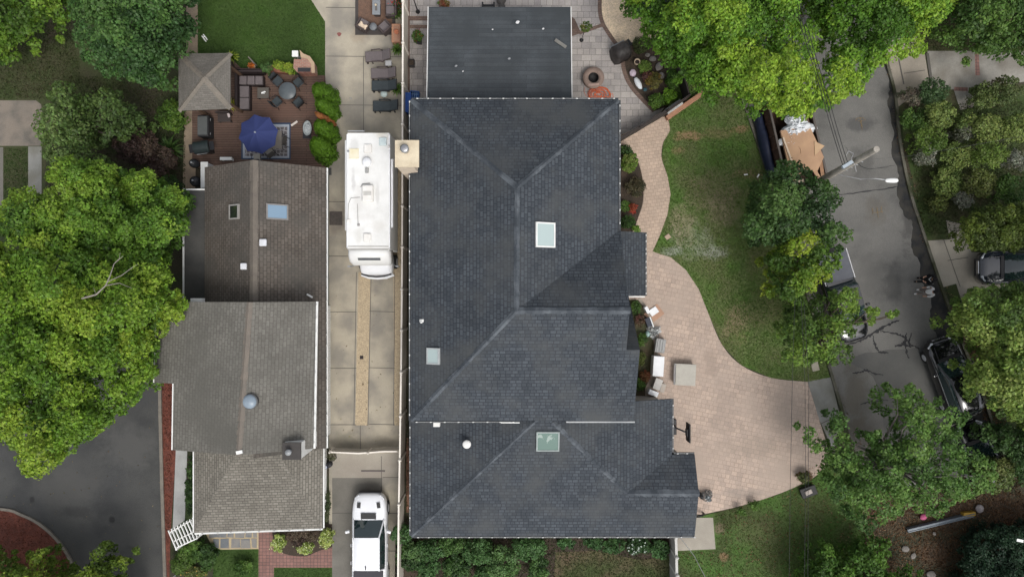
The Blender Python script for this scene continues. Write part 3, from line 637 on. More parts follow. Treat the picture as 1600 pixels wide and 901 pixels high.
# ---- large house with charcoal hip roof
hx, hy = 0.3, -2.0
Hs = thing('house', 'large house with a charcoal hip shingle roof beside the pink paved driveway', 'house', (hx, hy, 0)); O = Vector((hx, hy, 0))
ze, zr = 5.5, 8.15
xl = P(642, 0, ze).x; xr = P(966.5, 0, ze).x; yn = P(0, 156, ze).y; ys = P(0, 657, ze).y
rN = P(808, 292, zr); rS = P(807, 485, zr); A_ = (xl, yn, ze); B_ = (xr, yn, ze); D_ = (xl, ys, ze)
gx = P(984, 0, zr).x; gx2 = P(996, 0, 6.6).x
ridE = Vector((gx, rS.y, zr)); ynv = P(0, 361, ze).y
mb = MB()
mb.plane([A_, B_, tuple(rN)])                                   # north
mb.plane([A_, tuple(rN), tuple(rS), D_])                        # west
valN = (xr, ynv, ze)
mb.plane([B_, valN, tuple(rS), tuple(rN)])                      # east
mb.plane([(gx, ynv, ze), tuple(ridE), tuple(rS), (xr-.02, ynv, ze)]) # north slope of cross gable
# south slope: ridge to eave, with hip to SW corner
hipS = (xl, ys, ze)
yg2 = -2.95; zg2 = lerp(zr, ze, (rS.y-yg2)/(rS.y-ys))
mb.plane([tuple(rS), tuple(ridE), (gx, yg2+.0, zg2), (gx, ys, ze), hipS])
mb.plane([(gx, yg2, zg2), (gx2, yg2, zg2), (gx2, ys, ze), (gx, ys, ze)])
mb.plane([(gx-.35, yg2, zg2), (gx2, yg2, zg2), (gx2, .55, 2.9), (gx-.35, .55, 2.9)])
mainroof = mb.build('main_roof', shM, Hs, O)
cb = MB(); capline(A_, rN, mb=cb); capline(B_, rN, mb=cb); capline(rN, rS, mb=cb); capline(hipS, rS, mb=cb); capline(rS, ridE, wd=.32, mb=cb)
cb.build('ridge_cap', capM, Hs, O)
# lower front roof
z0 = 3.0; s_ = .32
lx = P(642.5, 0, z0).x; ly = P(0, 837, z0).y; ex = P(1050, 0, z0).x; ey = P(0, 623, z0).y
ytop = ys+.25
hw = (lx+(ytop-ly), ytop, z0+s_*(ytop-ly)); he = (ex-(ytop-ly), ytop, z0+s_*(ytop-ly))
gy = -10.85; gz = z0+s_*(gy-ly); gxx = P(1092, 0, gz).x; gex = ex-(gy-ly)
gny = P(0, 711, z0+.15).y; gnz = gz-(gny-gy)*(gz-z0)/(gny-gy)
mb = MB()
mb.plane([(lx, ly, z0), (lx, ytop, z0), hw])
mb.plane([(lx, ly, z0), (gxx, ly, z0), (gxx, gy, gz), (gex, gy, gz), he, hw])
mb.plane([(ex, gny, z0), (ex, ey, z0), (ex-(ytop-ly), ey, he[2]), he, (gex, gy, gz)])
mb.plane([(gex, gy, gz), (gxx, gy, gz), (gxx, gny, z0), (ex, gny, z0)])
mb.build('front_roof', shM, Hs, O)
cb = MB(); capline((lx, ly, z0), hw, mb=cb); capline((gex, gy, gz), he, mb=cb); capline((gex, gy, gz), (gxx, gy, gz), wd=.4, mb=cb)
cb.build('ridge_cap', capM, Hs, O)
# porch roof
pz = 2.9; px0, px1 = P(966, 0, 3.6).x-.2, P(1008, 0, pz).x; py0, py1 = P(0, 363, pz).y, P(0, 462, pz).y
MB().plane([(px0, py0, 3.9), (px1, py0, pz), (px1, py1, pz), (px0, py1, 3.9)]).build('porch_roof', shM, Hs, O)
gutter('gutter', Hs, O, [(px1+.05, py0, pz-.08), (px1+.05, py1, pz-.08)], gutM, .05, .35)
gutter('gutter', Hs, O, [(px0+.3, py1-.05, pz-.05), (px1, py1-.05, pz-.08)], whiteM, .035)
# rear flat roof
bl = P(667.5, 0, 3.5).x; br = P(893, 0, 3.5).x; byn = P(0, 11, 2.75).y
MB().plane([(bl, yn-.6, 3.5), (br, yn-.6, 3.5), (br, byn, 2.75), (bl, byn, 2.75)]).build('rear_roof', shF, Hs, O)
for x in (bl-.04, br+.04):
    a = Vector((x, yn-.3, 3.5)); b = Vector((x, byn, 2.77)); d = b-a
    e = MB(); e.add([(x-.02, a.y, a.z+.03), (x+.02, a.y, a.z+.03), (x+.02, b.y, b.z+.03), (x-.02, b.y, b.z+.03), (x-.02, a.y, a.z-.15), (x+.02, a.y, a.z-.15), (x+.02, b.y, b.z-.15), (x-.02, b.y, b.z-.15)], [(0, 1, 2, 3), (4, 7, 6, 5), (0, 4, 5, 1), (1, 5, 6, 2), (2, 6, 7, 3), (3, 7, 4, 0)])
    e.build('edge_trim', whiteM, Hs, O)
# bits lying on the rear roof are their own things further down
# gutters with clips
gutter('gutter', Hs, O, [(xl-.07, ys, ze-.1), (xl-.07, yn, ze-.1)], gutM, .05, .75)
gutter('gutter', Hs, O, [(xl, yn+.07, ze-.1), (xr, yn+.07, ze-.1)], gutM, .05, .62)
gutter('gutter', Hs, O, [(xr+.07, yn, ze-.1), (xr+.07, ynv, ze-.1)], gutM, .05, .65)
gutter('gutter', Hs, O, [(lx-.07, ly, z0-.1), (lx-.07, ys-.3, z0-.1)], gutM, .05, .62)
gutter('gutter', Hs, O, [(lx, ly-.07, z0-.1), (gxx, ly-.07, z0-.1)], gutM, .05, .68)
gutter('gutter', Hs, O, [(ex+.06, ey, z0-.1), (ex+.06, gny, z0-.1)], gutM, .05, .6)
gutter('gutter', Hs, O, [(ex, gny+.06, z0-.1), (gxx, gny+.06, z0-.1)], gutM, .05, .5)
gw = P(812, 0, ze).x; ge0 = P(885, 0, ze).x; ge1 = P(992, 0, ze).x
gutter('upper_gutter', Hs, O, [(xl, ys-.06, ze-.06), (gw, ys-.06, ze-.06)], gutM, .045, .7)
gutter('upper_gutter', Hs, O, [(P(783, 0, ze).x, ys-.10, ze-.02), (gw, ys-.10, ze-.02)], whiteM, .022)
gutter('upper_gutter', Hs, O, [(ge0, ys-.07, ze-.04), (ge1, ys-.07, ze-.04)], mk('grey_trim', (.45, .46, .46), (.30, .31, .32), scale=1.2, contrast=(.4, .6)), .032)
# walls
wb = MB(); ov = .35
wb.prism([(xl+ov, yn-ov), (xr-ov, yn-ov), (xr-ov, ynv), (gx-.3, ynv), (gx-.3, ys+ov), (xl+ov, ys+ov)], 0, ze-.12)
wb.build('wall', wallM, Hs, O)
wb = MB(); wb.prism([(lx+ov, ly+ov), (gxx-.5, ly+ov), (gxx-.5, gny-.3), (ex-ov, gny-.3), (ex-ov, ey-.3), (lx+ov, ey-.3)], 0, z0-.14); wb.build('wall', wallM, Hs, O)
wb = MB(); wb.prism([(bl+.3, yn-.5), (br-.3, yn-.5), (br-.3, byn-.3), (bl+.3, byn-.3)], 0, 2.6); wb.build('wall', wallM, Hs, O)
wb = MB(); wb.prism([(gx-.4, .3), (gx2-.3, .3), (gx2-.3, ys+.3), (gx-.4, ys+.3)], 0, 2.8); wb.build('wall', wallM, Hs, O)
wb = MB(); wb.add([(gx-.1, ynv, ze-.1), (gx-.1, rS.y, zr-.15), (gx-.1, ys, ze-.1), (gx-.35, ynv, ze-.1), (gx-.35, rS.y, zr-.15), (gx-.35, ys, ze-.1)], [(0, 2, 1), (3, 4, 5), (0, 1, 4, 3), (1, 2, 5, 4)]); wb.build('gable_wall', wallM, Hs, O)
# windows on the east wall, under the eaves
for yy in (6.5, 3.9): 
    f = MB().box((xr-ov+.03, yy, 4.2), (.06, 1.3, 1.3)).build('window', whiteM, Hs, O); MB().box((xr-ov+.05, yy, 4.2), (.05, 1.1, 1.1)).build('pane', glass('window_glass', (.05, .07, .08)), f, O)
# chimney
ct = 7.4; cx0 = P(617, 0, ct).x; cx1 = P(654.5, 0, ct).x; cy0 = P(0, 219, ct).y; cy1 = P(0, 261, ct).y
ch = MB().prism([(cx0+.04, cy0-.04), (xl+.38, cy0-.04), (xl+.38, cy1+.04), (cx0+.04, cy1+.04)], 0, ct-.12).build('chimney', stuccoM, Hs, O)
MB().prism([(cx0, cy0), (cx1, cy0), (cx1, cy1), (cx0, cy1)], ct-.12, ct).build('chimney_cap', mk('cap_stone', (.62, .54, .40), (.50, .42, .30), scale=1.6, fine=.15, fscale=30), ch, O)
fc = ((cx0+cx1)/2-.05, (cy0+cy1)/2+.16, ct)
MB().lathe([(.17, 0), (.17, .35), (.21, .37), (.21, .46), (.12, .5), (0, .5)], fc, 20).build('flue', mk('steel', (.45, .45, .45), (.35, .35, .36), scale=5, rough=.35, metal=.8), ch, O)
# skylights
ns_e = Vector((-(ze-zr), 0, xr-rS.x)).normalized()
def onE(px, py):   # a point on the east slope seen at (px,py)
    z = 7.3
    for _ in range(8): p = P(px, py, z); z = zr-(p.x-rS.x)*(zr-ze)/(xr-rS.x)
    return P(px, py, z)
def onW(px, py):
    z = 7.0
    for _ in range(8): p = P(px, py, z); z = zr-(rS.x-p.x)*(zr-ze)/(rS.x-xl)
    return P(px, py, z)
gteal = glass('skylight_glass', (.36, .44, .43), .25); ggreen = glass('green_glass', (.08, .15, .125), .08)
skylight(Hs, O, onE(851, 367), (1.12, .98), (zr-ze, 0, xr-rS.x), gteal, whiteM)
skylight(Hs, O, onW(678, 556), (.74, .66), (-(zr-ze), 0, rS.x-xl), gteal, mk('skylight_frame', (.40, .42, .42), (.34, .36, .36), scale=5))
def onS(px, py):
    z = 4.6
    for _ in range(8): p = P(px, py, z); z = z0+s_*(p.y-ly)
    return P(px, py, z)
skylight(Hs, O, onS(856, 688), (1.12, 1.05), (0, -s_, 1), mk('dirty_green_glass', (.07, .135, .11), (.22, .28, .25), scale=2.2, rough=.25, contrast=(.56, .60), spec=.6), mk('skylight_frame2', (.30, .34, .33), (.24, .27, .26), scale=5))
# vents
def onL(px, py):
    z = 3.6
    for _ in range(8): p = P(px, py, z); z = z0+s_*(p.x-lx)
    return P(px, py, z)
v = onL(730, 691); MB().lathe([(.13, -.1), (.13, .32), (.22, .34), (.22, .42), (.16, .47), (0, .48)], tuple(v), 20).build('pipe_vent', whiteM, Hs, O)
v = onL(683, 661); MB().box(v+Vector((0, 0, .14)), (.36, .26, .36)).build('box_vent', whiteM, Hs, O, bevel=.03)
v = onW(659, 503); MB().lathe([(.05, -.1), (.05, .22), (0, .22)], tuple(v), 12).box(v+Vector((0, .07, .03)), (.2, .14, .06)).build('vent_pipe', whiteM, Hs, O)

# ---- small house on the left
ox, oy = -13.0, -3.0; Ls = thing('house', 'low house with brown and grey weathered shingle roofs left of the long driveway', 'house', (ox, oy, 0)); O2 = Vector((ox, oy, 0))
ya = P(0, 250, 5.4).y; zA, zE = 5.4, 3.2
xR = P(509.5, 0, zE).x; xRid = P(396, 0, zA).x; xL = P(317, 0, 3.55).x; zL = 3.35
yb = -10.6  # rear roof runs on under the upper storey
mb = MB()
ymid = P(0, 478, 4.5).y
mb.plane([(xRid, ya, zA), (xR, ya, zE), (xR, -8.6, zE), (xRid, -8.6, zA)]); mb.plane([(xRid, ya, zA), (xL, ya, zL), (xL, ymid-1, zL), (xRid, ymid-1, zA)])
mb.build('rear_roof', shA, Ls, O2)
cb = MB(); capline((xRid, ya, zA), (xRid-.02, ymid, zA), wd=.42, tile=.33, mb=cb); cb.build('ridge_cap', capA, Ls, O2)
fx0 = P(287, 0, 3.0).x; fyn = P(0, 297, 3.0).y
MB().plane([(fx0, fyn, 2.95), (xL+.02, fyn, 3.05), (xL+.02, ymid-.5, 3.05), (fx0, ymid-.5, 2.95)]).build('side_roof', mk('flat_membrane', (.075, .073, .068), (.048, .048, .047), scale=.8, fine=.15, rough=.6, spots=[(-17.3, -.1, 2, .4, (.11, .125, .13), .7), (-17.3, 1.2, 2, .35, (.10, .11, .115), .6), (-17, 3, 1.2, 1.2, (.075, .068, .06), .6)]), Ls, O2)
gutter('edge_trim', Ls, O2, [(fx0-.03, ymid-.5, 2.96), (fx0-.03, fyn, 2.96)], whiteM, .04); gutter('edge_trim', Ls, O2, [(fx0, fyn+.03, 2.96), (xL, fyn+.03, 3.06)], whiteM, .04)
gutter('edge_trim', Ls, O2, [(xL-.02, fyn, 3.1), (xL-.02, ya-.2, 3.15)], whiteM, .03)
gutter('gutter', Ls, O2, [(xR+.05, ya, zE-.06), (xR+.05, -8.6, zE-.06)], whiteM, .035, .62)
# upper storey roof
zB, zBe = 6.8, 5.4
yB = P(0, 471.5, 6.2).y; yBs = P(0, 707, 6.3).y
rBn = P(389, 471.5, zB); rBs = P(372, 707, zB); rBn.y = yB; rBs.y = yBs
eBn = Vector((P(493, 0, zBe).x, yB, zBe)); eBs = Vector((P(489, 0, zBe).x, yBs, zBe))
wN = Vector((P(246, 0, zBe).x, yB, zBe)); yj = P(0, 598, 5.5).y; wJ = Vector((P(241, 0, zBe).x, yj, zBe))
wJ2 = Vector((P(273, 0, 5.6).x, yj, 0)); wS = Vector((P(271.5, 0, 5.6).x, yBs, 0))
slope = (zB-zBe)/(rBn.x-wN.x)
wJ2.z = wS.z = zBe+.32
mb = MB()
mb.plane([tuple(rBn), tuple(eBn), tuple(eBs), tuple(rBs)])
rJ = rBn.lerp(rBs, (yB-yj)/(yB-yBs))
mb.plane([tuple(rBn), tuple(wN), tuple(wJ), tuple(rJ)]); mb.plane([tuple(rJ), tuple(wJ2), tuple(wS), tuple(rBs)])
mb.build('upper_roof', shB, Ls, O2)
cb = MB(); capline(rBn, rBs, wd=.34, tile=.33, mb=cb); cb.build('ridge_cap', mk('tan_cap2', (.175, .15, .125), (.145, .128, .11), scale=2, fine=.2, fscale=30, bump=.3), Ls, O2)
gutter('gutter', Ls, O2, [eBs+Vector((.07, 0, -.05)), eBn+Vector((.07, 0, -.05))], whiteM, .05, .7)
gutter('edge_trim', Ls, O2, [wJ+Vector((-.05, 0, -.05)), wN+Vector((-.05, 0, -.05))], whiteM, .03)
gutter('edge_trim', Ls, O2, [wS+Vector((-.05, 0, -.05)), wJ2+Vector((-.05, 0, -.05))], whiteM, .03)
wb = MB(); wb.prism([(wN.x+.5, yB-.15), (eBn.x-.42, yB-.15), (eBs.x-.42, yBs+.15), (wS.x+.45, yBs+.15), (wS.x+.45, yj+.1), (wJ.x+.5, yj+.1)], 2.9, zBe-.1); wb.prism([(wN.x+.5, yB-.15), (-12, yB-.15), (-12, yBs+.15), (wS.x+.45, yBs+.15), (wS.x+.45, yj+.1), (wJ.x+.5, yj+.1)], 0, 2.895); wb.build('upper_wall', sidingM, Ls, O2)
# front porch roof with swept hips
zc, zct = 2.95, 4.1
c0 = P(303, 832, zc); c1 = P(503.5, 825, zc); cN = P(505, 700, zc); cW = P(304, 708, zc)
tN = yBs+.5
a1 = Vector((c0.x+3.3, tN, zct)); a2 = Vector((c1.x-2.6, tN, zct))
mb = MB(); mb.plane([tuple(c0), tuple(c1), tuple(a2), tuple(a1)]); mb.plane([tuple(c0), tuple(a1), (c0.x, tN, zc)]); mb.plane([tuple(c1), (c1.x+.05, tN, zc), tuple(a2)])
mb.build('front_roof', shC, Ls, O2)
gutter('gutter', Ls, O2, [c0+Vector((0, -.06, -.08)), c1+Vector((0, -.06, -.08))], whiteM, .045, .8); gutter('gutter', Ls, O2, [c0+Vector((-.06, 0, -.08)), Vector((c0.x-.06, tN-.3, zc-.08))], whiteM, .035)
gutter('gutter', Ls, O2, [c1+Vector((.06, 0, -.08)), Vector((c1.x+.06, tN-.3, zc-.08))], whiteM, .035)
wb = MB(); wb.prism([(c0.x+.5, tN), (c1.x-.55, tN), (c1.x-.55, c1.y+.5), (c0.x+.5, c0.y+.5)], 0, zc-.1); wb.build('wall', sidingM, Ls, O2)
xw = -10.66
wb = MB(); wb.prism([(xL+.4, ya-.3), (xw-.2, ya-.3), (xw-.2, -1.0), (xw+.02, -1.0), (xw+.02, -8.5), (xL+.4, -8.5)], 0, zE-.16); wb.prism([(fx0+.2, fyn-.2), (xL+.39, fyn-.2), (xL+.39, ymid-.3), (fx0+.2, ymid-.3)], 0, 2.75); wb.build('wall', sidingM, Ls, O2)
# chimney chase with white siding
q0 = P(441, 691, 6.3); q1 = P(470, 718, 6.3)
chm = MB().prism([(q0.x+.03, q0.y-.03), (q1.x-.02, q0.y-.03), (q1.x-.02, q1.y+.03), (q0.x+.03, q1.y+.03)], 3.2, 6.22).build('chimney', whiteM, Ls, O2)
MB().prism([(q0.x, q0.y), (q1.x, q0.y), (q1.x, q1.y), (q0.x, q1.y)], 6.22, 6.3).build('chimney_cap', flat('cap_dark', (.05, .045, .042)), chm, O2)
MB().lathe([(.1, 0), (.1, .2), (.15, .22), (.15, .3), (0, .34)], ((q0.x+q1.x)/2-.08, (q0.y+q1.y)/2, 6.3), 16).build('flue', greyM, chm, O2)
# skylights and vents of the left house
def onA(px, py, side):
    z = 4.5
    for _ in range(8): p = P(px, py, z); z = (zA-(p.x-xRid)*(zA-zE)/(xR-xRid)) if side > 0 else (zA-(xRid-p.x)*(zA-zL)/(xRid-xL))
    return P(px, py, z)
skylight(Ls, O2, onA(432.5, 331, 1), (.74, 1.05), (zA-zE, 0, xR-xRid), glass('blue_glass', (.16, .25, .34), .15), mk('grey_frame', (.22, .21, .20), (.18, .17, .16), scale=5), .1)
skylight(Ls, O2, onA(367, 331, -1), (.70, .68), (-(zA-zL), 0, xRid-xL), glass('dark_glass', (.02, .025, .02), .1), mk('grey_frame2', (.30, .29, .27), (.25, .24, .22), scale=5), .1)
for q, s in (((412, 379, 1), .36), ((382, 416, -1), .33)):
    v = onA(*q); MB().box(v+Vector((0, 0, .1)), (s, s, .16)).build('roof_vent', mk('vent_white', (.60, .61, .64), (.52, .53, .55), scale=5), Ls, O2, bevel=.05, seg=3)
vb = P(392, 626, 6.55); t_ = MB().lathe([(.36, -.35), (.36, .12), (.40, .14), (.40, .17), (.34, .2)], tuple(vb), 28).build('sun_tunnel', flat('tunnel_curb', (.10, .10, .10)), Ls, O2)
MB().lathe([(.35, .17), (.33, .25), (.22, .32), (0, .35)], tuple(vb), 28).build('dome', flat('dome', (.22, .27, .32), .25), t_, O2)
v = P(306, 469, 5.4); MB().box(v-Vector((0, 0, .2)), (.6, .2, .3)).build('window_hood', whiteM, Ls, O2)
v = P(484, 462, 3.9); MB().tube([v+Vector((-.15, .08, .0)), v+Vector((.15, -.08, .05))], .05, 8).build('vent_pipe', whiteM, Ls, O2)
v = P(374, 706, 6.8); MB().box(v, (.3, .16, .1), .2).build('ridge_end', whiteM, Ls, O2)
# ---- gazebo
gz0, gz1 = 2.7, 3.7
g = [P(278.5, 84, gz0), P(360, 83, gz0), P(360, 170, gz0), P(279, 173, gz0)]; gc = P(318, 122, gz1)
Gz = thing('gazebo', 'small gazebo with a weathered grey pyramid roof at the deck corner', 'gazebo', (gc.x, gc.y, 0)); O3 = Vector((gc.x, gc.y, 0))
mb = MB()
for i in range(4): mb.plane([tuple(g[i]), tuple(g[(i+1) % 4]), tuple(gc)], .08)
mb.build('roof', brick('gazebo_shingle', (.130, .120, .105), (.165, .153, .136), (.10, .092, .08), .3, .11, .01, coord='UV', var=.12, bump=.5, off=.43), Gz, O3)
cb = MB()
for i in range(4): capline(g[i], gc, wd=.3, tile=.2, mb=cb)
cb.build('ridge_cap', mk('gazebo_cap', (.20, .175, .145), (.165, .148, .125), scale=3, fine=.2), Gz, O3)
for q in g:
    d = (gc-q); d.z = 0; d.normalize(); b = q+d*.6; MB().box((b.x, b.y, 1.4), (.12, .12, 2.5)).build('post', flat('stained_post', (.12, .075, .05)), Gz, O3)
# ================================================================ VEGETATION
YG = [(.050, .115, .012), (.085, .185, .018), (.135, .255, .024), (.21, .32, .03)]       # bright maple
YG2 = [(.060, .125, .014), (.092, .178, .018), (.138, .238, .022), (.20, .29, .03)]          # yellowing maple
MG = [(.042, .09, .018), (.068, .13, .024), (.10, .18, .034)]                          # mid green
DG = [(.022, .050, .014), (.035, .075, .018), (.055, .11, .026)]                        # dark green
BG = [(.045, .095, .022), (.075, .15, .03), (.12, .21, .045)]
OG = [(.06, .07, .02), (.09, .11, .028), (.12, .15, .035)]
tg = 'garden and street trees'
tree('maple_tree', 'broad yellowing maple hanging over the asphalt court and the grey roof', [(-90, 400), (-10, 385), (30, 352), (90, 358), (150, 385), (225, 380), (262, 398), (265, 440), (292, 482), (262, 515), (245, 548), (240, 596), (205, 632), (165, 660), (152, 690), (110, 700), (75, 742), (38, 748), (5, 690), (-90, 700)], 5.0, 9.5, .58, .155, 190, YG2, 1, base=(110, 500), tr=.35, group=tg, limbs=26, dens=1.1)
tree('maple_tree', 'fresh green maple beside the dark flat side roof, above the yellowing one', [(75, 262), (108, 245), (150, 255), (165, 240), (190, 265), (238, 270), (245, 295), (278, 290), (287, 335), (285, 362), (262, 385), (250, 405), (200, 405), (120, 400), (60, 385), (15, 370), (-10, 345), (10, 305), (40, 295), (75, 300)], 4.0, 7.5, .50, .15, 170, [(.045, .10, .014), (.075, .155, .019), (.12, .22, .025), (.17, .27, .03)], 2, base=(160, 330), group=tg, dens=1.1)
tree('maple_tree', 'large bright maple at the top, over the garden bed and the worn lawn', [(985, 10), (990, -70), (1290, -70), (1283, 40), (1270, 90), (1288, 130), (1280, 152), (1262, 178), (1228, 186), (1190, 170), (1150, 152), (1122, 146), (1100, 128), (1068, 126), (1064, 102), (1048, 95), (1020, 72), (1010, 45), (998, 30)], 4.5, 9.0, .56, .15, 190, YG, 3, base=(1165, 40), tr=.33, group=tg, limbs=24, dens=1.1)
tree('maple_tree', 'bright maple reaching over the street near the top edge', [(1282, -70), (1500, -70), (1488, 12), (1462, 45), (1440, 62), (1450, 78), (1400, 96), (1368, 112), (1350, 140), (1300, 162), (1270, 170), (1262, 150), (1290, 120), (1300, 80), (1283, 40)], 4.5, 8.0, .52, .15, 170, YG, 4, base=(1360, 0), group=tg, holes=.06, dens=1.05)
tree('leafy_tree', 'dark green tree in the top right corner above the grey drive', [(1488, -70), (1700, -70), (1700, 70), (1640, 82), (1590, 74), (1555, 82), (1515, 62), (1492, 40), (1478, 12)], 3.0, 6.5, .5, .16, 110, MG, 5, base=(1570, 10), group=tg)
tree('leafy_tree', 'dense dark green tree at the top left, next to the tan side path', [(112, 30), (106, -70), (284, -70), (283, 20), (286, 72), (264, 90), (262, 118), (235, 132), (195, 128), (165, 116), (128, 88), (112, 60)], 3.0, 6.5, .5, .17, 110, [(.030, .07, .02), (.05, .11, .028), (.075, .15, .035)], 6, base=(205, 20), group=tg, dens=1.1)
tree('leafy_tree', 'bright green tree in the top left corner of the neighbour lawn', [(-90, -70), (98, -70), (92, 4), (74, 26), (64, 44), (36, 58), (10, 76), (-90, 90)], 2.6, 5.5, .5, .17, 100, [(.05, .10, .014), (.09, .17, .02), (.16, .26, .03)], 7, base=(20, 0), group=tg)
tree('leafy_tree', 'loose mid green tree between the concrete slab and the purple shrub', [(50, 190), (70, 160), (88, 128), (130, 142), (160, 138), (195, 150), (218, 172), (222, 195), (188, 205), (168, 235), (160, 262), (120, 268), (78, 262), (66, 220)], 2.0, 5.0, .45, .17, 80, [(.05, .085, .022), (.075, .125, .03), (.11, .17, .045)], 8, base=(130, 200), group=tg, dens=.85, holes=.12)
tree('leafy_tree', 'dark green street tree by the dumpster and the foot of the utility pole', [(1192, 275), (1212, 258), (1240, 252), (1258, 262), (1280, 280), (1300, 292), (1312, 318), (1296, 338), (1322, 350), (1334, 378), (1312, 392), (1288, 378), (1262, 372), (1228, 380), (1200, 384), (1172, 372), (1163, 350), (1178, 322), (1172, 300)], 3.0, 7.0, .48, .17, 110, DG+[(.07, .13, .03)], 9, base=(1232, 322), group=tg)
tree('leafy_tree', 'yellow green street tree over the rear of the parked pickup', [(1196, 402), (1222, 384), (1232, 365), (1256, 358), (1284, 368), (1306, 388), (1312, 412), (1300, 436), (1276, 442), (1268, 466), (1240, 482), (1222, 466), (1208, 440)], 3.0, 6.5, .48, .17, 105, [(.05, .10, .014), (.08, .15, .018), (.14, .22, .02), (.20, .26, .025)], 10, base=(1250, 420), group=tg)
tree('leafy_tree', 'thin green street tree with arms reaching over the street cracks', [(1226, 520), (1238, 490), (1252, 466), (1272, 470), (1290, 480), (1300, 455), (1320, 446), (1342, 460), (1340, 484), (1366, 478), (1402, 476), (1404, 490), (1382, 502), (1374, 512), (1350, 502), (1340, 520), (1330, 545), (1334, 568), (1312, 576), (1290, 562), (1262, 570), (1228, 566), (1218, 556), (1240, 540)], 3.0, 6.5, .42, .15, 85, [(.05, .09, .018), (.08, .145, .025), (.13, .21, .03)], 11, base=(1275, 530), group=tg, dens=.95, holes=.16, limbs=26, under=.5)
tree('leafy_tree', 'sprawling round-leaved tree at the dead end, over the leaf litter', [(1252, 678), (1268, 668), (1286, 690), (1300, 672), (1298, 652), (1318, 640), (1330, 668), (1338, 700), (1362, 702), (1350, 680), (1372, 664), (1402, 690), (1410, 668), (1396, 628), (1392, 606), (1426, 600), (1448, 622), (1476, 624), (1500, 632), (1512, 654), (1506, 690), (1528, 705), (1552, 725), (1560, 752), (1536, 772), (1500, 782), (1470, 806), (1420, 800), (1390, 812), (1352, 832), (1330, 812), (1302, 790), (1290, 760), (1306, 738), (1284, 712), (1262, 700)], 3.0, 7.0, .42, .16, 85, BG, 12, base=(1390, 740), group=tg, dens=.95, holes=.2, limbs=34, bark=BARKG, under=.45)
tree('leafy_tree', 'large light green tree on the right edge below the parked dark van', [(1492, 500), (1506, 464), (1540, 448), (1600, 442), (1700, 446), (1700, 690), (1600, 668), (1572, 652), (1552, 640), (1530, 616), (1520, 592), (1518, 570), (1534, 556), (1516, 530), (1496, 518)], 3.0, 7.0, .5, .17, 105, [(.06, .105, .022), (.10, .165, .03), (.16, .235, .045), (.2, .26, .06)], 13, base=(1590, 560), group=tg, dens=1.05)
tree('evergreen_tree', 'dense olive green tree above the dark van in the driveway', [(1506, 352), (1524, 330), (1560, 318), (1620, 314), (1700, 312), (1700, 396), (1640, 392), (1590, 388), (1548, 392), (1514, 384)], 2.2, 4.6, .4, .13, 110, [(.05, .075, .014), (.08, .115, .018), (.12, .16, .024)], 14, base=(1580, 355), group=tg, dens=1.1)
tree('leafy_tree', 'dark shaded tree on the right edge below the light green one', [(1528, 668), (1600, 668), (1700, 690), (1700, 800), (1610, 760), (1580, 720), (1552, 700)], 2.0, 4.0, .45, .16, 80, DG, 15, base=(1620, 720), group=tg)
tree('leafy_tree', 'yellow green feathery tree at the bottom left corner of the mulch island', [(-90, 878), (0, 872), (36, 878), (58, 852), (78, 862), (70, 890), (104, 900), (130, 888), (142, 862), (168, 846), (160, 878), (204, 866), (196, 890), (206, 930), (180, 1000), (-90, 1000)], 2.2, 4.8, .36, .15, 70, [(.06, .10, .014), (.10, .16, .018), (.16, .22, .025)], 16, base=(70, 950), group=tg, dens=.9, holes=.1)
tree('feathery_tree', 'feathery bright green sapling clump at the bottom below the lower lawn', [(1262, 868), (1282, 856), (1280, 836), (1302, 850), (1318, 868), (1340, 838), (1358, 846), (1376, 836), (1392, 850), (1386, 890), (1424, 905), (1440, 884), (1438, 990), (1262, 990)], 1.4, 3.6, .32, .16, 60, [(.04, .09, .014), (.065, .14, .02), (.09, .18, .025)], 17, base=(1350, 915), group=tg, dens=.85, holes=.12)
# dead bare limbs in the yellowing maple
dl = MB(); a = P(128, 466, 8.2)
for px, rd in (([(128, 466), (150, 460), (165, 446), (172, 430), (178, 412), (192, 400)], .06), ([(165, 446), (186, 442), (206, 450)], .035), ([(168, 440), (190, 430), (206, 418), (216, 412)], .03), ([(150, 460), (146, 450)], .02), ([(178, 412), (186, 404), (188, 394)], .02), ([(172, 474), (190, 474), (206, 478)], .025)):
    pts = [P(x, y, 9.35+.2*math.sin(i)) for i, (x, y) in enumerate(px)]; dl.tube(pts, [rd*.75*(1-.7*i/(len(pts)-1)) for i in range(len(pts))], 6)
mt = [o for o in C.objects if o.get('label', '').startswith('broad yellowing maple')][0]
dl.build('bare_limb', flat('dead_wood', (.24, .215, .19)), mt, mt.location)

gs = 'garden shrubs'
Y1 = [(.12, .20, .02), (.20, .28, .03), (.32, .38, .05)]
sh = shrub
PUR = [(.035, .022, .020), (.065, .04, .034), (.10, .07, .05)]
sh('smoke_bush', 'dark purple brown shrub below the loose mid green tree', 212, 225, 34, 30, 2.2, PUR, 1, cr=.3, leaf=.12, npl=70, group=gs)
sh('smoke_bush', 'smaller purple brown shrub between the purple one and the fence path', 250, 252, 22, 22, 1.6, PUR, 2, cr=.28, leaf=.12, npl=70, group=gs)
sh('shrub', 'round bright green shrub on the soil left of the gazebo', 266, 180, 22, 22, 1.8, [(.05, .10, .016), (.08, .15, .02), (.12, .2, .03)], 3, cr=.26, leaf=.11, npl=70, group=gs)
rosette('fern', 'green fern clump by the fence path below the round shrub', 272, 236, .95, .8, [(.04, .09, .02), (.07, .13, .03)], 70, .06, 1, group=gs)
sh('shrub', 'dark green undergrowth shrub hidden at the foot of the big maples', 262, 300, 22, 30, 1.4, DG, 4, cr=.3, npl=60, group=gs)
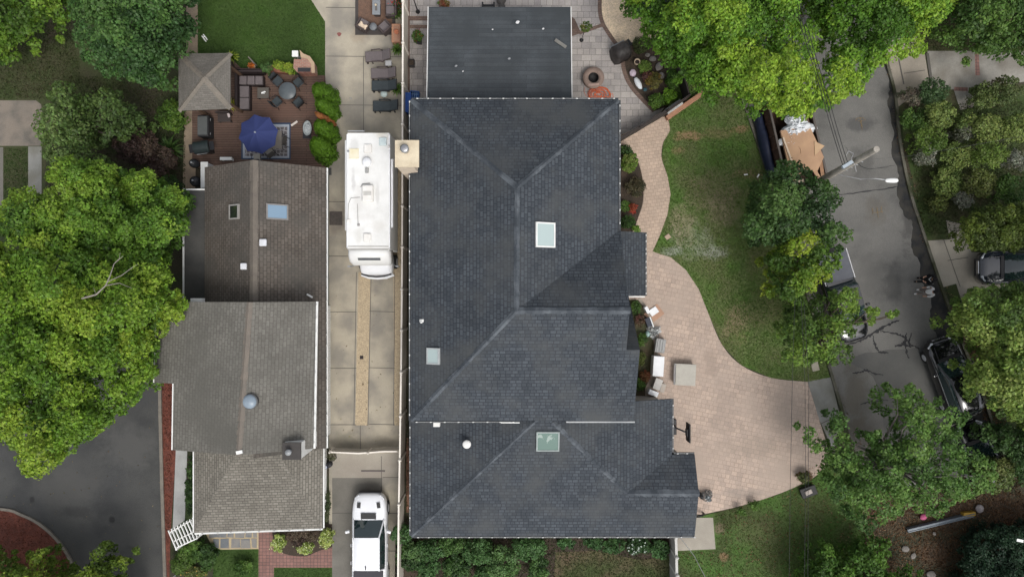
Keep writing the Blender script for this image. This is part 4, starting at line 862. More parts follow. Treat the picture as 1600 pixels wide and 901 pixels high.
sh('shrub', 'reddish shrub in the shade left of the grey roof eave', 240, 540, 14, 26, 1.2, [(.10, .05, .035), (.14, .07, .05), (.07, .06, .03)], 5, npl=60, group=gs)
# arborvitae seen leaning out from the camera
def cone(label, bx, by, tx, ty, z, wd, cols, seed, name='arborvitae', group='arborvitae by the deck'):
    rg = np.random.default_rng(seed); b = P(bx, by, 0); t = P(tx, ty, z); n = 5200
    u = rg.random(n)**.8; an = rg.uniform(0, 6.283, n); rad = wd*1.3*np.maximum(0, 1-u**2.2)**.6*(np.minimum(1, u*8)**.5)*rg.uniform(.75, 1.05, n)*(1+.12*np.sin(an*5+u*20))
    c = np.array(b)[None]*(1-u[:, None])+np.array(t)[None]*u[:, None]; pos = c+np.stack([np.cos(an)*rad, np.sin(an)*rad, 0*u], 1)
    nr = np.stack([np.cos(an), np.sin(an), .5+0*u], 1)+rg.normal(size=(n, 3))*.35
    v, tt = leafmesh(pos, nr, .10*rg.uniform(.7, 1.4, n), np.clip(tints(pos, cols, rg)*rg.uniform(.75, 1.25, (n, 1)), 0, 1), rg, .7)
    o = thing(name, label, 'conifer', tuple(b), 0, group); quadobj('crown', v, tt, LEAF, o, np.array(b))
    MB().tube([(0, 0, -.05), tuple((t-b)*.9)], [.05, .01], 6).build('trunk', BARK, o)
AV = [(.055, .125, .008), (.085, .18, .012), (.12, .24, .018)]
cone('topmost green arborvitae beside the round patio table', 519, 158, 493, 134, 3.0, .48, AV, 1)
cone('green arborvitae just above the orange one, wide at its foot', 521, 180, 497, 157, 2.7, .42, AV, 2)
cone('slim rusty orange arborvitae between green ones at the deck edge', 522, 196, 493, 176, 2.8, .17, [(.30, .10, .03), (.42, .15, .05), (.25, .14, .05)], 3)
cone('green arborvitae just below the rusty orange one', 520, 216, 495, 191, 2.7, .44, AV, 4)
cone('lowest green arborvitae at the bottom of the hedge row', 514, 244, 490, 219, 2.7, .50, AV, 5)
# deck planters and pots plants
rosette('spiky_plant', 'yellow green spiky plant at the upper right corner of the gazebo', 366, 92, .42, .6, Y1, 60, .05, 1, .1)
rosette('spiky_plant', 'yellow spiky plant at the lower right corner of the gazebo', 366, 166, .42, .6, [(.35, .33, .04), (.45, .40, .08), (.22, .26, .04)], 60, .045, 2, .1)
sh('shrub', 'dark green potted shrub in the planter beside the orange flower pot', 416, 106, 10, 8, .7, [(.06, .12, .03), (.09, .17, .05)], 6, cr=.14, leaf=.07, npl=50, zb=.3)
sh('lime_shrub', 'lime green plant left of the brick barbecue, next to the darker potted shrub', 435, 102, 9, 7, .7, Y1, 7, cr=.14, leaf=.07, npl=50, zb=.3)
sh('lime_shrub', 'lime green plant touching the brick barbecue', 450, 106, 9, 8, .7, Y1, 8, cr=.14, leaf=.07, npl=50, zb=.3)
# along the white fence and patio
FP = [(.06, .12, .02), (.10, .18, .03), (.15, .25, .05)]
for i, (x, y, lb) in enumerate(((621, 25, 'green plant at the top of the fence above the wooden planter'), (622, 80, 'yellow green plant by the fence beside the upper brown lounger'), (622, 142, 'yellow green plant by the fence between the dark loungers'))):
    rosette('fence_plant', lb, x, y, .42, .55, FP, 55, .05, 10+i, group='plants along the fence')
sh('red_flower_plant', 'plant with red blooms at the top edge beside the brown outdoor sofa', 622, 6, 8, 8, .8, [(.03, .06, .02), (.05, .08, .02)], 9, cr=.14, leaf=.07, npl=40, flowers=((.45, .04, .03), 40, .07))
sh('potted_plant', 'bushy green plant with red flowers in a dark pot left of the flat roof', 652, 56, 9, 8, .8, MG, 10, cr=.15, leaf=.08, npl=50, flowers=((.40, .05, .03), 20, .06), cat='plant')
sh('potted_plant', 'yellow green and red potted plant above the flat roof edge', 693, 4, 9, 7, .7, [(.2, .26, .03), (.28, .06, .05), (.1, .16, .03)], 11, cr=.15, leaf=.08, npl=50, cat='plant')
sh('hanging_flowers', 'green flower basket on the iron hook beside the flat roof', 917, 41, 9, 7, .45, [(.05, .10, .02), (.10, .15, .03), (.18, .16, .04)], 12, cr=.13, leaf=.07, npl=50, zb=1.5, cat='plant', flowers=((.6, .5, .5), 14, .05))
# garden bed at the patio
for i, (x, y, rx, ry, h, cols, nm, lb, fl) in enumerate((
    (1002, 70, 12, 12, .7, [(.05, .07, .02), (.09, .11, .04)], 'shrub', 'sparse grey green shrub beside the covered grill', None),
    (1008, 104, 9, 9, .6, [(.10, .17, .03), (.14, .22, .04)], 'shrub', 'light green plant below the round pot in the patio bed', None),
    (1022, 125, 12, 13, .8, [(.20, .12, .02), (.14, .12, .03), (.08, .09, .02)], 'autumn_shrub', 'orange brown plant in the middle of the patio bed', None),
    (1012, 118, 8, 9, .5, [(.18, .05, .05), (.10, .05, .04)], 'red_plant', 'dark red plant beside the white bag in the patio bed', None),
    (1024, 158, 13, 11, .9, [(.06, .12, .018), (.10, .18, .025), (.14, .24, .03)], 'shrub', 'bright green shrub at the lower tip of the patio bed', None),
    (1046, 150, 10, 12, 1.0, AV, 'shrub', 'green clipped shrub inside the dark fence corner', None),
    (1052, 122, 10, 16, 1.0, [(.03, .07, .01), (.05, .11, .014)], 'shrub', 'dark green clipped shrub beneath the bright maple edge', None),
    (984, 253, 14, 14, .9, [(.08, .14, .02), (.12, .2, .03), (.18, .2, .06)], 'shrub', 'bright green shrub at the top of the walk bed', None),
    (978, 235, 10, 8, .6, DG, 'shrub', 'dark green shrub in the upper corner of the walk bed', None),
    (993, 291, 15, 15, .9, [(.07, .06, .03), (.10, .085, .045), (.05, .05, .025)], 'airy_shrub', 'airy brown green shrub spilling onto the curved walk', None),
    (976, 322, 8, 9, .6, MG, 'shrub', 'small green shrub beside the red plant at the walk', None),
    (988, 326, 6, 8, .45, [(.35, .04, .03), (.22, .08, .03)], 'red_plant', 'bright red plant in the walk bed', None),
    (980, 346, 11, 11, .8, DG, 'shrub', 'dark shrub just above the porch roof', None),
    (994, 357, 6, 5, .5, [(.10, .18, .03), (.14, .24, .04)], 'shrub', 'small light green plant at the porch roof corner', None))):
    sh(nm, lb, x, y, rx, ry, h, cols, 20+i, cr=.2, leaf=.085, npl=65, group=gs)
for i, (x, y, cols, lb) in enumerate(((994, 480, MG, 'green plant by the porch roof in the side bed'), (1000, 500, [(.08, .09, .04), (.12, .05, .04)], 'reddish green plant in the side bed beside the white boxes'), (1003, 530, MG, 'green plant halfway down the side bed'), (1002, 560, OG, 'olive plant in the side bed'), (1008, 588, [(.22, .06, .03), (.12, .08, .03)], 'rusty red plant low in the side bed'), (1000, 600, MG, 'lowest green plant of the side bed'))):
    sh('bed_plant', lb, x, y, 8, 10, .45, cols, 40+i, cr=.16, leaf=.075, npl=50, group='plants in the side bed')
# front of the large house: leafy volunteers
bs = 'shrubs below the large house'
for i, (x, y, rx, ry, h, lb) in enumerate((
    (628, 836, 16, 14, 1.4, 'leafy shrub growing through the white fence'), (640, 868, 20, 22, 1.3, 'green shrub at the left end of the bed, near the fence'), (672, 858, 22, 18, 1.5, 'green shrub second from the fence under the eave'),
    (706, 852, 22, 16, 1.6, 'bushy shrub under the eave, third from the fence'), (668, 890, 20, 16, 1.1, 'low green shrub at the bottom edge near the fence'), (712, 888, 24, 18, 1.2, 'bright green shrub at the bottom edge, in front of the bushy one'),
    (746, 862, 24, 22, 1.8, 'tall dense shrub under the middle of the eave'), (786, 880, 28, 26, 1.9, 'largest blue green shrub below the eave'), (826, 856, 28, 18, 1.7, 'blue green shrub right of the largest one'), (842, 888, 16, 18, 1.2, 'right-hand low shrub before the bare lawn'), (760, 900, 18, 14, 1.1, 'low shrub cut by the bottom edge of the photo'))):
    sh('shrub', lb, x, y, rx, ry, h, [(.03, .065, .018), (.055, .115, .028), (.085, .165, .04), (.10, .18, .06)] if i % 2 else [(.035, .08, .022), (.06, .13, .035), (.08, .16, .055)], 60+i, cr=.26, leaf=.13, npl=60, group=bs)
for i, (x, y, rx, ry, lb) in enumerate(((928, 848, 16, 9, 'small green plant right of the shrubs under the eave'), (960, 852, 18, 13, 'broad-leaved green plant under the eave above the bare lawn'), (996, 852, 18, 13, 'broad-leaved plant with pale blooms under the eave'), (1030, 856, 16, 15, 'broad-leaved plant next to the white fence corner'), (885, 848, 12, 8, 'small dark plant at the start of the bare lawn'))):
    sh('hosta', lb, x, y, rx, ry, .8, [(.03, .07, .022), (.05, .11, .035), (.07, .15, .045)], 80+i, cr=.22, leaf=.15, npl=40, group=bs, flowers=((.45, .52, .45), 30, .12) if i in (2,) else None)
# front garden of the small house
LY = [(.14, .22, .04), (.24, .32, .06), (.40, .46, .14)]
for i, (x, y, rx, ry, cols, lb) in enumerate(((434, 848, 11, 12, LY, 'pale lime shrub left of the brown bush by the brick walk'), (476, 856, 13, 9, LY, 'pale lime shrub in front of the brown bush'), (510, 842, 11, 14, LY, 'pale lime shrub by the driveway near the white pickup'), (470, 838, 22, 14, [(.06, .04, .03), (.09, .06, .04), (.12, .09, .06)], 'brown bush between the pale lime shrubs'))):
    sh('shrub', lb, x, y, rx, ry, .9, cols, 90+i, cr=.18, leaf=.085, npl=60, group=gs, flowers=((.62, .66, .35), 60, .07) if i < 3 else None)
for i, (x, y, rx, ry, h, cols, lb) in enumerate(((297, 760, 7, 46, 1.0, DG, 'long dark hedge between the white slab and the tan roof'), (300, 860, 20, 18, 1.2, MG, 'bushy green shrub below the white trellis'), (284, 880, 16, 18, 1.0, [(.06, .11, .02), (.10, .16, .03)], 'yellow green shrub beside the mulch strip at the bottom'), (322, 870, 14, 22, 1.0, DG, 'dark shrub beside the front lawn'), (304, 894, 20, 10, .9, OG, 'olive shrub at the bottom edge left of the front lawn'), (380, 886, 16, 11, .6, MG, 'broad-leaved plant on the small front lawn'))):
    sh('shrub', lb, x, y, rx, ry, h, cols, 100+i, cr=.2, leaf=.1, npl=60, group=gs, flowers=((.5, .3, .08), 20, .08) if i == 4 else None)
sh('tall_grass', 'thin overgrown plant at the gap beside the white gate', 518, 712, 6, 8, .6, [(.08, .09, .04), (.14, .13, .08)], 110, cr=.14, leaf=.07, npl=30)
sh('shrub', 'narrow green plant between the porch and the dark parking bay', 511, 790, 5, 22, .6, [(.05, .08, .03), (.09, .10, .05)], 111, cr=.14, leaf=.07, npl=40)
# right-hand gardens
RG = [(.08, .12, .03), (.125, .175, .042), (.18, .23, .06)]; GR = [(.11, .12, .08), (.16, .17, .12), (.22, .23, .18)]
for i, (x, y, r, h, cols, lb) in enumerate((
    (1424, 150, 16, 1.4, [(.10, .08, .06), (.14, .12, .09), (.07, .09, .04)], 'pale twiggy shrub at the corner of the tan pavement'), (1460, 142, 24, 2.0, [(.035, .07, .025), (.055, .10, .035)], 'dark green shrub below the grey drive'),
    (1432, 185, 22, 1.6, MG, 'green shrub beside the right kerb, under the pale twiggy one'), (1470, 180, 24, 2.0, RG, 'mid green shrub in the right garden below the dark one'), (1512, 190, 20, 1.4, RG, 'light shrub at the end of the short paver path'),
    (1540, 150, 22, 2.0, [(.07, .10, .03), (.11, .15, .04)], 'leafy shrub on the drive edge in the upper right garden'), (1575, 140, 26, 2.2, [(.12, .09, .05), (.10, .12, .04), (.07, .1, .03)], 'brown tinged shrub by the right edge of the grey drive'),
    (1455, 218, 26, 2.4, [(.07, .12, .02), (.12, .18, .03)], 'bright green shrub in the middle of the right garden'), (1508, 206, 16, 1.5, GR, 'grey lavender-like shrub in the right garden'), (1545, 200, 26, 2.2, RG, 'round green shrub right of the grey lavender-like one'),
    (1590, 200, 26, 2.2, RG, 'green shrub on the right edge below the brown tinged one'), (1448, 242, 18, 1.3, GR, 'grey silvery shrub next to the right kerb'), (1495, 245, 26, 1.8, RG, 'olive green shrub in the central right garden'),
    (1548, 240, 26, 2.6, [(.08, .13, .02), (.13, .19, .035)], 'yellow green shrub toward the right edge'), (1595, 250, 24, 1.8, GR, 'grey green spiky shrub on the right edge'), (1480, 285, 26, 1.6, RG, 'broad low shrub above the strip of kerbside grass'),
    (1530, 285, 26, 1.8, OG, 'olive shrub above the dense olive green tree'), (1582, 295, 26, 2.0, MG, 'green shrub on the right edge above the dense olive tree'), (1505, 312, 14, 1.2, GR, 'small grey shrub where the parking drive begins'), (1466, 318, 14, 1.0, OG, 'low olive shrub near the right kerb above the parking drive'),
    (1528, 470, 18, 1.6, [(.06, .09, .04), (.11, .14, .07), (.16, .17, .10)], 'white-flecked shrub below the dark van'))):
    sh('shrub', lb, x, y, r, r*.85, h, cols, 130+i, cr=.3, leaf=.12, npl=55, group='shrubs of the right-hand gardens', flowers=((.6, .6, .62), 40, .09) if i == 20 else None)
tree('leafy_tree', 'small dull green tree over the leaf litter beyond the hidden black car', circ(1556, 742, 34, 26, 9), 1.8, 3.4, .36, .14, 85, [(.05, .08, .02), (.08, .12, .03), (.12, .14, .04)], 19, group=tg, holes=.05)
tree('evergreen_bush', 'very dark rounded evergreen in the bottom right corner', [(1508, 870), (1516, 846), (1540, 828), (1580, 822), (1700, 828), (1700, 990), (1515, 990)], 1.2, 3.0, .36, .12, 110, [(.010, .026, .014), (.016, .04, .02), (.024, .055, .026)], 18, base=(1600, 900), group=tg, dens=1.1)
for i, (x, y, r, cols, lb) in enumerate(((1258, 745, 12, [(.20, .07, .03), (.12, .08, .03), (.08, .10, .03)], 'rusty shrub at the lower corner of the paved driveway'), (1392, 760, 12, [(.18, .07, .03), (.10, .06, .03)], 'rusty shrub under the sprawling tree'), (1560, 720, 14, [(.16, .07, .04), (.08, .05, .03)], 'reddish shrub in the litter on the right'), (1500, 770, 16, [(.14, .07, .03), (.08, .06, .02)], 'brownish shrub above the grey boards'), (1180, 790, 9, MG, 'weed clump at the edge of the lower lawn'), (1160, 800, 8, MG, 'left weed clump beside the paved driveway curve'), (1296, 560, 7, DG, 'dark weed by the stone step at the kerb'))):
    sh('shrub', lb, x, y, r, r*.7, .6, cols, 160+i, cr=.18, leaf=.1, npl=40, group=gs)
# ================================================================ YARD STRUCTURES
wood_m = brick('deck_board', (.125, .078, .060), (.098, .064, .050), (.045, .028, .022), 4.0, .14, .012, off=.5, var=.15, bump=.4, spots=[sp(425, 120, 40, 12, (.15, .085, .06), .5), sp(440, 175, 50, 15, (.14, .08, .06), .5)])
dk = MB(); dz = .14
dk.prism(W([(309, 106), (362, 92), (384, 114), (507, 118), (507, 262), (300, 262), (300, 172), (309, 168)], dz), 0, dz)
one('deck', 'reddish brown plank deck behind the small left house', 'deck', dk, wood_m)
def L3(px, py, z=0): return P(px, py, z)
cedar = mk('cedar', (.38, .20, .12), (.30, .16, .10), scale=3, fine=.2, fscale=20)
wick = mk('brown_wicker', (.075, .058, .055), (.055, .043, .042), scale=8, fine=.35, fscale=50, bump=.5)
cush = mk('taupe_cushion', (.135, .115, .115), (.115, .098, .10), scale=5, fine=.15, fscale=50)
wickd = mk('dark_wicker', (.028, .031, .034), (.018, .02, .023), scale=8, fine=.35, fscale=50, bump=.5)
cushd = mk('charcoal_cushion', (.045, .055, .06), (.035, .043, .047), scale=5, fine=.15)
DZ = dz
# sectional sofa on the deck
t = thing('sectional_sofa', 'dark slatted corner sofa on the deck right of the gazebo', 'sofa', L3(386, 136, DZ)); x0, y0 = L3(372, 117, .5).x, L3(0, 117, .5).y
o = t.location
def q(px, py, z=.45): p = P(px, py, z); return p
for (a, b, nm) in (((375, 119), (412, 134), 'seat'), ((375, 135), (391, 172), 'seat')):
    A, B = q(*a), q(*b); MB().box(((A.x+B.x)/2, (A.y+B.y)/2, DZ+.2), (abs(B.x-A.x), abs(B.y-A.y)-.03, .36)).build('base', flat('sofa_frame', (.03, .022, .022)), t, o, bevel=.02)
    n = 3 if b[0] > 400 else 2
    for i in range(n):
        if b[0] > 400: c0_, c1_ = lerp(A.x, B.x, i/n), lerp(A.x, B.x, (i+1)/n); MB().box(((c0_+c1_)/2, (A.y+B.y)/2, DZ+.43), (abs(c1_-c0_)-.04, abs(B.y-A.y)-.07, .12)).build('cushion', cush, t, o, bevel=.03)
        else: c0_, c1_ = lerp(A.y, B.y, i/n), lerp(A.y, B.y, (i+1)/n); MB().box(((A.x+B.x)/2, (c0_+c1_)/2, DZ+.43), (abs(B.x-A.x)-.07, abs(c1_-c0_)-.04, .12)).build('cushion', cush, t, o, bevel=.03)
A, B = q(372, 115), q(413, 173)
MB().box(((A.x+B.x)/2, A.y+.03, DZ+.38), (abs(B.x-A.x), .12, .72)).build('backrest', flat('sofa_frame', (.03, .022, .022)), t, o, bevel=.02)
MB().box((A.x+.02, (A.y+B.y)/2-.05, DZ+.38), (.12, abs(B.y-A.y)-.05, .72)).build('backrest', flat('sofa_frame', (.03, .022, .022)), t, o, bevel=.02)
# coffee table with things on it
c = q(412, 146, .4); t = thing('coffee_table', 'square dark coffee table in front of the slatted corner sofa', 'table', (c.x, c.y, DZ))
MB().box((0, 0, .37), (.66, .62, .05)).build('tabletop', flat('table_taupe', (.09, .08, .068)), t, bevel=.015)
for sx in (-1, 1):
    for sy in (-1, 1): MB().box((sx*.29, sy*.27, .17), (.05, .05, .35)).build('leg', darkM, t)
one('serving_tray', 'small white tray with cups on the square coffee table', 'tray', MB().box((0, 0, .01), (.18, .09, .02), .3).lathe([(.035, .01), (.04, .09), (0, .09)], (.14, .04, 0), 10).lathe([(.03, .01), (.035, .08), (0, .08)], (.08, -.05, 0), 10), whiteM, (c.x, c.y, DZ+.4))
# round table and four chairs
c = q(450, 143, .7)
t = thing('round_table', 'round dark grey patio table among four dark chairs on the deck', 'table', (c.x, c.y, DZ))
MB().lathe([(.0, .68), (.49, .68), (.50, .70), (.49, .72), (0, .72)], n=36).build('tabletop', mk('slate_top', (.095, .11, .118), (.08, .092, .1), scale=4, rough=.35, fine=.1), t)
MB().lathe([(.3, 0), (.3, .03), (.04, .06), (.04, .68), (0, .68)], n=16).build('pedestal', darkM, t)
def patio_chair():
    t = thing('patio_chair', 'x', 'chair')
    MB().box((0, 0, .42), (.48, .46, .05)).build('seat', cushd, t, bevel=.02)
    b = MB(); b.loft([[(x*(1), -.22-.05*math.cos(x*5)-dy, z) for x, dy, z in ((-.24, 0, .42), (-.12, .0, .42), (0, 0, .42), (.12, 0, .42), (.24, 0, .42), (.24, .04, .42), (-.24, .04, .42))], [(x, -.30-.05*math.cos(x*5)-dy, z) for x, dy, z in ((-.24, 0, .88), (-.12, 0, .90), (0, 0, .91), (.12, 0, .90), (.24, 0, .88), (.24, .04, .88), (-.24, .04, .88))]])
    b.build('backrest', wickd, t)
    for sx in (-1, 1):
        MB().tube([(sx*.25, .2, .42), (sx*.27, .2, .62), (sx*.27, -.25, .66)], .018, 6).build('armrest', blackM, t)
        for sy in (-1, 1): MB().tube([(sx*.22, sy*.2, .42), (sx*.26, sy*.27, 0)], .018, 6).build('leg', blackM, t)
    return t
ch0 = patio_chair()
def chair_at(i, px, py, face, label, z=DZ, src=ch0, group='dark chairs around the round deck table', first=False):
    r_ = src if first else copy_tree(src); p = P(px, py, z+.4); r_.location = (p.x, p.y, z); d = P(face[0], face[1])-P(px, py); r_.rotation_euler = (0, 0, math.atan2(d.y, d.x)-math.pi/2)
    tag(r_, label, 'chair', group); return r_
chair_at(0, 434, 127, (450, 143), 'dark patio chair at the upper left of the round deck table', first=True)
for px, py, lb in ((466, 129, 'dark patio chair at the upper right of the round deck table'), (433, 159, 'dark patio chair at the lower left of the round deck table'), (466, 160, 'dark patio chair at the lower right of the round deck table')): chair_at(0, px, py, (450, 143), lb)
# rug, umbrella, table, chairs below
rg_ = thing('outdoor_rug', 'patterned grey rug with navy border under the blue umbrella', 'rug', L3(416, 220, DZ))
o = rg_.location; R0 = W([(377, 192), (454, 192), (454, 249), (377, 249)], DZ)
MB().prism(R0, DZ+.004, DZ+.012).build('border', flat('rug_navy', (.035, .06, .11)), rg_, o)
R1 = W([(379.5, 194.5), (452, 194.5), (452, 247), (379.5, 247)], DZ); MB().prism(R1, DZ+.012, DZ+.016).build('trim', flat('rug_pale', (.35, .38, .43)), rg_, o)
m, nt, b = newmat('rug_field'); co = N(nt, 'ShaderNodeTexCoord').outputs['Object']; vo = N(nt, 'ShaderNodeTexVoronoi', feature='DISTANCE_TO_EDGE'); vo.inputs['Scale'].default_value = 4.5; vo.inputs['Randomness'].default_value = .35; nt.links.new(co, vo.inputs['Vector'])
nt.links.new(mixc(nt, ramp(nt, vo.outputs[0], .06, .12), (.36, .35, .35), (.13, .115, .12)), b.inputs['Base Color']); b.inputs['Roughness'].default_value = .9
R2 = W([(383, 198), (449, 198), (449, 244), (383, 244)], DZ); MB().prism(R2, DZ+.016, DZ+.020).build('field', m, rg_, o)
uc = P(399, 207, 2.5); ut = thing('patio_umbrella', 'navy blue octagonal market umbrella open over the patterned rug', 'umbrella', (uc.x, uc.y, DZ))
m, nt, b = newmat('navy_canvas'); b.inputs['Base Color'].default_value = (.022, .034, .125, 1); b.inputs['Roughness'].default_value = .85
cp = MB(); ru = 1.12
for k in range(8):
    secs = []
    for i in range(7):
        u = i/6; row = []
        for j in range(7):
            an = (k+j/6)*math.pi/4+.2; mid = 1-abs(j/6-.5)*2; rr_ = ru*u*(math.cos(math.pi/8)/math.cos((j/6-.5)*math.pi/4))*(1-.05*mid*u); row.append((rr_*math.cos(an), rr_*math.sin(an), 2.42-.48*u**1.2-.05*mid*u))
        secs.append(row)
    cp.loft(secs, close=False, caps=False)
cp.build('canopy', m, ut)
for k in range(8): an = k*math.pi/4+.2; MB().tube([(0.02*math.cos(an), .02*math.sin(an), 2.40), (ru*math.cos(an), ru*math.sin(an), 1.92)], .012, 5).build('rib', greyM, ut)
MB().tube([(0, 0, 0), (0, 0, 2.42)], .022, 8).lathe([(.25, 0), (.25, .05), (.05, .08), (0, .08)]).build('pole', greyM, ut)
MB().lathe([(.05, 2.40), (.05, 2.47), (0, 2.5)], n=12).build('finial', flat('finial', (.35, .38, .45)), ut)
tt = thing('dining_table', 'glass patio table beneath the navy umbrella, only its corner showing', 'table', (uc.x+.12, uc.y-.1, DZ+.02))
MB().box((.15, .05, .70), (1.25, 1.0, .03)).build('tabletop', flat('table_taupe2', (.20, .18, .16)), tt, bevel=.01)
for sx in (-1, 1):
    for sy in (-1, 1): MB().tube([(.15+sx*.5, .05+sy*.4, .69), (.15+sx*.55, .05+sy*.44, 0)], .02, 6).build('leg', blackM, tt)
def sling_chair():
    t = thing('sling_chair', 'x', 'chair'); MB().box((0, 0, .42), (.42, .42, .04)).build('seat', flat('sling_beige', (.36, .34, .30)), t, bevel=.015)
    MB().box((0, -.24, .66), (.42, .04, .46), rx=-.15).build('backrest', flat('sling_dark', (.10, .09, .085)), t)
    for sx in (-1, 1):
        MB().tube([(sx*.24, .22, 0), (sx*.25, .2, .6), (sx*.25, -.3, .62), (sx*.24, -.32, .9)], .016, 6).build('armrest', blackM, t); MB().tube([(sx*.23, -.2, .42), (sx*.25, -.34, 0)], .016, 6).build('leg', blackM, t)
    return t
sc0 = sling_chair()
chair_at(0, 440, 220, (400, 214), 'beige seated chair right of the navy umbrella on the rug', z=DZ+.02, src=sc0, group='chairs under the navy umbrella', first=True)
chair_at(0, 422, 238, (403, 212), 'beige seated chair at the lower right of the navy umbrella', z=DZ+.02, src=sc0, group='chairs under the navy umbrella')
chair_at(0, 402, 246, (400, 212), 'dark backed chair below the navy umbrella near the roof edge', z=DZ+.02, src=sc0, group='chairs under the navy umbrella')
# storage box, covered grill, kamado grill, serving counter, small bits on the deck
c = P(318, 197, .8); t = thing('storage_cabinet', 'grey topped outdoor cabinet by the tan side path', 'cabinet', (c.x, c.y, DZ))
MB().box((0, 0, .38), (.62, 1.2, .76)).build('body', flat('cab_body', (.025, .025, .027)), t, bevel=.03); MB().box((-.02, 0, .78), (.55, 1.05, .05)).build('lid', flat('cab_lid', (.085, .09, .088)), t, bevel=.02)
for y in (-.4, .4): MB().box((.32, y, .5), (.02, .12, .03)).build('handle', greyM, t)
c = P(315, 230, .9); t = thing('grill', 'black barbecue grill with folded side shelves, below the grey topped cabinet', 'grill', (c.x, c.y, DZ), .15)
lid = MB(); lid.loft([[(x, .36*math.cos(a), .78+.26*math.sin(a)) for a in [math.pi*i/8 for i in range(9)]] for x in (-.42, -.4, .4, .42)]); lid.build('lid', mk('grill_black', (.025, .035, .035), (.018, .024, .025), scale=4, rough=.3), t)
MB().box((0, 0, .40), (.8, .55, .74)).build('cart', blackM, t, bevel=.02)
for s in (-1, 1): MB().box((s*.58, 0, .78), (.28, .5, .04)).build('side_shelf', blackM, t, bevel=.01)
MB().tube([(-.3, -.4, .85), (.3, -.4, .85)], .015, 6).build('handle', greyM, t)
for s in (-1, 1): MB().lathe([(.08, -.02), (.08, .02)], (s*.35, .25, .08), 12).build('wheel', darkM, t)
c = P(318, 273, 1.0); t = thing('side_counter', 'narrow white topped counter against the brown roof corner', 'counter', (c.x, c.y, 0)); MB().box((0, 0, .9), (.42, 1.5, .05)).build('countertop', whiteM, t, bevel=.01); MB().box((0, 0, .44), (.36, 1.4, .86)).build('body', flat('ctr', (.5, .5, .5)), t)
def kamado(lb, px, py, r, z, mat=None):
    c = P(px, py, z+.5); t = thing('kettle_grill', lb, 'grill', (c.x, c.y, z)); m_ = mat or mk('glaze', (.02, .022, .024), (.03, .032, .035), scale=4, rough=.25)
    MB().lathe([(r*.5, .25), (r*.9, .4), (r, .62), (0, .62)], n=22).build('bowl', m_, t); MB().lathe([(r*1.02, .63), (r*.9, .8), (r*.55, .93), (.05, .97), (0, .97)], n=22).build('lid', m_, t); MB().lathe([(.05, .96), (.06, 1.04), (0, 1.05)], n=10).build('vent_cap', greyM, t)
    for k in range(3): a = k*2.1; MB().tube([(r*.5*math.cos(a), r*.5*math.sin(a), .3), (r*.9*math.cos(a), r*.9*math.sin(a), 0)], .02, 5).build('leg', blackM, t)
kamado('black kettle grill at the corner of the white topped counter', 305, 256, .26, 0); kamado('black round smoker just above the dark flat side roof', 307, 284, .30, 0)
one('bench_cushion', 'white slim bench on the deck left of the patterned rug', 'bench', MB().box((0, 0, .36), (.68, .18, .08)).box((-.28, 0, .17), (.05, .15, .34)).box((.28, 0, .17), (.05, .15, .34)), whiteM, (P(353, 248, .5).x, P(353, 248, .5).y, DZ))
t = thing('lounge_chair', 'dark slatted chair with a pale towel below the gazebo edge', 'chair', (P(350, 183, .5).x, P(350, 183, .5).y, DZ))
MB().box((0, 0, .35), (.75, .55, .06)).build('seat', flat('slat_dark', (.05, .04, .038)), t, bevel=.02); MB().box((0, .22, .55), (.75, .06, .4)).build('backrest', flat('slat_dark', (.05, .04, .038)), t)
for sx in (-1, 1):
    for sy in (-1, 1): MB().box((sx*.33, sy*.22, .16), (.05, .05, .32)).build('leg', darkM, t)
one('towel', 'pale folded towel hanging on the dark slatted chair', 'towel', MB().box((0, 0, 0), (.13, .34, .05), .3), flat('towel', (.55, .48, .47)), (P(357, 179, .55).x, P(357, 179, .55).y, DZ+.43), bevel=.02)
one('pool_noodle_board', 'small white board lying on the deck right of the rug', 'board', MB().box((0, 0, .015), (.12, .44, .03)), flat('board_w', (.68, .62, .56)), (P(461, 194).x, P(461, 194).y, DZ), rz=-.95, bevel=.01)
t = thing('water_fountain', 'oval white garden basin between the deck and the arborvitae', 'basin', (P(481, 201, .4).x, P(481, 201, .4).y, DZ))
MB().lathe([(.15, 0), (.22, .25), (.25, .40), (.21, .40), (.17, .3), (0, .3)], n=26, sy=1.75).build('bowl', flat('basin', (.33, .36, .36)), t); MB().lathe([(.17, .31), (.17, .33), (0, .33)], n=26, sy=1.75).build('grate', mk('grate', (.5, .52, .52), (.3, .33, .34), scale=14, contrast=(.45, .55)), t)
one('basin_mat', 'dark slab under the oval white basin', 'mat', MB().box((0, 0, .01), (.5, .9, .02)), darkM, (P(480, 204).x+.03, P(480, 204).y-.06, DZ), bevel=.005)
one('terracotta_planter', 'long low terracotta planter under the lime green plants', 'planter', MB().box((0, 0, .17), (1.35, .42, .34)), mk('terracotta', (.26, .11, .07), (.2, .08, .055), scale=3, fine=.15), (P(435, 108, .3).x, P(435, 108, .3).y, 0), bevel=.02)
t = thing('flower_pot', 'round pale pot of orange flowers on the planter left of the green plants', 'flower pot', (P(391, 102, .5).x, P(391, 102, .5).y, 0))
MB().lathe([(.13, 0), (.2, .3), (.22, .32), (.18, .32), (0, .28)], n=22).build('pot', flat('pot_cream', (.5, .42, .3)), t); rgx = np.random.default_rng(4); n = 160; pp = np.stack([rgx.normal(0, .08, n), rgx.normal(0, .08, n), rgx.uniform(.3, .45, n)], 1); v_, t_ = leafmesh(pp, rgx.normal(size=(n, 3))*.3+np.array([0, 0, 1]), np.full(n, .08), np.tile([.5, .14, .02], (n, 1))*rgx.uniform(.5, 1.3, (n, 1)), rgx, .9); quadobj('flowers', v_, t_, LEAF, t)
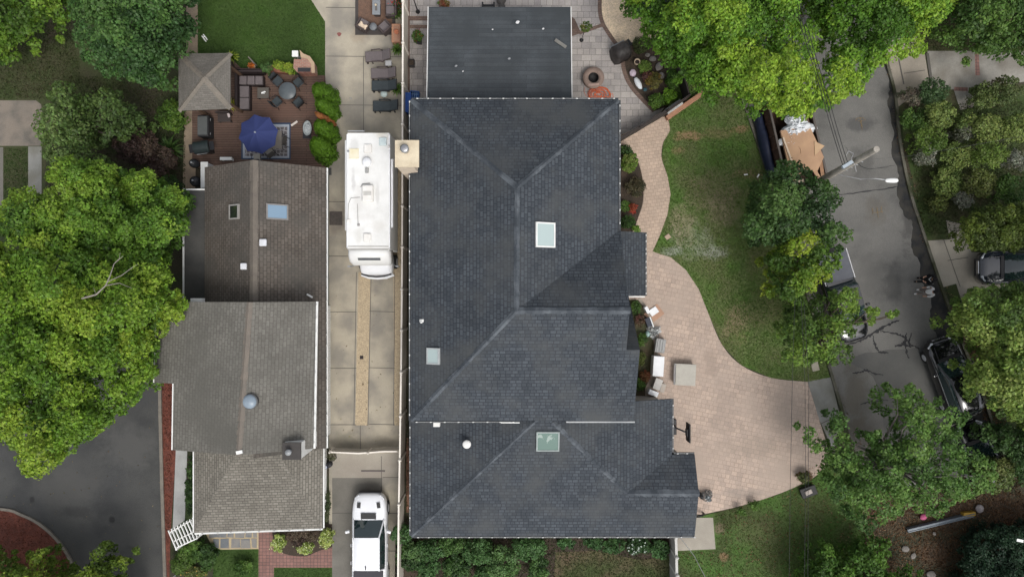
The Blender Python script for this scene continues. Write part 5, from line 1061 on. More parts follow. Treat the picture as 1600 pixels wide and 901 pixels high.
# brick barbecue
c = P(476, 101, .9); t = thing('brick_barbecue', 'curved red brick barbecue with a dark grate at the lawn edge', 'barbecue', (c.x, c.y, 0)); o = Vector((c.x, c.y, 0))
rb = brick('bbq_brick', (.34, .16, .12), (.26, .12, .09), (.30, .25, .2), .24, .08, .012, off=.5, var=.15)
MB().prism([(p.x, p.y) for p in [P(a, b, .9) for a, b in ((459, 92), (470, 93), (472, 86), (482, 88), (488, 96), (490, 113), (464, 113), (458, 106))]], 0, .9).build('brick_body', rb, t, o, bevel=.01)
MB().prism([(p.x, p.y) for p in [P(a, b, .92) for a, b in ((468, 78), (474, 84), (484, 88), (491, 98), (492, 114), (487, 114), (486, 100), (480, 92), (470, 90))]], .86, .93).build('coping', flat('coping', (.42, .30, .2)), t, o)
MB().box((P(475, 109, .95).x-o.x, P(475, 109, .95).y-o.y, .93), (.72, .22, .04)).build('grate', darkM, t)
t = thing('gas_lantern', 'white square bird-bath pedestal above the brick barbecue', 'pedestal', (P(461, 84, .9).x, P(461, 84, .9).y, 0)); MB().box((0, 0, .9), (.36, .36, .08)).build('top', whiteM, t, bevel=.03); MB().box((0, 0, .43), (.14, .14, .86)).build('post', flat('ped', (.4, .4, .38)), t)
tag(t, 'white square topped pedestal at the upper left of the brick barbecue', 'pedestal'); t.name = 'pedestal'
one('lawn_sign', 'pair of small white boards lying on the back lawn beside the side path', 'board', MB().box((0, 0, .03), (.06, .42, .05)).box((.12, .03, .03), (.06, .40, .05)).box((.06, .1, .02), (.1, .04, .03)), whiteM, tuple(P(319, 61)), rz=.65)
one('deck_railing', 'dark low railing along the top of the deck by the corner sofa', 'railing', strip([px2(362, 96), px2(372, 113), px2(415, 114)], .06, .14, .7), flat('rail_dark', (.05, .03, .026)))
one('shade_planter_board', 'thin grey board standing behind the orange flower pot', 'board', MB().box((0, 0, .3), (.5, .05, .6)), flat('grey_board', (.2, .17, .15)), tuple(P(398, 99)), rz=-.85)

# ---------------------------------------------------------------- fences
def fence(name, label, pts, h, mat, postm, posts, wd=.05, ps=.13, cat='fence', slat=True, cap=True):
    o = thing(name, label, cat, (pts[0][0], pts[0][1], 0)); O_ = Vector(o.location)
    strip(pts, wd, .06, h).build('panel', mat, o, O_)
    if cap: strip(pts, wd+.04, h+.002, h+.05).build('top_rail', postm, o, O_)
    for p in posts: MB().box((p[0], p[1], (h+.12)/2), (ps, ps, h+.12)).lathe([(ps*.85, h+.10), (ps*.85, h+.14), (ps*.3, h+.22), (0, h+.22)], (p[0], p[1], 0), 4).build('post', postm, o, O_)
    return o
vinyl = mk('white_vinyl', (.78, .73, .65), (.70, .65, .58), scale=1.5, rough=.5, fine=.06)
vinylp = mk('vinyl_panel', (.55, .50, .43), (.48, .44, .38), scale=1.5, rough=.6, fine=.08)
fh = 1.8
fline = [(629.5, -100), (629.5, 60), (629, 190), (628.3, 400), (627, 560), (625, 700), (623, 800), (621, 1000)]
def fxy(y):
    for a, b in zip(fline, fline[1:]):
        if a[1] <= y <= b[1]: return (lerp(a[0], b[0], (y-a[1])/(b[1]-a[1])), y)
pts = [tuple(P(a, b, fh))[:2] for a, b in fline]
fence('white_fence', 'long cream vinyl fence with square posts between the driveway and the large house', pts, fh, vinylp, vinyl, [tuple(P(*fxy(y), fh+.1))[:2] for y in (2, 67, 130, 194, 322, 386, 452, 516, 582, 650, 719, 788)])
g0 = [tuple(P(a, b, 1.0))[:2] for a, b in ((515, 706), (560, 708), (575, 707), (600, 705), (621, 705))]
fence('white_gate', 'low white driveway gate crossing the concrete below the tan gravel strip', g0, .95, vinylp, vinyl, [g0[0], g0[2]], .04, .09, 'gate')
dkf = flat('dark_iron', (.035, .028, .025)); 
g1 = [tuple(P(a, b, 1.2))[:2] for a, b in ((968, 217), (1000, 198), (1044, 172))]
fence('iron_gate', 'dark metal gate between the patio and the pink walk', g1, 1.2, mk('dark_panel', (.055, .045, .04), (.03, .025, .022), scale=6, fine=.3), dkf, g1, .10, .1, 'gate')
g2 = [tuple(P(a, b, 1.4))[:2] for a, b in ((1044, 172), (1078, 148), (1070, 118), (1058, 100))]
fence('iron_fence', 'dark fence turning up beneath the bright maple from the patio gate', g2, 1.3, flat('dark_panel2', (.03, .027, .025)), dkf, g2, .05, .09)
one('cedar_board', 'orange brown wooden sleeper along the top of the worn lawn', 'board', MB().box((0, 0, .2), (2.55, .26, .4)), cedar, (P(1070, 165, .3).x, P(1070, 165, .3).y, 0), rz=math.atan2(42, 60), bevel=.02)
one('pale_board', 'pale leaning panel between the dark fence and the wooden sleeper', 'panel', MB().box((0, 0, .3), (1.05, .34, .5)), mk('pale_panel', (.42, .42, .40), (.34, .34, .33), scale=3), (P(1052, 168, .3).x, P(1052, 168, .3).y, 0), rz=math.atan2(42, 60), bevel=.02)
g3 = [tuple(P(a, b, 1.6))[:2] for a, b in ((1056, 838), (1057, 870), (1059, 1000))]
fence('side_fence', 'pale fence below the large house beside the concrete pad', g3, 1.6, flat('fence_grey', (.30, .29, .27)), flat('fence_top', (.5, .49, .46)), g3[:2]+[tuple(P(1058, 898, 1.6))[:2]], .10, .15)
# white trellis
t = thing('trellis', 'white lattice garden arbor at the lower left corner of the tan roof', 'trellis', L3(290, 838)); o = t.location
def bar(a, b, z0_, z1_, wd=.05): A = P(*a, z0_); B = P(*b, z1_); return A, B
for i in range(9):
    u = i/8; x = lerp(268, 306, u); y = lerp(842, 822, u); A, B = P(x-7+2, y-14, 2.0), P(x+7, y+14, 2.0); d = B-A
    MB().box((A+B)/2, (d.length, .05, .09), math.atan2(d.y, d.x)).build('slat', whiteM, t, o)
for a, b in (((264, 832), (300, 812)), ((270, 846), (308, 828)), ((274, 856), (309, 840))):
    A, B = P(*a, 1.93), P(*b, 1.93); d = B-A; MB().box((A+B)/2, (d.length, .06, .06), math.atan2(d.y, d.x)).build('rail', whiteM, t, o)
for a in ((266, 833), (275, 858), (302, 815), (307, 840)): A = P(*a, 1.9); MB().box((A.x, A.y, .95), (.09, .09, 1.9)).build('post', whiteM, t, o)
t = thing('garden_lamp', 'small white post lamp in the green bed at the bottom left', 'lamp', (P(275, 897).x, P(275, 897).y, 0)); MB().tube([(0, 0, 0), (0, 0, 1.0)], .03, 8).build('post', whiteM, t); MB().lathe([(.06, 1), (.13, 1.1), (.13, 1.2), (.05, 1.3), (0, 1.3)], n=14).build('lamp_head', whiteM, t)
t = thing('garden_lamp', 'small white post lamp at the brick walk by the lime shrubs', 'lamp', (P(437, 833).x-.0, P(437, 842).y, 0)); MB().tube([(0, 0, 0), (0, 0, .6)], .02, 8).build('post', darkM, t); MB().lathe([(.05, .6), (.07, .68), (0, .74)], n=12).build('lamp_head', greyM, t)
# white steps / ladder rail beside the porch
t = thing('ladder', 'white ladder lying along the wall between the porch roof and the parking bay', 'ladder', (P(507, 765).x, P(507, 765).y, 0)); 
for s in (-1, 1): MB().box((s*.14, 0, .35), (.05, 2.6, .06)).build('rail', whiteM, t)
for k in range(11): MB().box((0, -1.2+k*.24, .35), (.24, .05, .05)).build('rung', whiteM, t)
one('recycling_bag', 'blue and white bag beside the wall above the white ladder', 'bag', MB().lathe([(.1, 0), (.16, .15), (.13, .35), (0, .42)], n=12), mk('bag_blue', (.08, .14, .35), (.6, .62, .65), scale=7, contrast=(.48, .52)), tuple(P(509, 727)))
one('garden_hose_reel', 'dark hose reel beside the blue and white bag', 'hose reel', MB().lathe([(.16, 0), (.16, .3), (0, .3)], n=14), darkM, tuple(P(516, 724)))
one('drain_grate', 'thin dark channel grate on the pale apron above the white pickup', 'grate', MB().box((0, 0, .02), (1.40, .09, .02)), flat('grate_dark', (.10, .085, .08)), tuple(P(583, 735, .0)))
one('valve_box', 'small dark square cover in the tan gravel strip of the driveway', 'drain cover', MB().box((0, 0, .02), (.2, .2, .03)), flat('valve', (.03, .022, .024)), tuple(P(565, 558, .01)), bevel=.01)
one('fallen_leaf', 'small dark curled leaf on the tan gravel strip below the square cover', 'leaf', MB().sheet([(0, -.12), (.05, 0), (0, .12), (-.03, 0)], .02), flat('leaf_dry', (.1, .06, .03)), tuple(P(567, 600, .02)))
one('doormat', 'dark mat on the driveway at the left side of the motorhome', 'mat', MB().box((0, 0, .01), (.75, .80, .02)), mk('mat', (.10, .085, .075), (.07, .06, .055), scale=6), (P(525, 341).x, P(525, 341).y, .012), bevel=.005)
one('dark_mat', 'small dark mat at the upper corner of the brown roof by the driveway', 'mat', MB().box((0, 0, .01), (.30, .42, .02)), flat('mat2', (.07, .07, .065)), (P(514, 268).x, P(514, 268).y, .012))
one('stain_leaf', 'reddish leaf on the driveway near the top', 'leaf', MB().prism([(.12*math.cos(a)*(1+.3*math.sin(3*a)), .12*math.sin(a)) for a in [i*.5 for i in range(12)]], 0, .015), flat('leaf_red', (.22, .08, .07)), (P(530, 54).x, P(530, 54).y, .012))
one('drain_cover', 'small round drain cap on the driveway left of the lowest black lounger', 'drain cover', MB().lathe([(.07, 0), (.07, .02), (0, .02)], n=14), flat('cap', (.36, .34, .3)), (P(548, 154).x, P(548, 154).y, .012))

# ---------------------------------------------------------------- loungers and the outdoor lounge
def lounger(fm, cm):
    t = thing('sun_lounger', 'x', 'sun lounger')
    f = MB()
    MB().box((-.22, 0, .30), (1.05, .62, .05)).build('frame', fm, t, bevel=.015)
    MB().box((-.22, 0, .36), (1.02, .58, .07)).build('seat_cushion', cm, t, bevel=.03)
    MB().box((.52, 0, .50), (.62, .60, .06), ry=-.62).build('backrest', fm, t, bevel=.015)
    MB().box((.50, 0, .56), (.60, .56, .07), ry=-.62).build('back_cushion', cm, t, bevel=.03)
    for s in (-1, 1):
        MB().tube([(-.35, s*.33, .10), (-.35, s*.34, .46), (.15, s*.35, .50), (.28, s*.34, .30)], .035, 8).build('armrest', fm, t)
        for x in (-.66, .5): MB().box((x, s*.28, .14), (.06, .06, .28)).build('leg', fm, t)
        MB().lathe([(.06, -.02), (.06, .02), (0, .02)], (-.66, s*.28, .06), 10).build('wheel', fm, t)
    return t
lb_ = lounger(wick, cush); lk = lounger(wickd, cushd)
def put(o, px, py, rz, label, z=0, grp='sun loungers along the fence', zz=.45):
    p = P(px, py, zz); o.location = (p.x, p.y, z); o.rotation_euler = (0, 0, rz); tag(o, label, None, grp); return o
put(lb_, 590, 87, .05, 'upper brown sun lounger beside the square side table', .01)
put(copy_tree(lb_), 599, 114, .0, 'lower brown sun lounger touching the black one', .01)
put(lk, 600, 133, .0, 'black sun lounger tucked under the brown one', .01)
put(copy_tree(lk), 602, 165, .0, 'lowest black sun lounger, alone below the round side table', .01)
t = thing('side_table', 'small square grey side table between the two brown loungers', 'side table', (P(607, 99, .4).x, P(607, 99, .4).y, .01)); MB().box((0, 0, .42), (.36, .30, .04)).build('tabletop', flat('stone_top', (.36, .36, .36)), t, bevel=.01)
for sx in (-1, 1):
    for sy in (-1, 1): MB().box((sx*.14, sy*.11, .2), (.03, .03, .4)).build('leg', darkM, t)
t = thing('side_table', 'round glass side table between the two black loungers', 'side table', (P(600, 147, .4).x, P(600, 147, .4).y, .01)); MB().lathe([(.2, .42), (.2, .44), (0, .44)], n=24).build('tabletop', mk('pale_glass', (.45, .52, .50), (.35, .42, .40), scale=8, rough=.2), t)
for k in range(3): a = k*2.094; MB().tube([(.15*math.cos(a), .15*math.sin(a), .42), (.17*math.cos(a), .17*math.sin(a), 0)], .014, 5).build('leg', greyM, t)
t = thing('outdoor_rug', 'brown rug with a dark border under the outdoor lounge at the top', 'rug', tuple(P(587, 0, .012))); o = t.location
MB().prism(W([(555, -60), (618, -60), (618, 55), (555, 55)]), .012, .022).build('border', flat('rug_dk', (.06, .052, .048)), t, o); MB().prism(W([(560, -56), (613, -56), (613, 40), (560, 40)]), .022, .026).build('field', mk('rug_br', (.16, .095, .065), (.12, .075, .055), scale=4, fine=.25), t, o)
def armchair(lb, px, py, rz):
    t = thing('armchair', lb, 'armchair', (P(px, py, .5).x, P(px, py, .5).y, .03), rz, 'brown wicker armchairs on the rug')
    MB().box((0, 0, .22), (.62, .62, .40)).build('base', wick, t, bevel=.04); MB().box((0, .03, .46), (.48, .5, .12)).build('cushion', cush, t, bevel=.04); MB().box((0, -.30, .5), (.62, .10, .5)).build('backrest', wick, t, bevel=.03)
    for s in (-1, 1): MB().box((s*.30, 0, .42), (.09, .6, .28)).build('armrest', wick, t, bevel=.03)
    return t
armchair('brown wicker armchair under a cream throw, left of the round table', 567, 38, -.5); armchair('brown wicker armchair right of the round table on the rug', 601, 42, .75)
th = MB(); rq = random.Random(2); n = 8
for i in range(n):
    pass
secs = [[((i/7-.5)*.5, (j/5-.5)*.34+.05*math.sin(i*1.3), .05+.03*math.sin(i*1.9+j*1.3)) for j in range(6)]+[((i/7-.5)*.5, (j/5-.5)*.34+.05*math.sin(i*1.3), .0) for j in range(5, -1, -1)] for i in range(8)]
one('throw_blanket', 'cream patterned throw draped over the left wicker armchair', 'blanket', MB().loft(secs), mk('throw', (.66, .55, .42), (.56, .43, .32), scale=14, fine=.1), (P(566, 41, .6).x, P(566, 41, .6).y, .56), rz=-.6)
t = thing('side_table', 'round grey side table between the two wicker armchairs', 'side table', (P(583, 42, .4).x, P(583, 42, .4).y, .03)); MB().lathe([(.22, .40), (.22, .43), (0, .43)], n=24).build('tabletop', flat('grey_top', (.17, .18, .19)), t); MB().lathe([(.14, 0), (.03, .03), (.03, .4), (0, .4)], n=14).build('pedestal', darkM, t)
t = thing('fire_table', 'long grey fire table in the middle of the top outdoor lounge', 'table', (P(588, 12, .5).x, P(588, 12, .5).y, .03)); MB().box((0, 0, .5), (.46, .85, .06)).build('tabletop', flat('grey_top2', (.22, .235, .25)), t, bevel=.02); MB().box((0, 0, .23), (.34, .7, .46)).build('base', wick, t); MB().box((0, 0, .535), (.12, .4, .02)).build('burner', flat('burner', (.12, .11, .1)), t); MB().lathe([(.05, .53), (.06, .6), (0, .6)], (-.02, .12, 0), 10).build('candle', flat('candle', (.6, .5, .35)), t)
t = thing('outdoor_sofa', 'brown wicker sofa on the right side of the top rug', 'sofa', (P(611, 2, .5).x, P(611, 2, .5).y, .03)); MB().box((0, 0, .22), (.66, 1.7, .4)).build('base', wick, t, bevel=.03)
for k in (-.5, 0, .5): MB().box((-.04, k*1.02, .46), (.5, .48, .12)).build('cushion', cush, t, bevel=.04)
MB().box((.30, 0, .5), (.10, 1.7, .5)).build('backrest', wick, t, bevel=.03); MB().box((0, -.82, .40), (.62, .10, .30)).build('armrest', wick, t, bevel=.03)
t = thing('wooden_planter', 'tall cedar planter box against the fence below the outdoor lounge', 'planter', (P(619, 52, .6).x, P(619, 52, .6).y, .01)); MB().box((0, 0, .35), (.52, 1.05, .6)).build('box', cedar, t, bevel=.02); MB().box((.06, -.05, .66), (.36, .9, .04)).build('lid', mk('cedar2', (.30, .17, .11), (.24, .13, .09), scale=4), t); MB().lathe([(.1, .68), (.14, .85), (.1, .86), (0, .82)], (.05, 0, 0), 16).build('pot', flat('terra', (.35, .12, .06)), t)

# ---------------------------------------------------------------- patio things
t = thing('recycling_bin', 'tall blue wheeled bin by the fence at the large house corner', 'bin', (P(636, 160, 1).x, P(636, 160, 1).y, 0)); blueM = mk('bin_blue', (.022, .085, .32), (.016, .06, .24), scale=4, rough=.4)
MB().prism([(-.24, -.5), (.2, -.5), (.2, .5), (-.24, .5)], .08, 1.0, 1.08).build('body', blueM, t, bevel=.03); MB().box((-.02, 0, 1.03), (.50, 1.12, .05)).build('lid', blueM, t, bevel=.02); MB().tube([(.27, -.4, .98), (.27, .4, .98)], .02, 6).build('handle', blueM, t)
for s in (-1, 1): MB().lathe([(.1, -.03), (.1, .03)], (.2, s*.35, .1), 12).build('wheel', darkM, t)
t = thing('recycling_crate', 'light blue open crate between the tall blue bin and the roof corner', 'crate', (P(647, 152, .5).x, P(647, 152, .5).y, 0), -.1)
for s in (-1, 1): MB().box((s*.24, 0, .25), (.03, .75, .5)).build('side', flat('crate_blue', (.05, .15, .42)), t); MB().box((0, s*.36, .25), (.46, .03, .5)).build('end', flat('crate_blue', (.05, .15, .42)), t)
MB().box((0, 0, .05), (.44, .7, .04)).build('bottom', flat('crate_blue', (.05, .15, .42)), t); MB().box((0, 0, .42), (.04, .7, .03)).box((.12, 0, .424), (.04, .7, .03)).box((-.12, 0, .424), (.04, .7, .03)).box((0, .2, .43), (.44, .04, .03)).build('contents', flat('crate_light', (.16, .28, .5)), t)
t = thing('black_pot', 'square black pot beside the fence left of the flat roof', 'pot', (P(643, 98, .4).x, P(643, 98, .4).y, .01)); MB().prism([(-.14, -.17), (.14, -.17), (.14, .17), (-.14, .17)], 0, .4, 1.2).build('pot', blackM, t, bevel=.01); MB().box((0, 0, .40), (.26, .3, .02)).build('soil', dirt_m, t)
one('plant_pot', 'dark square pot under the bushy green plant with red flowers', 'pot', MB().prism([(-.12, -.12), (.12, -.12), (.12, .12), (-.12, .12)], 0, .35, 1.2), darkM, (P(655, 64, .3).x, P(655, 64, .3).y, .01))
t = thing('lamp_post', 'black garden lamp post with a ball base in the upper left of the patio', 'lamp', (P(653, 19).x, P(653, 19).y, .01)); tp = P(645, -8, 2.3)-P(653, 19)
MB().lathe([(.12, 0), (.13, .06), (.08, .16), (0, .2)], n=16).build('base', blackM, t); MB().tube([(0, 0, .1), (tp.x*.05, tp.y*.05, 2.3)], [.04, .03], 8).build('pole', blackM, t); MB().lathe([(.05, 2.3), (.11, 2.4), (.11, 2.6), (.03, 2.7), (0, 2.7)], (tp.x*.05, tp.y*.05, 0), 12).build('lamp_head', blackM, t)
t = thing('plant_hook', 'black iron plant hook on the patio right of the flat roof', 'plant stand', (P(908.5, 63).x, P(908.5, 63).y, .01)); tp = P(916, 44, 1.9)-P(908.5, 63)
MB().lathe([(.12, 0), (.1, .05), (.04, .1), (0, .1)], n=14).build('base', blackM, t); MB().tube([(0, 0, .05), (.02, .02, 1.2), (tp.x*.5, tp.y*.5, 2.0), (tp.x, tp.y, 1.95)], .025, 8).build('hook', blackM, t)
fp = P(927.5, 121, .4); t = thing('fire_pit', 'round brown stone fire pit on the patio beside the flat roof', 'fire pit', (fp.x, fp.y, .01))
MB().lathe([(.58, 0), (.58, .33), (.31, .331), (.31, .05)], n=40, caps=False).build('stone_ring', brick('pit_stone', (.22, .16, .13), (.17, .125, .1), (.09, .07, .06), .3, .15, .012, off=.5), t)
MB().lathe([(.305, .30), (.305, .39), (.62, .39), (.62, .335)], n=40, caps=False).build('cap_ring', mk('pit_cap', (.24, .175, .145), (.19, .14, .115), scale=3, fine=.2), t); MB().lathe([(.30, .12), (.30, .36), (.28, .36), (.28, .14), (0, .14)], n=32, caps=False).build('fire_bowl', flat('soot', (.012, .011, .011)), t); MB().box((0, -.42, .41), (.62, .13, .03), .05).build('step_stone', flat('pit_pale', (.36, .25, .21)), t, bevel=.01)
hz = MB(); pts = []; r_ = random.Random(3)
for i in range(190): a = i*.42; rr_ = .34+.22*math.sin(i*.13)+r_.uniform(-.03, .03); pts.append((rr_*1.2*math.cos(a)+.05*math.sin(i*.05), rr_*.85*math.sin(a), .03+.06*abs(math.sin(i*.37))+.0004*i))
pts += [(.5, -.1, .03), (.8, .1, .02), (.85, -.3, .02), (.7, -.7, .02)]
one('extension_cord', 'orange coiled extension cord on the patio below the fire pit', 'cord', hz.tube(pts, .014, 5), flat('orange_cord', (.62, .13, .045)), (P(936, 149).x, P(936, 149).y, .02))
pc = P(918, 146); one('loose_cord', 'loose orange cord loop curving left of the coiled cord', 'cord', MB().tube([(pc.x+a, pc.y+b, .03) for a, b in ((-.15, .35), (-.22, .1), (-.1, -.15), (.1, -.25), (.35, -.2), (.6, .1))], .012, 5), flat('orange_cord2', (.5, .12, .05)))
gc_ = P(972, 78, .9); t = thing('covered_grill', 'large grill under a black fabric cover at the edge of the gravel bed', 'grill', (gc_.x, gc_.y, .02), .45)
cv = [[(x*sx*(1+.05*math.sin(y*9)), y*sy, z+.03*math.sin(x*7+y*5)) for x, y in ((-1, -.8), (-.5, -1), (0, -.93), (.5, -1), (1, -.8), (1.02, 0), (1, .85), (.4, 1), (-.2, .95), (-.8, 1), (-1.04, 0))] for sx, sy, z in ((.56, .48, 0), (.52, .45, .5), (.50, .43, .85), (.34, .30, 1.08), (.05, .05, 1.13))]
MB().loft(cv).build('cover', mk('black_cover', (.028, .025, .024), (.045, .04, .038), scale=5, rough=.5, bump=.8, fscale=8, fine=.2), t); MB().box((0, .53, .5), (.9, .06, .06)).build('push_bar', greyM, t); MB().box((.62, .28, .55), (.26, .4, .05), .2).build('side_shelf', blackM, t)
t = thing('round_pot', 'round cream pot with dark soil in the patio bed', 'pot', (P(996, 96, .4).x, P(996, 96, .4).y, .02)); MB().lathe([(.12, 0), (.17, .34), (.19, .36), (.14, .36), (.13, .28), (0, .28)], n=24).build('pot', flat('pot_cream2', (.48, .38, .27)), t); MB().lathe([(.125, .29), (0, .30)], n=20).build('soil', flat('soil_dk', (.03, .02, .018)), t)
def bag(name, label, px, py, sx, sy, h, mat, rz=0, z=.02, seed=1, cat='bag'):
    r_ = random.Random(seed); secs = []
    for i in range(6):
        u = i/5; k = math.sin(math.pi*(.18+.8*u))**.6; secs.append([(sx*k*math.cos(a)*(1+.13*r_.uniform(-1, 1)), sy*k*math.sin(a)*(1+.13*r_.uniform(-1, 1)), h*u) for a in [j*math.pi/8 for j in range(16)]])
    return one(name, label, cat, MB().loft(secs), mat, (P(px, py, h/2).x, P(px, py, h/2).y, z), rz, subd=1)
bag('white_bag', 'long white soil bag lying at the patio bed edge', 997, 130, .17, .42, .22, mk('bag_w', (.66, .68, .70), (.55, .58, .60), scale=5), .5, seed=2)
bag('pink_bag', 'crumpled lilac bag lying above the white soil bag', 989, 114, .2, .24, .2, mk('bag_p', (.52, .44, .50), (.42, .33, .40), scale=6), .3, seed=3)
bag('blue_bag', 'small dark teal bag beside the white soil bag', 1008, 140, .13, .12, .15, flat('bag_t', (.03, .08, .10)), 0, seed=4)
one('dark_strap', 'black strap across the white and lilac bags', 'strap', MB().box((0, 0, .25), (.3, .05, .02)), blackM, (P(993, 121, .25).x, P(993, 121, .25).y, .02), rz=.5)
rk = mk('rock', (.22, .20, .18), (.14, .13, .12), scale=3, fine=.25)
for i, (x, y, s, lb) in enumerate(((1020, 92, .22, 'grey rock at the top of the patio bed'), (1030, 104, .28, 'largest grey rock of the patio bed'), (1034, 118, .22, 'grey rock by the orange brown plant'), (1012, 86, .16, 'small grey rock near the covered grill'))):
    bag('rock', lb, x, y, s, s*.8, s*.8, rk, i, seed=10+i, cat='rock')['group'] = 'rocks in the patio bed'
def crumple(name, label, px, py, sx, sy, h, mat, rz=0, z=.02, seed=1, cat='plastic', n=15):
    r_ = random.Random(seed); vs_ = []; fs = []; ph = [r_.uniform(0, 6) for _ in range(4)]
    for i in range(n):
        for j in range(n):
            u = i/(n-1)*2-1; v = j/(n-1)*2-1; a = math.atan2(v, u); m_ = max(abs(u), abs(v)); q = math.hypot(u, v) or 1; k = m_/q*(1+.22*math.sin(3*a+ph[0])+.14*math.sin(5*a+ph[1])+.08*math.sin(9*a+ph[2]))
            e = 1-m_; vs_.append((u*k*sx+r_.uniform(-.04, .04)*sx, v*k*sy+r_.uniform(-.04, .04)*sy, 0 if m_ > .999 else h*min(1, e*2.2+.15)*r_.uniform(.45, 1)))
    fs = [(i*n+j, (i+1)*n+j, (i+1)*n+j+1, i*n+j+1) for i in range(n-1) for j in range(n-1)]
    edge = [i*n for i in range(n)]+[(n-1)*n+j for j in range(1, n)]+[i*n+n-1 for i in range(n-2, -1, -1)]+[j for j in range(n-2, 0, -1)]
    fs.append(edge[::-1])
    return one(name, label, cat, MB().add(vs_, fs), mat, (P(px, py, h/2).x, P(px, py, h/2).y, z), rz)
# trampoline at the top
tc_ = P(1036, -12, .9); t = thing('trampoline', 'round dark trampoline with a pale rim half under the bright maple at the top', 'trampoline', (tc_.x, tc_.y, 0))
MB().lathe([(0, .85), (1.55, .85), (1.55, .87), (0, .87)], n=48).build('mat', flat('tramp_mat', (.012, .016, .02)), t)
MB().tube([(1.82*math.cos(a), 1.82*math.sin(a), .88) for a in [i*math.pi/24 for i in range(49)]], .035, 6, cap=False).build('rim', flat('rim_teal', (.28, .36, .36)), t)
MB().lathe([(1.56, .875), (1.80, .87), (1.80, .89), (1.56, .895)], n=48, caps=False).build('pad', flat('tramp_pad', (.02, .03, .035)), t)
for k in range(6): a = k*math.pi/3+.4; MB().tube([(1.82*math.cos(a), 1.82*math.sin(a), 0), (1.82*math.cos(a), 1.82*math.sin(a), 2.2)], .03, 6).build('pole', flat('pole_g', (.5, .52, .52)), t)
# top patio furniture sticking out above the flat roof
t = thing('patio_bench', 'black metal bench above the edge of the flat roof', 'bench', (P(763, 8, .5).x, P(763, 8, .5).y, .01)); MB().box((0, 0, .42), (.7, .12, .05)).build('seat', blackM, t)
for s in (-1, 1): MB().box((s*.33, 0, .3), (.09, .3, .6)).build('armrest', blackM, t, bevel=.02)
for i, (x, y, r_, lb) in enumerate(((783, 0, .28, 'round black stool cut by the top edge'), (784, 10, .2, 'smaller round black stool just above the flat roof'))):
    t = thing('stool', lb, 'stool', (P(x, y, .5).x, P(x, y, .5).y, .01), 0, 'round stools above the flat roof'); MB().lathe([(r_, .44), (r_, .48), (0, .49)], n=24).build('seat', flat('stool_top', (.06, .055, .052)), t); MB().lathe([(r_*.6, 0), (.03, .05), (.03, .44), (0, .44)], n=12).build('pedestal', blackM, t)
# bits on the flat roof
def onF(px, py): z = lerp(2.75, 3.5, (py-11)/144); return P(px, py, z+.06)
one('shingle_scrap', 'loose tan shingle lying on the right of the flat roof', 'roof scrap', MB().box((0, 0, 0), (.72, .17, .03), -.6), flat('scrap', (.17, .165, .15)), tuple(onF(876, 68)))
for x, y, s, lb in ((808, 67, .12, 'largest white speck of debris on the flat roof'), (845, 77, .07, 'white debris left of the tan shingle on the flat roof'), (772, 78, .05, 'tiny white debris in the middle of the flat roof'), (730, 141, .05, 'tiny white debris at the lower left of the flat roof'), (720, 133, .08, 'grey debris at the lower left of the flat roof'), (796, 122, .08, 'grey debris low on the flat roof')):
    bag('debris', lb, x, y, s, s*.7, .05, flat('debris_g' if s == .08 else 'debris_w', (.25, .26, .27) if s == .08 else (.6, .6, .6)), .4, z=onF(x, y).z, seed=int(x), cat='debris')['group'] = 'debris on the flat roof'
# things along the paved driveway
def bxt(name, label, cat, px, py, dx, dy, h, rz, mat, lidm=None, z=.02, bevel=.03, extra=None):
    p = P(px, py, h); t = thing(name, label, cat, (p.x, p.y, z), rz); MB().box((0, 0, h*.47), (dx, dy, h*.92)).build('body', mat, t, bevel=bevel); MB().box((0, 0, h*.97), (dx*1.03, dy*1.03, h*.07)).build('lid', lidm or mat, t, bevel=bevel*.6)
    return t
wb_ = mk('box_white', (.74, .75, .76), (.68, .69, .70), scale=3, rough=.4, fine=.03)
one('cardboard_sheet', 'flat brown cardboard sheet on the pavers by the porch roof', 'cardboard', MB().box((0, 0, .01), (.98, .72, .02)), mk('cardboard', (.42, .26, .18), (.36, .22, .15), scale=3), (P(1022, 490).x, P(1022, 490).y, .022), rz=.65)
one('white_board', 'white square board lying on the brown cardboard sheet', 'board', MB().box((0, 0, .03), (.50, .40, .05)), wb_, (P(1021, 486).x, P(1021, 486).y, .05), rz=.6, bevel=.01)
one('white_pipe_box', 'slim white carton standing beside the cardboard sheet', 'box', MB().box((0, 0, .25), (.20, .42, .5)), wb_, (P(1011, 484, .4).x, P(1011, 484, .4).y, .03), rz=.5, bevel=.02)
one('black_tool_case', 'black case with a white edge just above the grey crumpled sheeting', 'case', MB().box((0, 0, .2), (.30, .52, .4)), flat('case_dk', (.04, .045, .06)), (P(1013, 503, .3).x, P(1013, 503, .3).y, .03), rz=.35, bevel=.02)
one('white_strip', 'narrow white trim board leaning along the black case', 'board', MB().box((0, 0, .35), (.06, .62, .06)), wb_, (P(1018, 503, .3).x, P(1018, 503, .3).y, .03), rz=.35)
crumple('plastic_sheeting', 'crumpled clear plastic sheeting over the low wall by the driveway', 1022, 518, .42, .34, .4, mk('plastic', (.40, .41, .40), (.55, .57, .57), scale=4, rough=.25, contrast=(.45, .55)), .2, seed=21, cat='plastic sheeting')
bag('teal_bag', 'small teal bag at the left of the crumpled plastic sheeting', 1012, 521, .14, .2, .3, mk('teal', (.20, .33, .31), (.35, .42, .41), scale=7), 0, seed=22)
p = P(1026, 524, .5); one('wire_bundle', 'dark wire bundle on the plastic sheeting', 'wire', MB().tube([(p.x+.15*math.cos(i*1.1)*(1+.2*math.sin(i)), p.y+.12*math.sin(i*1.1), .44+.01*i) for i in range(18)], .012, 5), flat('wire_d', (.06, .06, .065)))
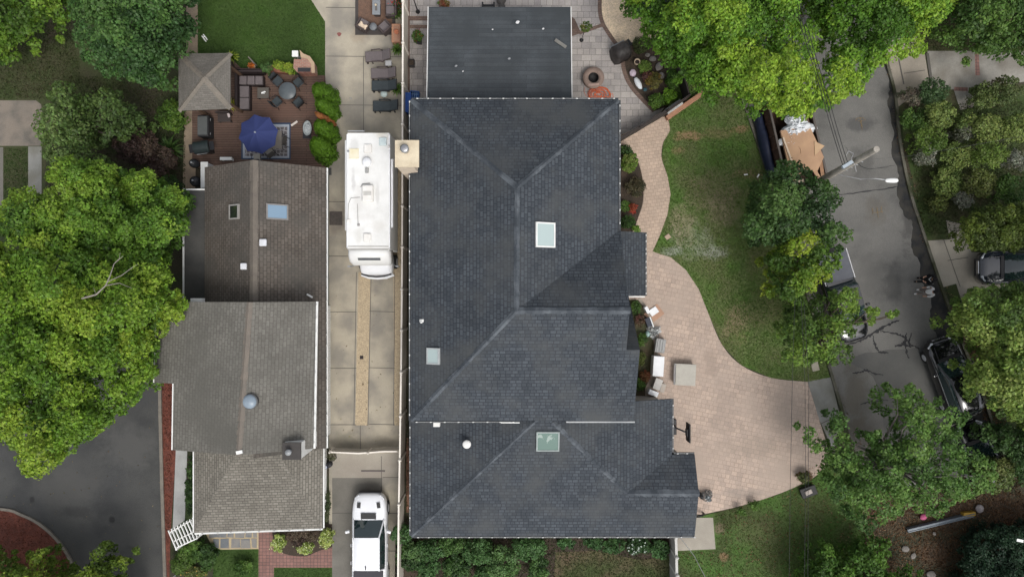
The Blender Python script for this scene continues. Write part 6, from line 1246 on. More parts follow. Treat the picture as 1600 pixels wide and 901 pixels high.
t = bxt('grey_crate', 'grey ribbed crate between the plastic sheeting and the white chest', 'crate', 1032, 540, .55, .78, .5, -.15, mk('grey_crate', (.32, .32, .31), (.25, .25, .245), scale=6, fine=.12))
for k in range(3): MB().box((-.15+k*.15, 0, .53), (.04, .7, .02)).build('rib', flat('rib_g', (.40, .40, .39)), t)
t = bxt('freezer_chest', 'large white chest standing along the side bed', 'chest', 1029, 572, .60, 1.12, .8, -.06, wb_, bevel=.04); MB().box((.32, 0, .68), (.03, .25, .04)).build('handle', greyM, t)
t = bxt('grey_box', 'pale grey appliance box below the white chest', 'box', 1028, 600, .42, .62, .6, -.35, flat('ap_grey', (.42, .40, .37)), flat('ap_top', (.50, .48, .45))); 
t = bxt('beige_box', 'small beige box right of the pale grey appliance box', 'box', 1036, 606, .26, .50, .5, -.3, flat('ap_beige', (.38, .33, .28)), flat('ap_top2', (.42, .37, .32)))
t = bxt('white_box', 'white box at the front roof corner below the grey appliance box', 'box', 1021, 614, .56, .28, .6, -.35, wb_)
c = P(1070.5, 585, .5); t = thing('hot_tub_cover', 'large square grey topped table standing alone on the pink driveway', 'table', (c.x, c.y, .02), -.05)
gt = mk('table_grey', (.42, .40, .35), (.37, .35, .31), scale=2, fine=.08)
MB().box((0, 0, .50), (1.22, 1.24, .06)).build('tabletop', gt, t, bevel=.015); MB().box((-.58, 0, .38), (.07, 1.2, .30)).build('apron', wb_, t, bevel=.01); MB().box((.58, 0, .38), (.04, 1.2, .18)).build('apron', gt, t); t.name = 'square_table'
for s in (-1, 1): MB().box((0, s*.6, .38), (1.1, .03, .18)).build('apron', gt, t)
for sx in (-1, 1):
    for sy in (-1, 1): MB().box((sx*.5, sy*.52, .23), (.08, .08, .46)).build('leg', gt, t)
# basketball hoop
t = thing('basketball_hoop', 'black pole mounted backboard standing on the driveway by the front roof', 'basketball hoop', (P(1054, 668).x, P(1054, 668).y, .02)); o = t.location
A = P(1054, 666, 3.0); bq = P(1077, 676.5, 3.1)
pb = Vector((P(1052, 667, 0).x+.6, P(1052, 667, 0).y, 0)); 
MB().tube([tuple(P(1055, 665, 2.2)-Vector((0, 0, 2.2))), tuple(P(1055, 665, 2.2)), tuple(P(1056, 668, 2.9)), tuple(P(1072, 675, 3.0))], .045, 8).build('pole', blackM, t, o)
MB().box((bq.x, bq.y, 2.9), (.07, 1.0, .75), rz=.0).build('backboard', flat('board_bk', (.012, .012, .013)), t, o, bevel=.01); MB().box((bq.x-.08, bq.y, 2.9), (.07, .4, .4)).build('bracket', blackM, t, o)
MB().box((P(1052, 667, .2).x, P(1052, 667, .2).y, .12), (.4, .9, .2)).build('base', blackM, t, o, bevel=.03)
crumple('silver_sack', 'shiny silver crumpled sack beside the front roof edge', 1106, 776, .33, .33, .6, mk('foil', (.30, .33, .34), (.65, .67, .68), scale=9, rough=.2, metal=.6, contrast=(.48, .54)), .3, seed=31, cat='sack')
one('black_spade', 'black cloth heap between the silver sack and the roof edge', 'cloth', MB().loft([[(.13*math.cos(a)*k, .24*math.sin(a)*k, z) for a in [i*.628 for i in range(10)]] for k, z in ((1, 0), (.9, .25), (.3, .4))]), blackM, (P(1097, 776, .4).x, P(1097, 776, .4).y, .02), rz=.5)
one('dark_pipe', 'black downpipe elbow at the lower right corner of the front roof', 'pipe', MB().tube([(0, 0, .4), (.3, .03, .35), (.45, .05, .1), (.45, .05, 0)], .06, 8), blackM, (P(1090, 806, .4).x, P(1090, 806, .4).y, 0))
t = thing('fire_bowl', 'black square planter holding a pale stone beside the lower lawn', 'planter', (P(1264, 768, .3).x, P(1264, 768, .3).y, .02), .35); MB().prism([(-.42, -.26), (.42, -.26), (.42, .26), (-.42, .26)], 0, .3, 1.1).build('box', flat('plantr', (.03, .03, .03)), t, bevel=.02)
MB().box((-.04, 0, .33), (.42, .26, .08), .1).build('stone', mk('stone_p', (.42, .37, .33), (.34, .3, .27), scale=4), t, bevel=.03)
one('stepping_stone', 'pale square stone on the grass beside the kerb above the apron', 'stone', MB().box((0, 0, .04), (.42, .52, .08)), flat('stone_c', (.34, .31, .24)), (P(1273, 572).x, P(1273, 572).y, .02), rz=.25, bevel=.02)
one('paver_stone', 'single tan paver lying on the worn lawn by the curved walk', 'stone', MB().box((0, 0, .03), (.30, .26, .06)), flat('stone_t', (.40, .30, .22)), (P(1043, 370).x, P(1043, 370).y, .02), rz=.6, bevel=.01)
for i, (x, y, r_) in enumerate(((1165, 273, .1), (1184, 275, 1.0))): one('white_stick', ('left' if i == 0 else 'right')+' small white stick on the bare patch of the worn lawn', 'stick', MB().box((0, 0, .03), (.22, .07, .03)), whiteM, (P(x, y).x, P(x, y).y, .03), rz=r_, group='white sticks on the lawn')
# bottom right boards and toys
c = P(1472, 817, .3); t = thing('metal_beam', 'long grey blue metal beam lying across the leaf litter', 'beam', (c.x, c.y, .02), math.atan2(27, 112))
MB().box((0, .10, .17), (3.95, .05, .30)).build('flange', mk('beam', (.16, .19, .22), (.13, .155, .18), scale=3, rough=.4), t); MB().box((0, 0, .15), (3.95, .2, .04)).build('web', mk('beam2', (.22, .25, .28), (.17, .2, .22), scale=3, rough=.4), t); MB().box((0, -.10, .11), (3.95, .04, .2)).build('flange', mk('beam3', (.2, .23, .26), (.16, .19, .21), scale=3, rough=.4), t)
one('yellow_board', 'yellow plank end behind the right end of the grey blue beam', 'plank', MB().box((0, 0, .15), (.7, .22, .3)), flat('yel', (.42, .26, .04)), (P(1515, 803, .3).x, P(1515, 803, .3).y, .02), rz=.1)
bag('pink_toy', 'pink plastic toy on the leaves above the grey blue beam', 1443, 807, .22, .18, .25, flat('pinkt', (.45, .10, .20)), .5, seed=41, cat='toy'); bag('red_toy', 'red toy car on the leaves right of the pink toy', 1471, 797, .26, .16, .25, mk('redt', (.40, .03, .03), (.5, .30, .28), scale=6, contrast=(.5, .6)), .2, seed=42, cat='toy')
bag('pale_sack', 'pale grey sack at the right end of the beam', 1531, 794, .24, .26, .25, mk('psack', (.36, .33, .33), (.22, .2, .2), scale=7), 0, seed=43)
one('white_scrap', 'small white plate on the dark evergreen in the corner', 'plate', MB().box((0, 0, 0), (.36, .15, .03), -.2), whiteM, tuple(P(1594, 844, 3.05)))
for i, (x, y, s) in enumerate(((1415, 857, .25), (1427, 868, .2), (1460, 833, .12), (1455, 897, .3), (1530, 895, .14))): bag('rock', ('grey rock near the feathery saplings', 'smaller grey rock right of the first one', 'small stone just below the metal beam', 'large rock cut by the bottom edge', 'pale stone beside the dark evergreen')[i], x, y, s, s*.8, s*.6, rk, i, seed=50+i, cat='rock')['group'] = 'rocks in the leaf litter'
# ================================================================ VEHICLES (front toward +Y)
def paint(name, c, rough=.25, metal=0, coat=.8):
    if name not in PL: PL[name] = mk(name, c, tuple(x*.95 for x in c), scale=2, rough=rough, metal=metal, coat=coat, spec=.5)
    return PL[name]
rubber = flat('rubber', (.02, .02, .02), .9); rimm = flat('alloy', (.45, .46, .48), .3)
whp = paint('white_paint', (.76, .77, .79), .3); blp = paint('black_paint', (.006, .006, .008), .12, coat=1.0); dkp = paint('dark_blue_paint', (.014, .018, .028), .15, coat=1.0)
wsg = glass('windscreen', (.015, .028, .03), .04); chrome = mk('chrome', (.6, .6, .62), (.5, .5, .52), rough=.15, metal=.9)
def ring(w, y, zb, zt, r=.18):
    """one closed cross-section, rounded at the shoulder"""
    h = zt-zb
    return [(w*a, y, zb+h*b) for a, b in ((-.80, 0), (-.97, .12), (-1, .40), (-.985, .70), (-.93, .90), (-.80, .985), (-.4, 1.01), (0, 1.015), (.4, 1.01), (.80, .985), (.93, .90), (.985, .70), (1, .40), (.97, .12), (.80, 0), (0, 0))]
def wheels(t, L, W, ys_, r=.38):
    for y in ys_:
        for s in (-1, 1):
            x = s*(W/2-.14); wv = MB(); wv.tube([(x-.12, y, r), (x-.10, y, r), (x+.10, y, r), (x+.12, y, r)], [r*.9, r, r, r*.9], 24)
            w_ = wv.build('wheel', rubber, t); MB().tube([(x+s*.10, y, r), (x+s*.135, y, r)], [r*.62, r*.5], 18).build('rim', rimm, w_)
def cabin(t, secs, roofc, W, paintm, pillars=True):
    """secs: (y, half width low, z low, half width top, z top)"""
    lo = []; 
    g = MB(); rows = []
    for (y, wl, zl, wt, zt_) in secs:
        rows.append([(-wl, y, zl), (-lerp(wl, wt, .55), y, lerp(zl, zt_, .6)), (-wt, y, zt_-.03), (-wt*.9, y, zt_), (0, y, zt_+.01), (wt*.9, y, zt_), (wt, y, zt_-.03), (lerp(wl, wt, .55), y, lerp(zl, zt_, .6)), (wl, y, zl)])
    g.loft(rows, close=False, caps=False); return g.build('window', wsg, t)
def vehicle(name, label, px, py, zc, ang, L, Wd, Hh, body_m, kind='suv', z=.012, hood=1.05, front=None, cat=None, group=None, rack=None):
    p = P(px, py, 0); t = thing(name, label, cat or 'car', (p.x, p.y, z), ang, group)
    h = L/2; w = Wd/2; n = 1
    prof = {'suv': [(h, .42, .50, .66), (h-.04, .66, .38, .80), (h-.22, .88, .30, .93), (h-.60, .99, .26, 1.0), (h-1.0, 1, .25, 1.05), (h-1.55, .99, .25, 1.10), (0, 1, .25, 1.08), (-h+1.2, 1, .25, 1.08), (-h+.5, .98, .27, 1.08), (-h+.15, .94, .33, 1.04), (-h, .86, .45, .92)],
            'truck': [(h, .40, .55, .78), (h-.04, .62, .45, .93), (h-.20, .84, .38, 1.04), (h-.65, .98, .30, 1.12), (h-1.5, 1, .30, 1.18), (0, 1, .30, 1.18), (-h+1.9, 1, .30, 1.18), (-h+.6, 1, .32, 1.18), (-h+.12, .98, .36, 1.16), (-h, .94, .45, 1.10)]}[kind]
    b = MB().loft([ring(w*a, y, zb, zt) for y, a, zb, zt in prof]); b.build('body', body_m, t, subd=1)
    hz = prof[5][3]; return t, h, w
# --- white pickup in the parking bay
p0 = P(577, 452+0, 1.0)
L_ = 5.9; yc = P(0, 770, .9).y-L_/2; xc = P(576.5, 0, 1.05).x
t, h, w = vehicle('pickup_truck', 'white pickup with black bed cover and hood vents at the bottom of the driveway', 800+xc*F/H, 450.5-yc*F/H, 0, 0, L_, 2.06, 1.9, whp, 'truck', cat='pickup truck')
# glasshouse
g = MB(); yf = h-1.45; yr = yf-2.75
rows = [(yf, .86, 1.17, .84, 1.18), (yf-.75, .93, 1.17, .70, 1.80), (yf-1.0, .94, 1.17, .71, 1.86), (yf-2.4, .94, 1.17, .70, 1.86), (yf-2.62, .93, 1.17, .69, 1.78), (yr, .90, 1.17, .84, 1.2)]
cabin(t, rows, None, w, whp)
rf = MB(); rf.loft([[(x*k, y, z_+zz) for x, zz in ((-.70, -.045), (-.66, 0), (-.3, .02), (.3, .02), (.66, 0), (.70, -.045))] for y, k, z_ in ((yf-.76, .98, 1.835), (yf-1.1, 1.02, 1.885), (yf-1.8, 1.02, 1.89), (yf-2.4, 1.02, 1.885), (yf-2.6, .98, 1.83))], close=False, caps=False); rf.build('roof', whp, t)
for s in (-1, 1):
    MB().tube([(s*.87, yf+.02, 1.16), (s*.72, yf-.74, 1.82)], .045, 8).build('pillar', whp, t); MB().tube([(s*.72, yf-2.6, 1.80), (s*.88, yr, 1.18)], .05, 8).build('pillar', whp, t)
    MB().tube([(s*.73, yf-.75, 1.845), (s*.73, yf-2.55, 1.845)], .035, 6).build('roof_rail', whp, t); MB().tube([(s*.92, yf-1.72, 1.17), (s*.72, yf-1.72, 1.86)], .03, 6).build('pillar', darkM, t)
    m_ = MB().box((s*1.17, yf-.62, 1.27), (.26, .16, .18), s*-.25).build('mirror', whp, t, bevel=.05, seg=3)
    MB().box((s*.56, h-.62, 1.135), (.20, .32, .02), s*.12, rx=.06).build('hood_vent', flat('vent_black', (.03, .03, .03)), t, bevel=.01)
    MB().tube([(s*.38, yf+.02, 1.21), (s*.42, yf+.40, 1.19)], .016, 6).build('wiper', blackM, t); MB().box((s*.70, h-.22, .90), (.34, .12, .16), s*-.75).build('headlight', glass('lamp_glass', (.6, .62, .65)), t, bevel=.03)
    for yy in (yf-1.5, yf-2.5): MB().box((s*1.035, yy, 1.0), (.03, .18, .035)).build('door_handle', whp, t)
MB().box((0, yf+.24, 1.205), (.86, .34, .03), rx=.08).build('cowl_panel', flat('vent_black', (.03, .03, .03)), t, bevel=.01); MB().box((0, h+.02, .68), (1.3, .06, .3)).build('grille', blackM, t, bevel=.02)
MB().box((0, yf-2.4, 1.96), (.05, .22, .1)).build('antenna_fin', blackM, t, bevel=.02)
MB().box((0, (yr-.04-h)/2-.02, 1.215), (1.70, abs(-h-yr)-.14, .05)).build('bed_cover', mk('bed_vinyl', (.045, .042, .05), (.035, .033, .04), scale=3, rough=.6), t, bevel=.015)
MB().box((0, yr-.05, 1.20), (1.86, .07, .10)).build('bed_rail', whp, t, bevel=.02)
wheels(t, L_, 2.06, (h-.98, -h+1.15), .42)
# papers on the dashboard
# --- dark SUV in the right hand drive, facing -X
def suv(name, label, px, py, ang, pm, L=4.85, W=1.95, cat='SUV', roof=True, sky=False):
    t, h, w = vehicle(name, label, px, py, 0, ang, L, W, 1.75, pm, 'suv', cat=cat)
    yf = h-1.25; yr = -h+.25
    rows = [(yf, .80*w, 1.08, .80*w, 1.09), (yf-.85, .93*w, 1.06, .70*w, 1.60), (yf-1.1, .94*w, 1.06, .72*w, 1.67), (0, .95*w, 1.06, .72*w, 1.70), (yr+.75, .94*w, 1.06, .70*w, 1.66), (yr+.35, .92*w, 1.06, .68*w, 1.58), (yr, .86*w, 1.06, .74*w, 1.1)]
    cabin(t, rows, None, w, pm)
    MB().loft([[(x*k*w, y, z_+zz) for x, zz in ((-.71, -.05), (-.67, 0), (-.3, .02), (.3, .02), (.67, 0), (.71, -.05))] for y, k, z_ in ((yf-.86, 1, 1.63), (yf-1.15, 1.03, 1.695), (0, 1.03, 1.725), (yr+.7, 1.0, 1.68), (yr+.33, .97, 1.60))], close=False, caps=False).build('roof', pm, t)
    for s in (-1, 1):
        MB().tube([(s*.81*w, yf+.02, 1.07), (s*.72*w, yf-.85, 1.61)], .04, 8).build('pillar', pm, t); MB().tube([(s*.70*w, yf-.9, 1.69), (s*.72*w, 0, 1.75), (s*.68*w, yr+.5, 1.68)], .018, 6).build('roof_rail', blackM, t)
        MB().tube([(s*.95*w, yf-.3, 1.075), (s*.965*w, yr+.4, 1.085)], .008, 6).build('trim_line', greyM, t)
        MB().box((s*(w+.13), yf-.55, 1.10), (.24, .15, .17), s*-.25).build('mirror', pm, t, bevel=.05, seg=3)
        MB().box((s*.66*w, h-.23, .83), (.40, .13, .11), s*-.62).build('headlight', glass('lamp_glass2', (.55, .58, .62)), t, bevel=.04)
        MB().tube([(s*.55*w, h-.35, .985), (s*.62*w, yf+.05, 1.10)], .012, 6).build('hood_crease', pm, t)
    MB().box((0, h-.01, .66), (.75, .06, .20)).build('grille', chrome, t, bevel=.03); MB().box((0, h-.04, .42), (1.0, .08, .10)).build('bumper_trim', blackM, t, bevel=.03)
    MB().box((0, yf+.12, 1.09), (1.3, .2, .03)).build('cowl_panel', blackM, t, bevel=.01)
    wheels(t, L, W, (h-.88, -h+.95), .36); return t
suv('parked_suv', 'dark blue van facing the street in the right-hand parking drive', 1582, 418, math.pi/2, dkp, 5.0, 1.98, 'van')
suv('parked_suv', 'glossy black SUV at the right kerb with leaves hanging over it', 1476, 588, R(20), blp)
suv('parked_car', 'black car mostly hidden under foliage behind the glossy black SUV', 1516, 705, R(20), blp, 4.1, 1.75, 'car')
# --- pickup under the yellow green tree
t, h, w = vehicle('pickup_truck', 'dark pickup with a folded grey bed cover parked under the street trees', 1304, 462, 0, R(197), 5.4, 1.95, 1.85, blp, 'truck', cat='pickup truck')
rows = [(h-1.3, .82, 1.17, .80, 1.18), (h-2.0, .90, 1.17, .68, 1.78), (h-3.2, .90, 1.17, .68, 1.80), (h-3.45, .86, 1.17, .76, 1.2)]
cabin(t, rows, None, w, blp); MB().box((0, h-2.6, 1.80), (1.3, 1.2, .05)).build('roof', blp, t, bevel=.02)
MB().box((0, -h+.98, 1.22), (1.62, 1.66, .05)).build('bed_cover', mk('cover_grey', (.085, .09, .105), (.07, .075, .09), scale=3, rough=.5, coat=.2), t, bevel=.01)
for s in (-1, 1): MB().tube([(s*.86, -h+.12, 1.24), (s*.86, -h+1.85, 1.24)], .028, 6).build('bed_rail', flat('rail_white', (.7, .7, .72)), t); MB().box((s*1.1, h-1.9, 1.25), (.22, .14, .16)).build('mirror', blp, t, bevel=.04)
wheels(t, 5.4, 1.95, (h-.95, -h+1.05), .40)
# --- motorhome
rvz = 3.2; xc = P(575.5, 0, rvz).x; yb_ = P(0, 207, rvz).y; yf_ = P(0, 390, rvz).y; Lr = yb_-yf_
t = thing('motorhome', 'long white motorhome parked nose down beside the tan gravel strip', 'motorhome', (xc, (yb_+yf_)/2, .012), math.pi); hl = Lr/2
rvm = mk('rv_white', (.72, .72, .71), (.66, .66, .64), scale=1.2, rough=.4, fine=.03)
rvr = mk('rv_roof', (.74, .74, .725), (.66, .66, .64), scale=1.5, rough=.5, fine=.04, spots=[(-.7, -3.3, .5, .5, (.55, .50, .40), .6), (.75, -2.4, .25, .5, (.5, .5, .48), .5), (.5, 2.4, .3, .5, (.55, .54, .5), .5), (.8, -.6, .12, .7, (.42, .41, .40), .5), (-.6, 1.8, .4, .4, (.56, .54, .5), .5), (.2, -3.4, .6, .3, (.55, .54, .52), .5), (.55, .6, .3, .9, (.5, .48, .45), .35), (-.5, .3, .12, .9, (.45, .44, .42), .4), (0, -1.8, .5, .5, (.55, .53, .5), .3), (.1, 1.4, .8, .25, (.52, .5, .47), .3)])
wr = 1.16
MB().box((0, 0, 1.85), (2.30, Lr, 2.6)).build('body', rvm, t, bevel=.06, seg=3); MB().box((0, 0, rvz-.02), (2.26, Lr-.04, .05)).build('roof', rvr, t, bevel=.02)
for s in (-1, 1): MB().tube([(s*1.15, -hl+.1, rvz), (s*1.15, hl-.1, rvz)], .03, 6).build('roof_edge', whp, t)
MB().box((1.22, -.35, 2.0), (.22, 4.9, 1.9)).build('slide_out', rvm, t, bevel=.03); MB().tube([(-1.24, -hl+1.4, 3.0), (-1.24, hl-1.2, 3.0)], .07, 8).build('awning', whp, t)
# cab over and hood
MB().loft([[(x, hl+dy, z) for x, z in ((-1.13, 2.0), (-1.13, 3.0), (-1.0, 3.15), (1.0, 3.15), (1.13, 3.0), (1.13, 2.0))] for dy in (-.02, .10, .3)]+[[(x, hl+.62, z) for x, z in ((-1.12, 2.1), (-1.12, 2.7), (-1.0, 2.8), (1.0, 2.8), (1.12, 2.7), (1.12, 2.1))], [(x, hl+.82, z) for x, z in ((-1.02, 2.15), (-1.02, 2.25), (-.9, 2.3), (.9, 2.3), (1.02, 2.25), (1.02, 2.15))]]).build('cab_over', rvm, t)
for y in (0.02, -.12): MB().box((0, hl+y-.05, rvz+.02), (2.2, .035, .03)).build('roof_seam', flat('seam', (.35, .33, .30)), t)
MB().box((.0, hl+.50, 2.98), (1.22, .17, .03), rx=-1.0*.78).build('cab_window', flat('rv_glass', (.10, .105, .11), .2), t, bevel=.02)
MB().loft([ring(.98*a, y, .35, z) for y, a, z in ((hl-.1, 1, 1.5), (hl+.6, 1, 1.45), (hl+.95, .98, 1.30), (hl+1.22, .93, 1.12), (hl+1.38, .85, .9))]).build('hood', whp, t, subd=1)
MB().tube([(-.86, hl+1.26, 1.0), (-.45, hl+1.38, 1.02), (0, hl+1.42, 1.03), (.45, hl+1.38, 1.02), (.86, hl+1.26, 1.0)], .05, 6).build('grille', flat('grille_d', (.05, .05, .055)), t)
MB().tube([(-.93, hl+1.30, .62), (-.5, hl+1.46, .62), (0, hl+1.50, .62), (.5, hl+1.46, .62), (.93, hl+1.30, .62)], .08, 8).build('bumper', whp, t)
for s in (-1, 1): MB().tube([(s*1.0, hl+.75, 1.3), (s*1.3, hl+.85, 1.65), (s*1.32, hl+.85, 1.85)], .022, 6).box((s*1.34, hl+.85, 1.8), (.16, .08, .35)).build('mirror', greyM, t)
acm = mk('ac_white', (.74, .73, .70), (.66, .64, .60), scale=4, rough=.5)
def rbox(nm, px, py, dx, dy, dz, m_, bev=.04, par=t):
    q_ = P(px, py, rvz+dz); lx_ = -(q_.x-xc); ly_ = -(q_.y-(yb_+yf_)/2); return MB().box((lx_, ly_, rvz+dz/2), (dx, dy, dz)).build(nm, m_, par, bevel=bev, seg=3), lx_, ly_
a, ax, ay = rbox('air_conditioner', 574, 302, .60, .92, .24, acm, .08); MB().box((ax, ay, rvz+.25), (.42, .22, .02)).build('vent_grille', flat('ac_grille', (.5, .49, .46)), a)
rbox('roof_hatch', 574.5, 232, .42, .46, .12, acm); rbox('roof_hatch', 598, 221, .40, .44, .10, mk('hatch_teal', (.55, .63, .63), (.48, .56, .57), scale=5, rough=.2)); rbox('roof_hatch', 573.5, 371, .40, .44, .12, acm); rbox('roof_hatch', 553, 240, .52, .55, .05, mk('hatch_cream', (.66, .60, .42), (.72, .68, .55), scale=3), .02)
a, ax, ay = rbox('antenna_dish', 573, 253, .1, .1, .2, acm, .01); MB().lathe([(.25, rvz+.14), (.25, rvz+.2), (.18, rvz+.27), (0, rvz+.3)], (ax, ay, 0), 24).build('dome', whp, a)
rbox('vent_cap', 573, 266, .18, .28, .12, flat('capg', (.32, .32, .31))); rbox('vent_cap', 544, 236, .12, .12, .1, greyM); rbox('vent_cap', 607, 229, .12, .12, .1, acm); rbox('vent_cap', 560, 351, .14, .14, .06, flat('capd', (.30, .29, .28))); rbox('antenna_mount', 544, 345, .20, .20, .08, acm); rbox('roof_bar', 556, 204.5, .9, .05, .1, greyM, .01)
q_ = P(563, 308, 3.25); pa = [(-(P(a, b, 3.3).x-xc), -(P(a, b, 3.3).y-(yb_+yf_)/2), rvz+.03) for a, b in ((563, 292), (566, 287), (578, 286))]; MB().tube(pa, .02, 5).build('cable', flat('cable', (.3, .29, .28)), t)
pa = [(-(P(a, b, 3.3).x-xc), -(P(a, b, 3.3).y-(yb_+yf_)/2), rvz+.03) for a, b in ((562, 308), (548, 309), (544, 318), (543, 344))]; MB().tube(pa, .015, 5).build('cable', flat('cable', (.3, .29, .28)), t)
pa = [(-(P(a, b, 3.3).x-xc), -(P(a, b, 3.3).y-(yb_+yf_)/2), rvz+.03) for a, b in ((558, 318), (559, 350))]; MB().tube(pa, .012, 5).build('cable', flat('cable', (.3, .29, .28)), t)
for y in (-hl+1.4, -hl+2.2, hl+.55):
    for s in (-1, 1):
        wv = MB().tube([(s*.95-.13, y, .4), (s*.95-.11, y, .4), (s*.95+.11, y, .4), (s*.95+.13, y, .4)], [.36, .4, .4, .36], 20).build('wheel', rubber, t); MB().tube([(s*1.06, y, .4), (s*1.1, y, .4)], [.24, .2], 14).build('rim', rimm, wv)
for k in range(2): rbx = MB().box((1.28, -1.1+k*.75+1.2, .5), (.3, .04, .04)).build('step_rail', flat('red_step', (.5, .06, .05)), t)

# ================================================================ DUMPSTER AND ITS LOAD
c = P(1240, 226, .8); dr_ = R(13); t = thing('dumpster', 'long rusty brown roll-off dumpster full of cardboard at the left kerb', 'dumpster', (c.x, c.y, .012), dr_)
rust = mk('rust_brown', (.085, .045, .03), (.045, .028, .022), scale=2, fine=.35, fscale=12, bump=.4); Ld, Wd_ = 5.4, 2.3
MB().box((0, 0, .2), (Wd_, Ld, .12)).build('floor', rust, t)
for s in (-1, 1):
    MB().box((s*Wd_/2, 0, .78), (.07, Ld, 1.25)).build('side_wall', rust, t); MB().box((s*Wd_/2, 0, 1.44), (.12, Ld+.08, .08)).build('top_rail', flat('rail_g', (.10, .085, .075)), t, bevel=.01)
    MB().box((0, s*Ld/2, .78), (Wd_-.08, .07, 1.25)).build('end_wall', rust, t)
    for k in range(7): MB().box((s*(Wd_/2+.07), -Ld/2+.4+k*.76, .75), (.08, .10, 1.2)).build('rib', rust, t)
def inD(x, y, z): return Matrix.Translation((c.x, c.y, .012)) @ Matrix.Rotation(dr_, 4, 'Z') @ Vector((x, y, z))
card = mk('cardboard_big', (.44, .28, .17), (.36, .225, .14), scale=1.3, fine=.08)
one('cardboard_box', 'large flattened tan cardboard box on top of the dumpster load', 'cardboard', MB().prism([(-.98, -1.35), (.55, -1.5), (1.1, -.85), (.80, 1.1), (-.85, 1.25)], 0, .16).tube([(-.1, .1, .17), (-.05, -.1, .175), (-.12, -.3, .17)], .02, 5).box((-.32, .72, .17), (.2, .22, .02), .4), card, tuple(inD(.05, -.35, 1.35)), dr_+.05, bevel=.01)
one('cardboard_strip', 'smaller folded cardboard flap at the right edge of the dumpster', 'cardboard', MB().prism([(-.3, -.35), (.35, .05), (-.15, .45)], 0, .05), mk('card2', (.48, .33, .2), (.42, .28, .17), scale=3), tuple(inD(1.0, -.6, 1.5)), dr_)
one('white_pole', 'long pale wooden pole lying across the left of the cardboard', 'pole', MB().box((0, 0, 0), (.09, 1.8, .07), .12), flat('pale_wood', (.58, .46, .34)), tuple(inD(-.72, -.45, 1.56)), dr_)
crumple('plastic_wrap', 'crumpled white plastic wrap heaped at the upper end of the dumpster', 1234, 204, .88, .72, .5, mk('wrap', (.74, .76, .78), (.58, .60, .62), scale=3, rough=.35, contrast=(.45, .55)), .2, z=1.25, seed=61, cat='plastic wrap')
crumple('plastic_wrap', 'smaller white plastic sheet hanging at the left of the dumpster load', 1220, 228, .5, .45, .25, mk('wrap', (.74, .76, .78)), .4, z=1.3, seed=62, cat='plastic wrap')
plk = mk('plank_brown', (.13, .075, .045), (.08, .05, .035), scale=2.5, fine=.3, fscale=15)
for i, (x, y, l, a, m_, lb) in enumerate(((.82, .8, 2.9, .02, plk, 'outermost dark brown plank along the right side of the dumpster'), (.62, 1.0, 2.4, -.03, plk, 'inner dark brown plank along the right side of the dumpster'), (.55, -1.7, 1.4, .3, card, 'tan cardboard length at the lower right of the dumpster'), (.95, -1.9, 1.3, -.1, mk('tan_plank', (.32, .18, .10), (.22, .13, .08), scale=3), 'reddish plank in the lower right dumpster corner'), (-.8, -1.9, 1.5, .05, card, 'tan board at the lower left of the dumpster'), (-.2, -2.2, 1.0, 1.3, flat('pale_wood', (.58, .46, .34)), 'pale board crosswise at the lower end of the dumpster'))):
    one('plank', lb, 'plank', MB().box((0, 0, 0), (.20, l, .05), a), m_, tuple(inD(x, y, 1.32+.03*i)), dr_, group='boards in the dumpster')
tp_ = mk('navy_tarp', (.012, .016, .035), (.020, .026, .055), scale=3, rough=.4, bump=.7, fscale=6)
secs = [[(-.28+.07*math.sin(i*.9), -2.0+i*.4, .0), (-.2, -2.0+i*.4, .55+.1*math.sin(i*1.7)), (.05+.04*math.sin(i*2.1), -2.0+i*.4, .85+.06*math.sin(i*1.3)), (.28, -2.0+i*.4, .7+.08*math.cos(i*1.1)), (.35, -2.0+i*.4, 0)] for i in range(11)]
one('tarp', 'bundled navy blue tarp against the left side of the dumpster', 'tarp', MB().loft(secs), tp_, tuple(inD(-1.50, .35, 0)), dr_, subd=1)

# ================================================================ UTILITY POLE, LAMP, WIRES
b0 = P(1250, 300, 0); t1 = P(1370, 233, 9.2); ax_ = t1-b0
t = thing('utility_pole', 'weathered wooden utility pole leaning over the street', 'utility pole', tuple(b0))
poleM = mk('pole_wood', (.36, .33, .285), (.25, .23, .20), scale=2.5, fine=.3, fscale=30, bump=.5)
MB().tube([(0, 0, -.3)]+[tuple(ax_*u) for u in (.25, .5, .75, 1)], [.20, .19, .175, .16, .14], 16).build('pole', poleM, t)
def ap(u): return b0+ax_*u
tr_ = P(1324, 257, 7.4); MB().box(tr_-b0, (.55, .16, .14), .55).build('splice_box', flat('splice', (.33, .38, .42)), t)
for u in (.62, .68, .74, .8): q_ = ax_*u; MB().tube([tuple(q_), tuple(q_+Vector((.25, -.12, 0)))], .02, 5).build('bolt', greyM, t)
lh = P(1392, 282, 7.6); st = b0+ax_*.50
t = thing('street_lamp', 'white street lamp head on a thin arm reaching over the road from the pole', 'street lamp', tuple(st))
MB().tube([(0, 0, 0), tuple(P(1345, 280, 6.6)-st), tuple(P(1368, 279, 7.4)-st), tuple(lh-st)], [.022, .02, .02, .022], 8).build('arm', flat('arm_w', (.62, .62, .62)), t)
MB().loft([[(x, y*k, z*k) for y, z in ((-.12, 0), (-.08, .08), (.08, .08), (.12, 0), (.08, -.06), (-.08, -.06))] for x, k in ((-.28, .4), (-.2, .9), (.1, 1.1), (.28, 1.0), (.36, .5))]).build('lamp_head', whiteM, t, subd=1)
t.children[-1].location = lh-st
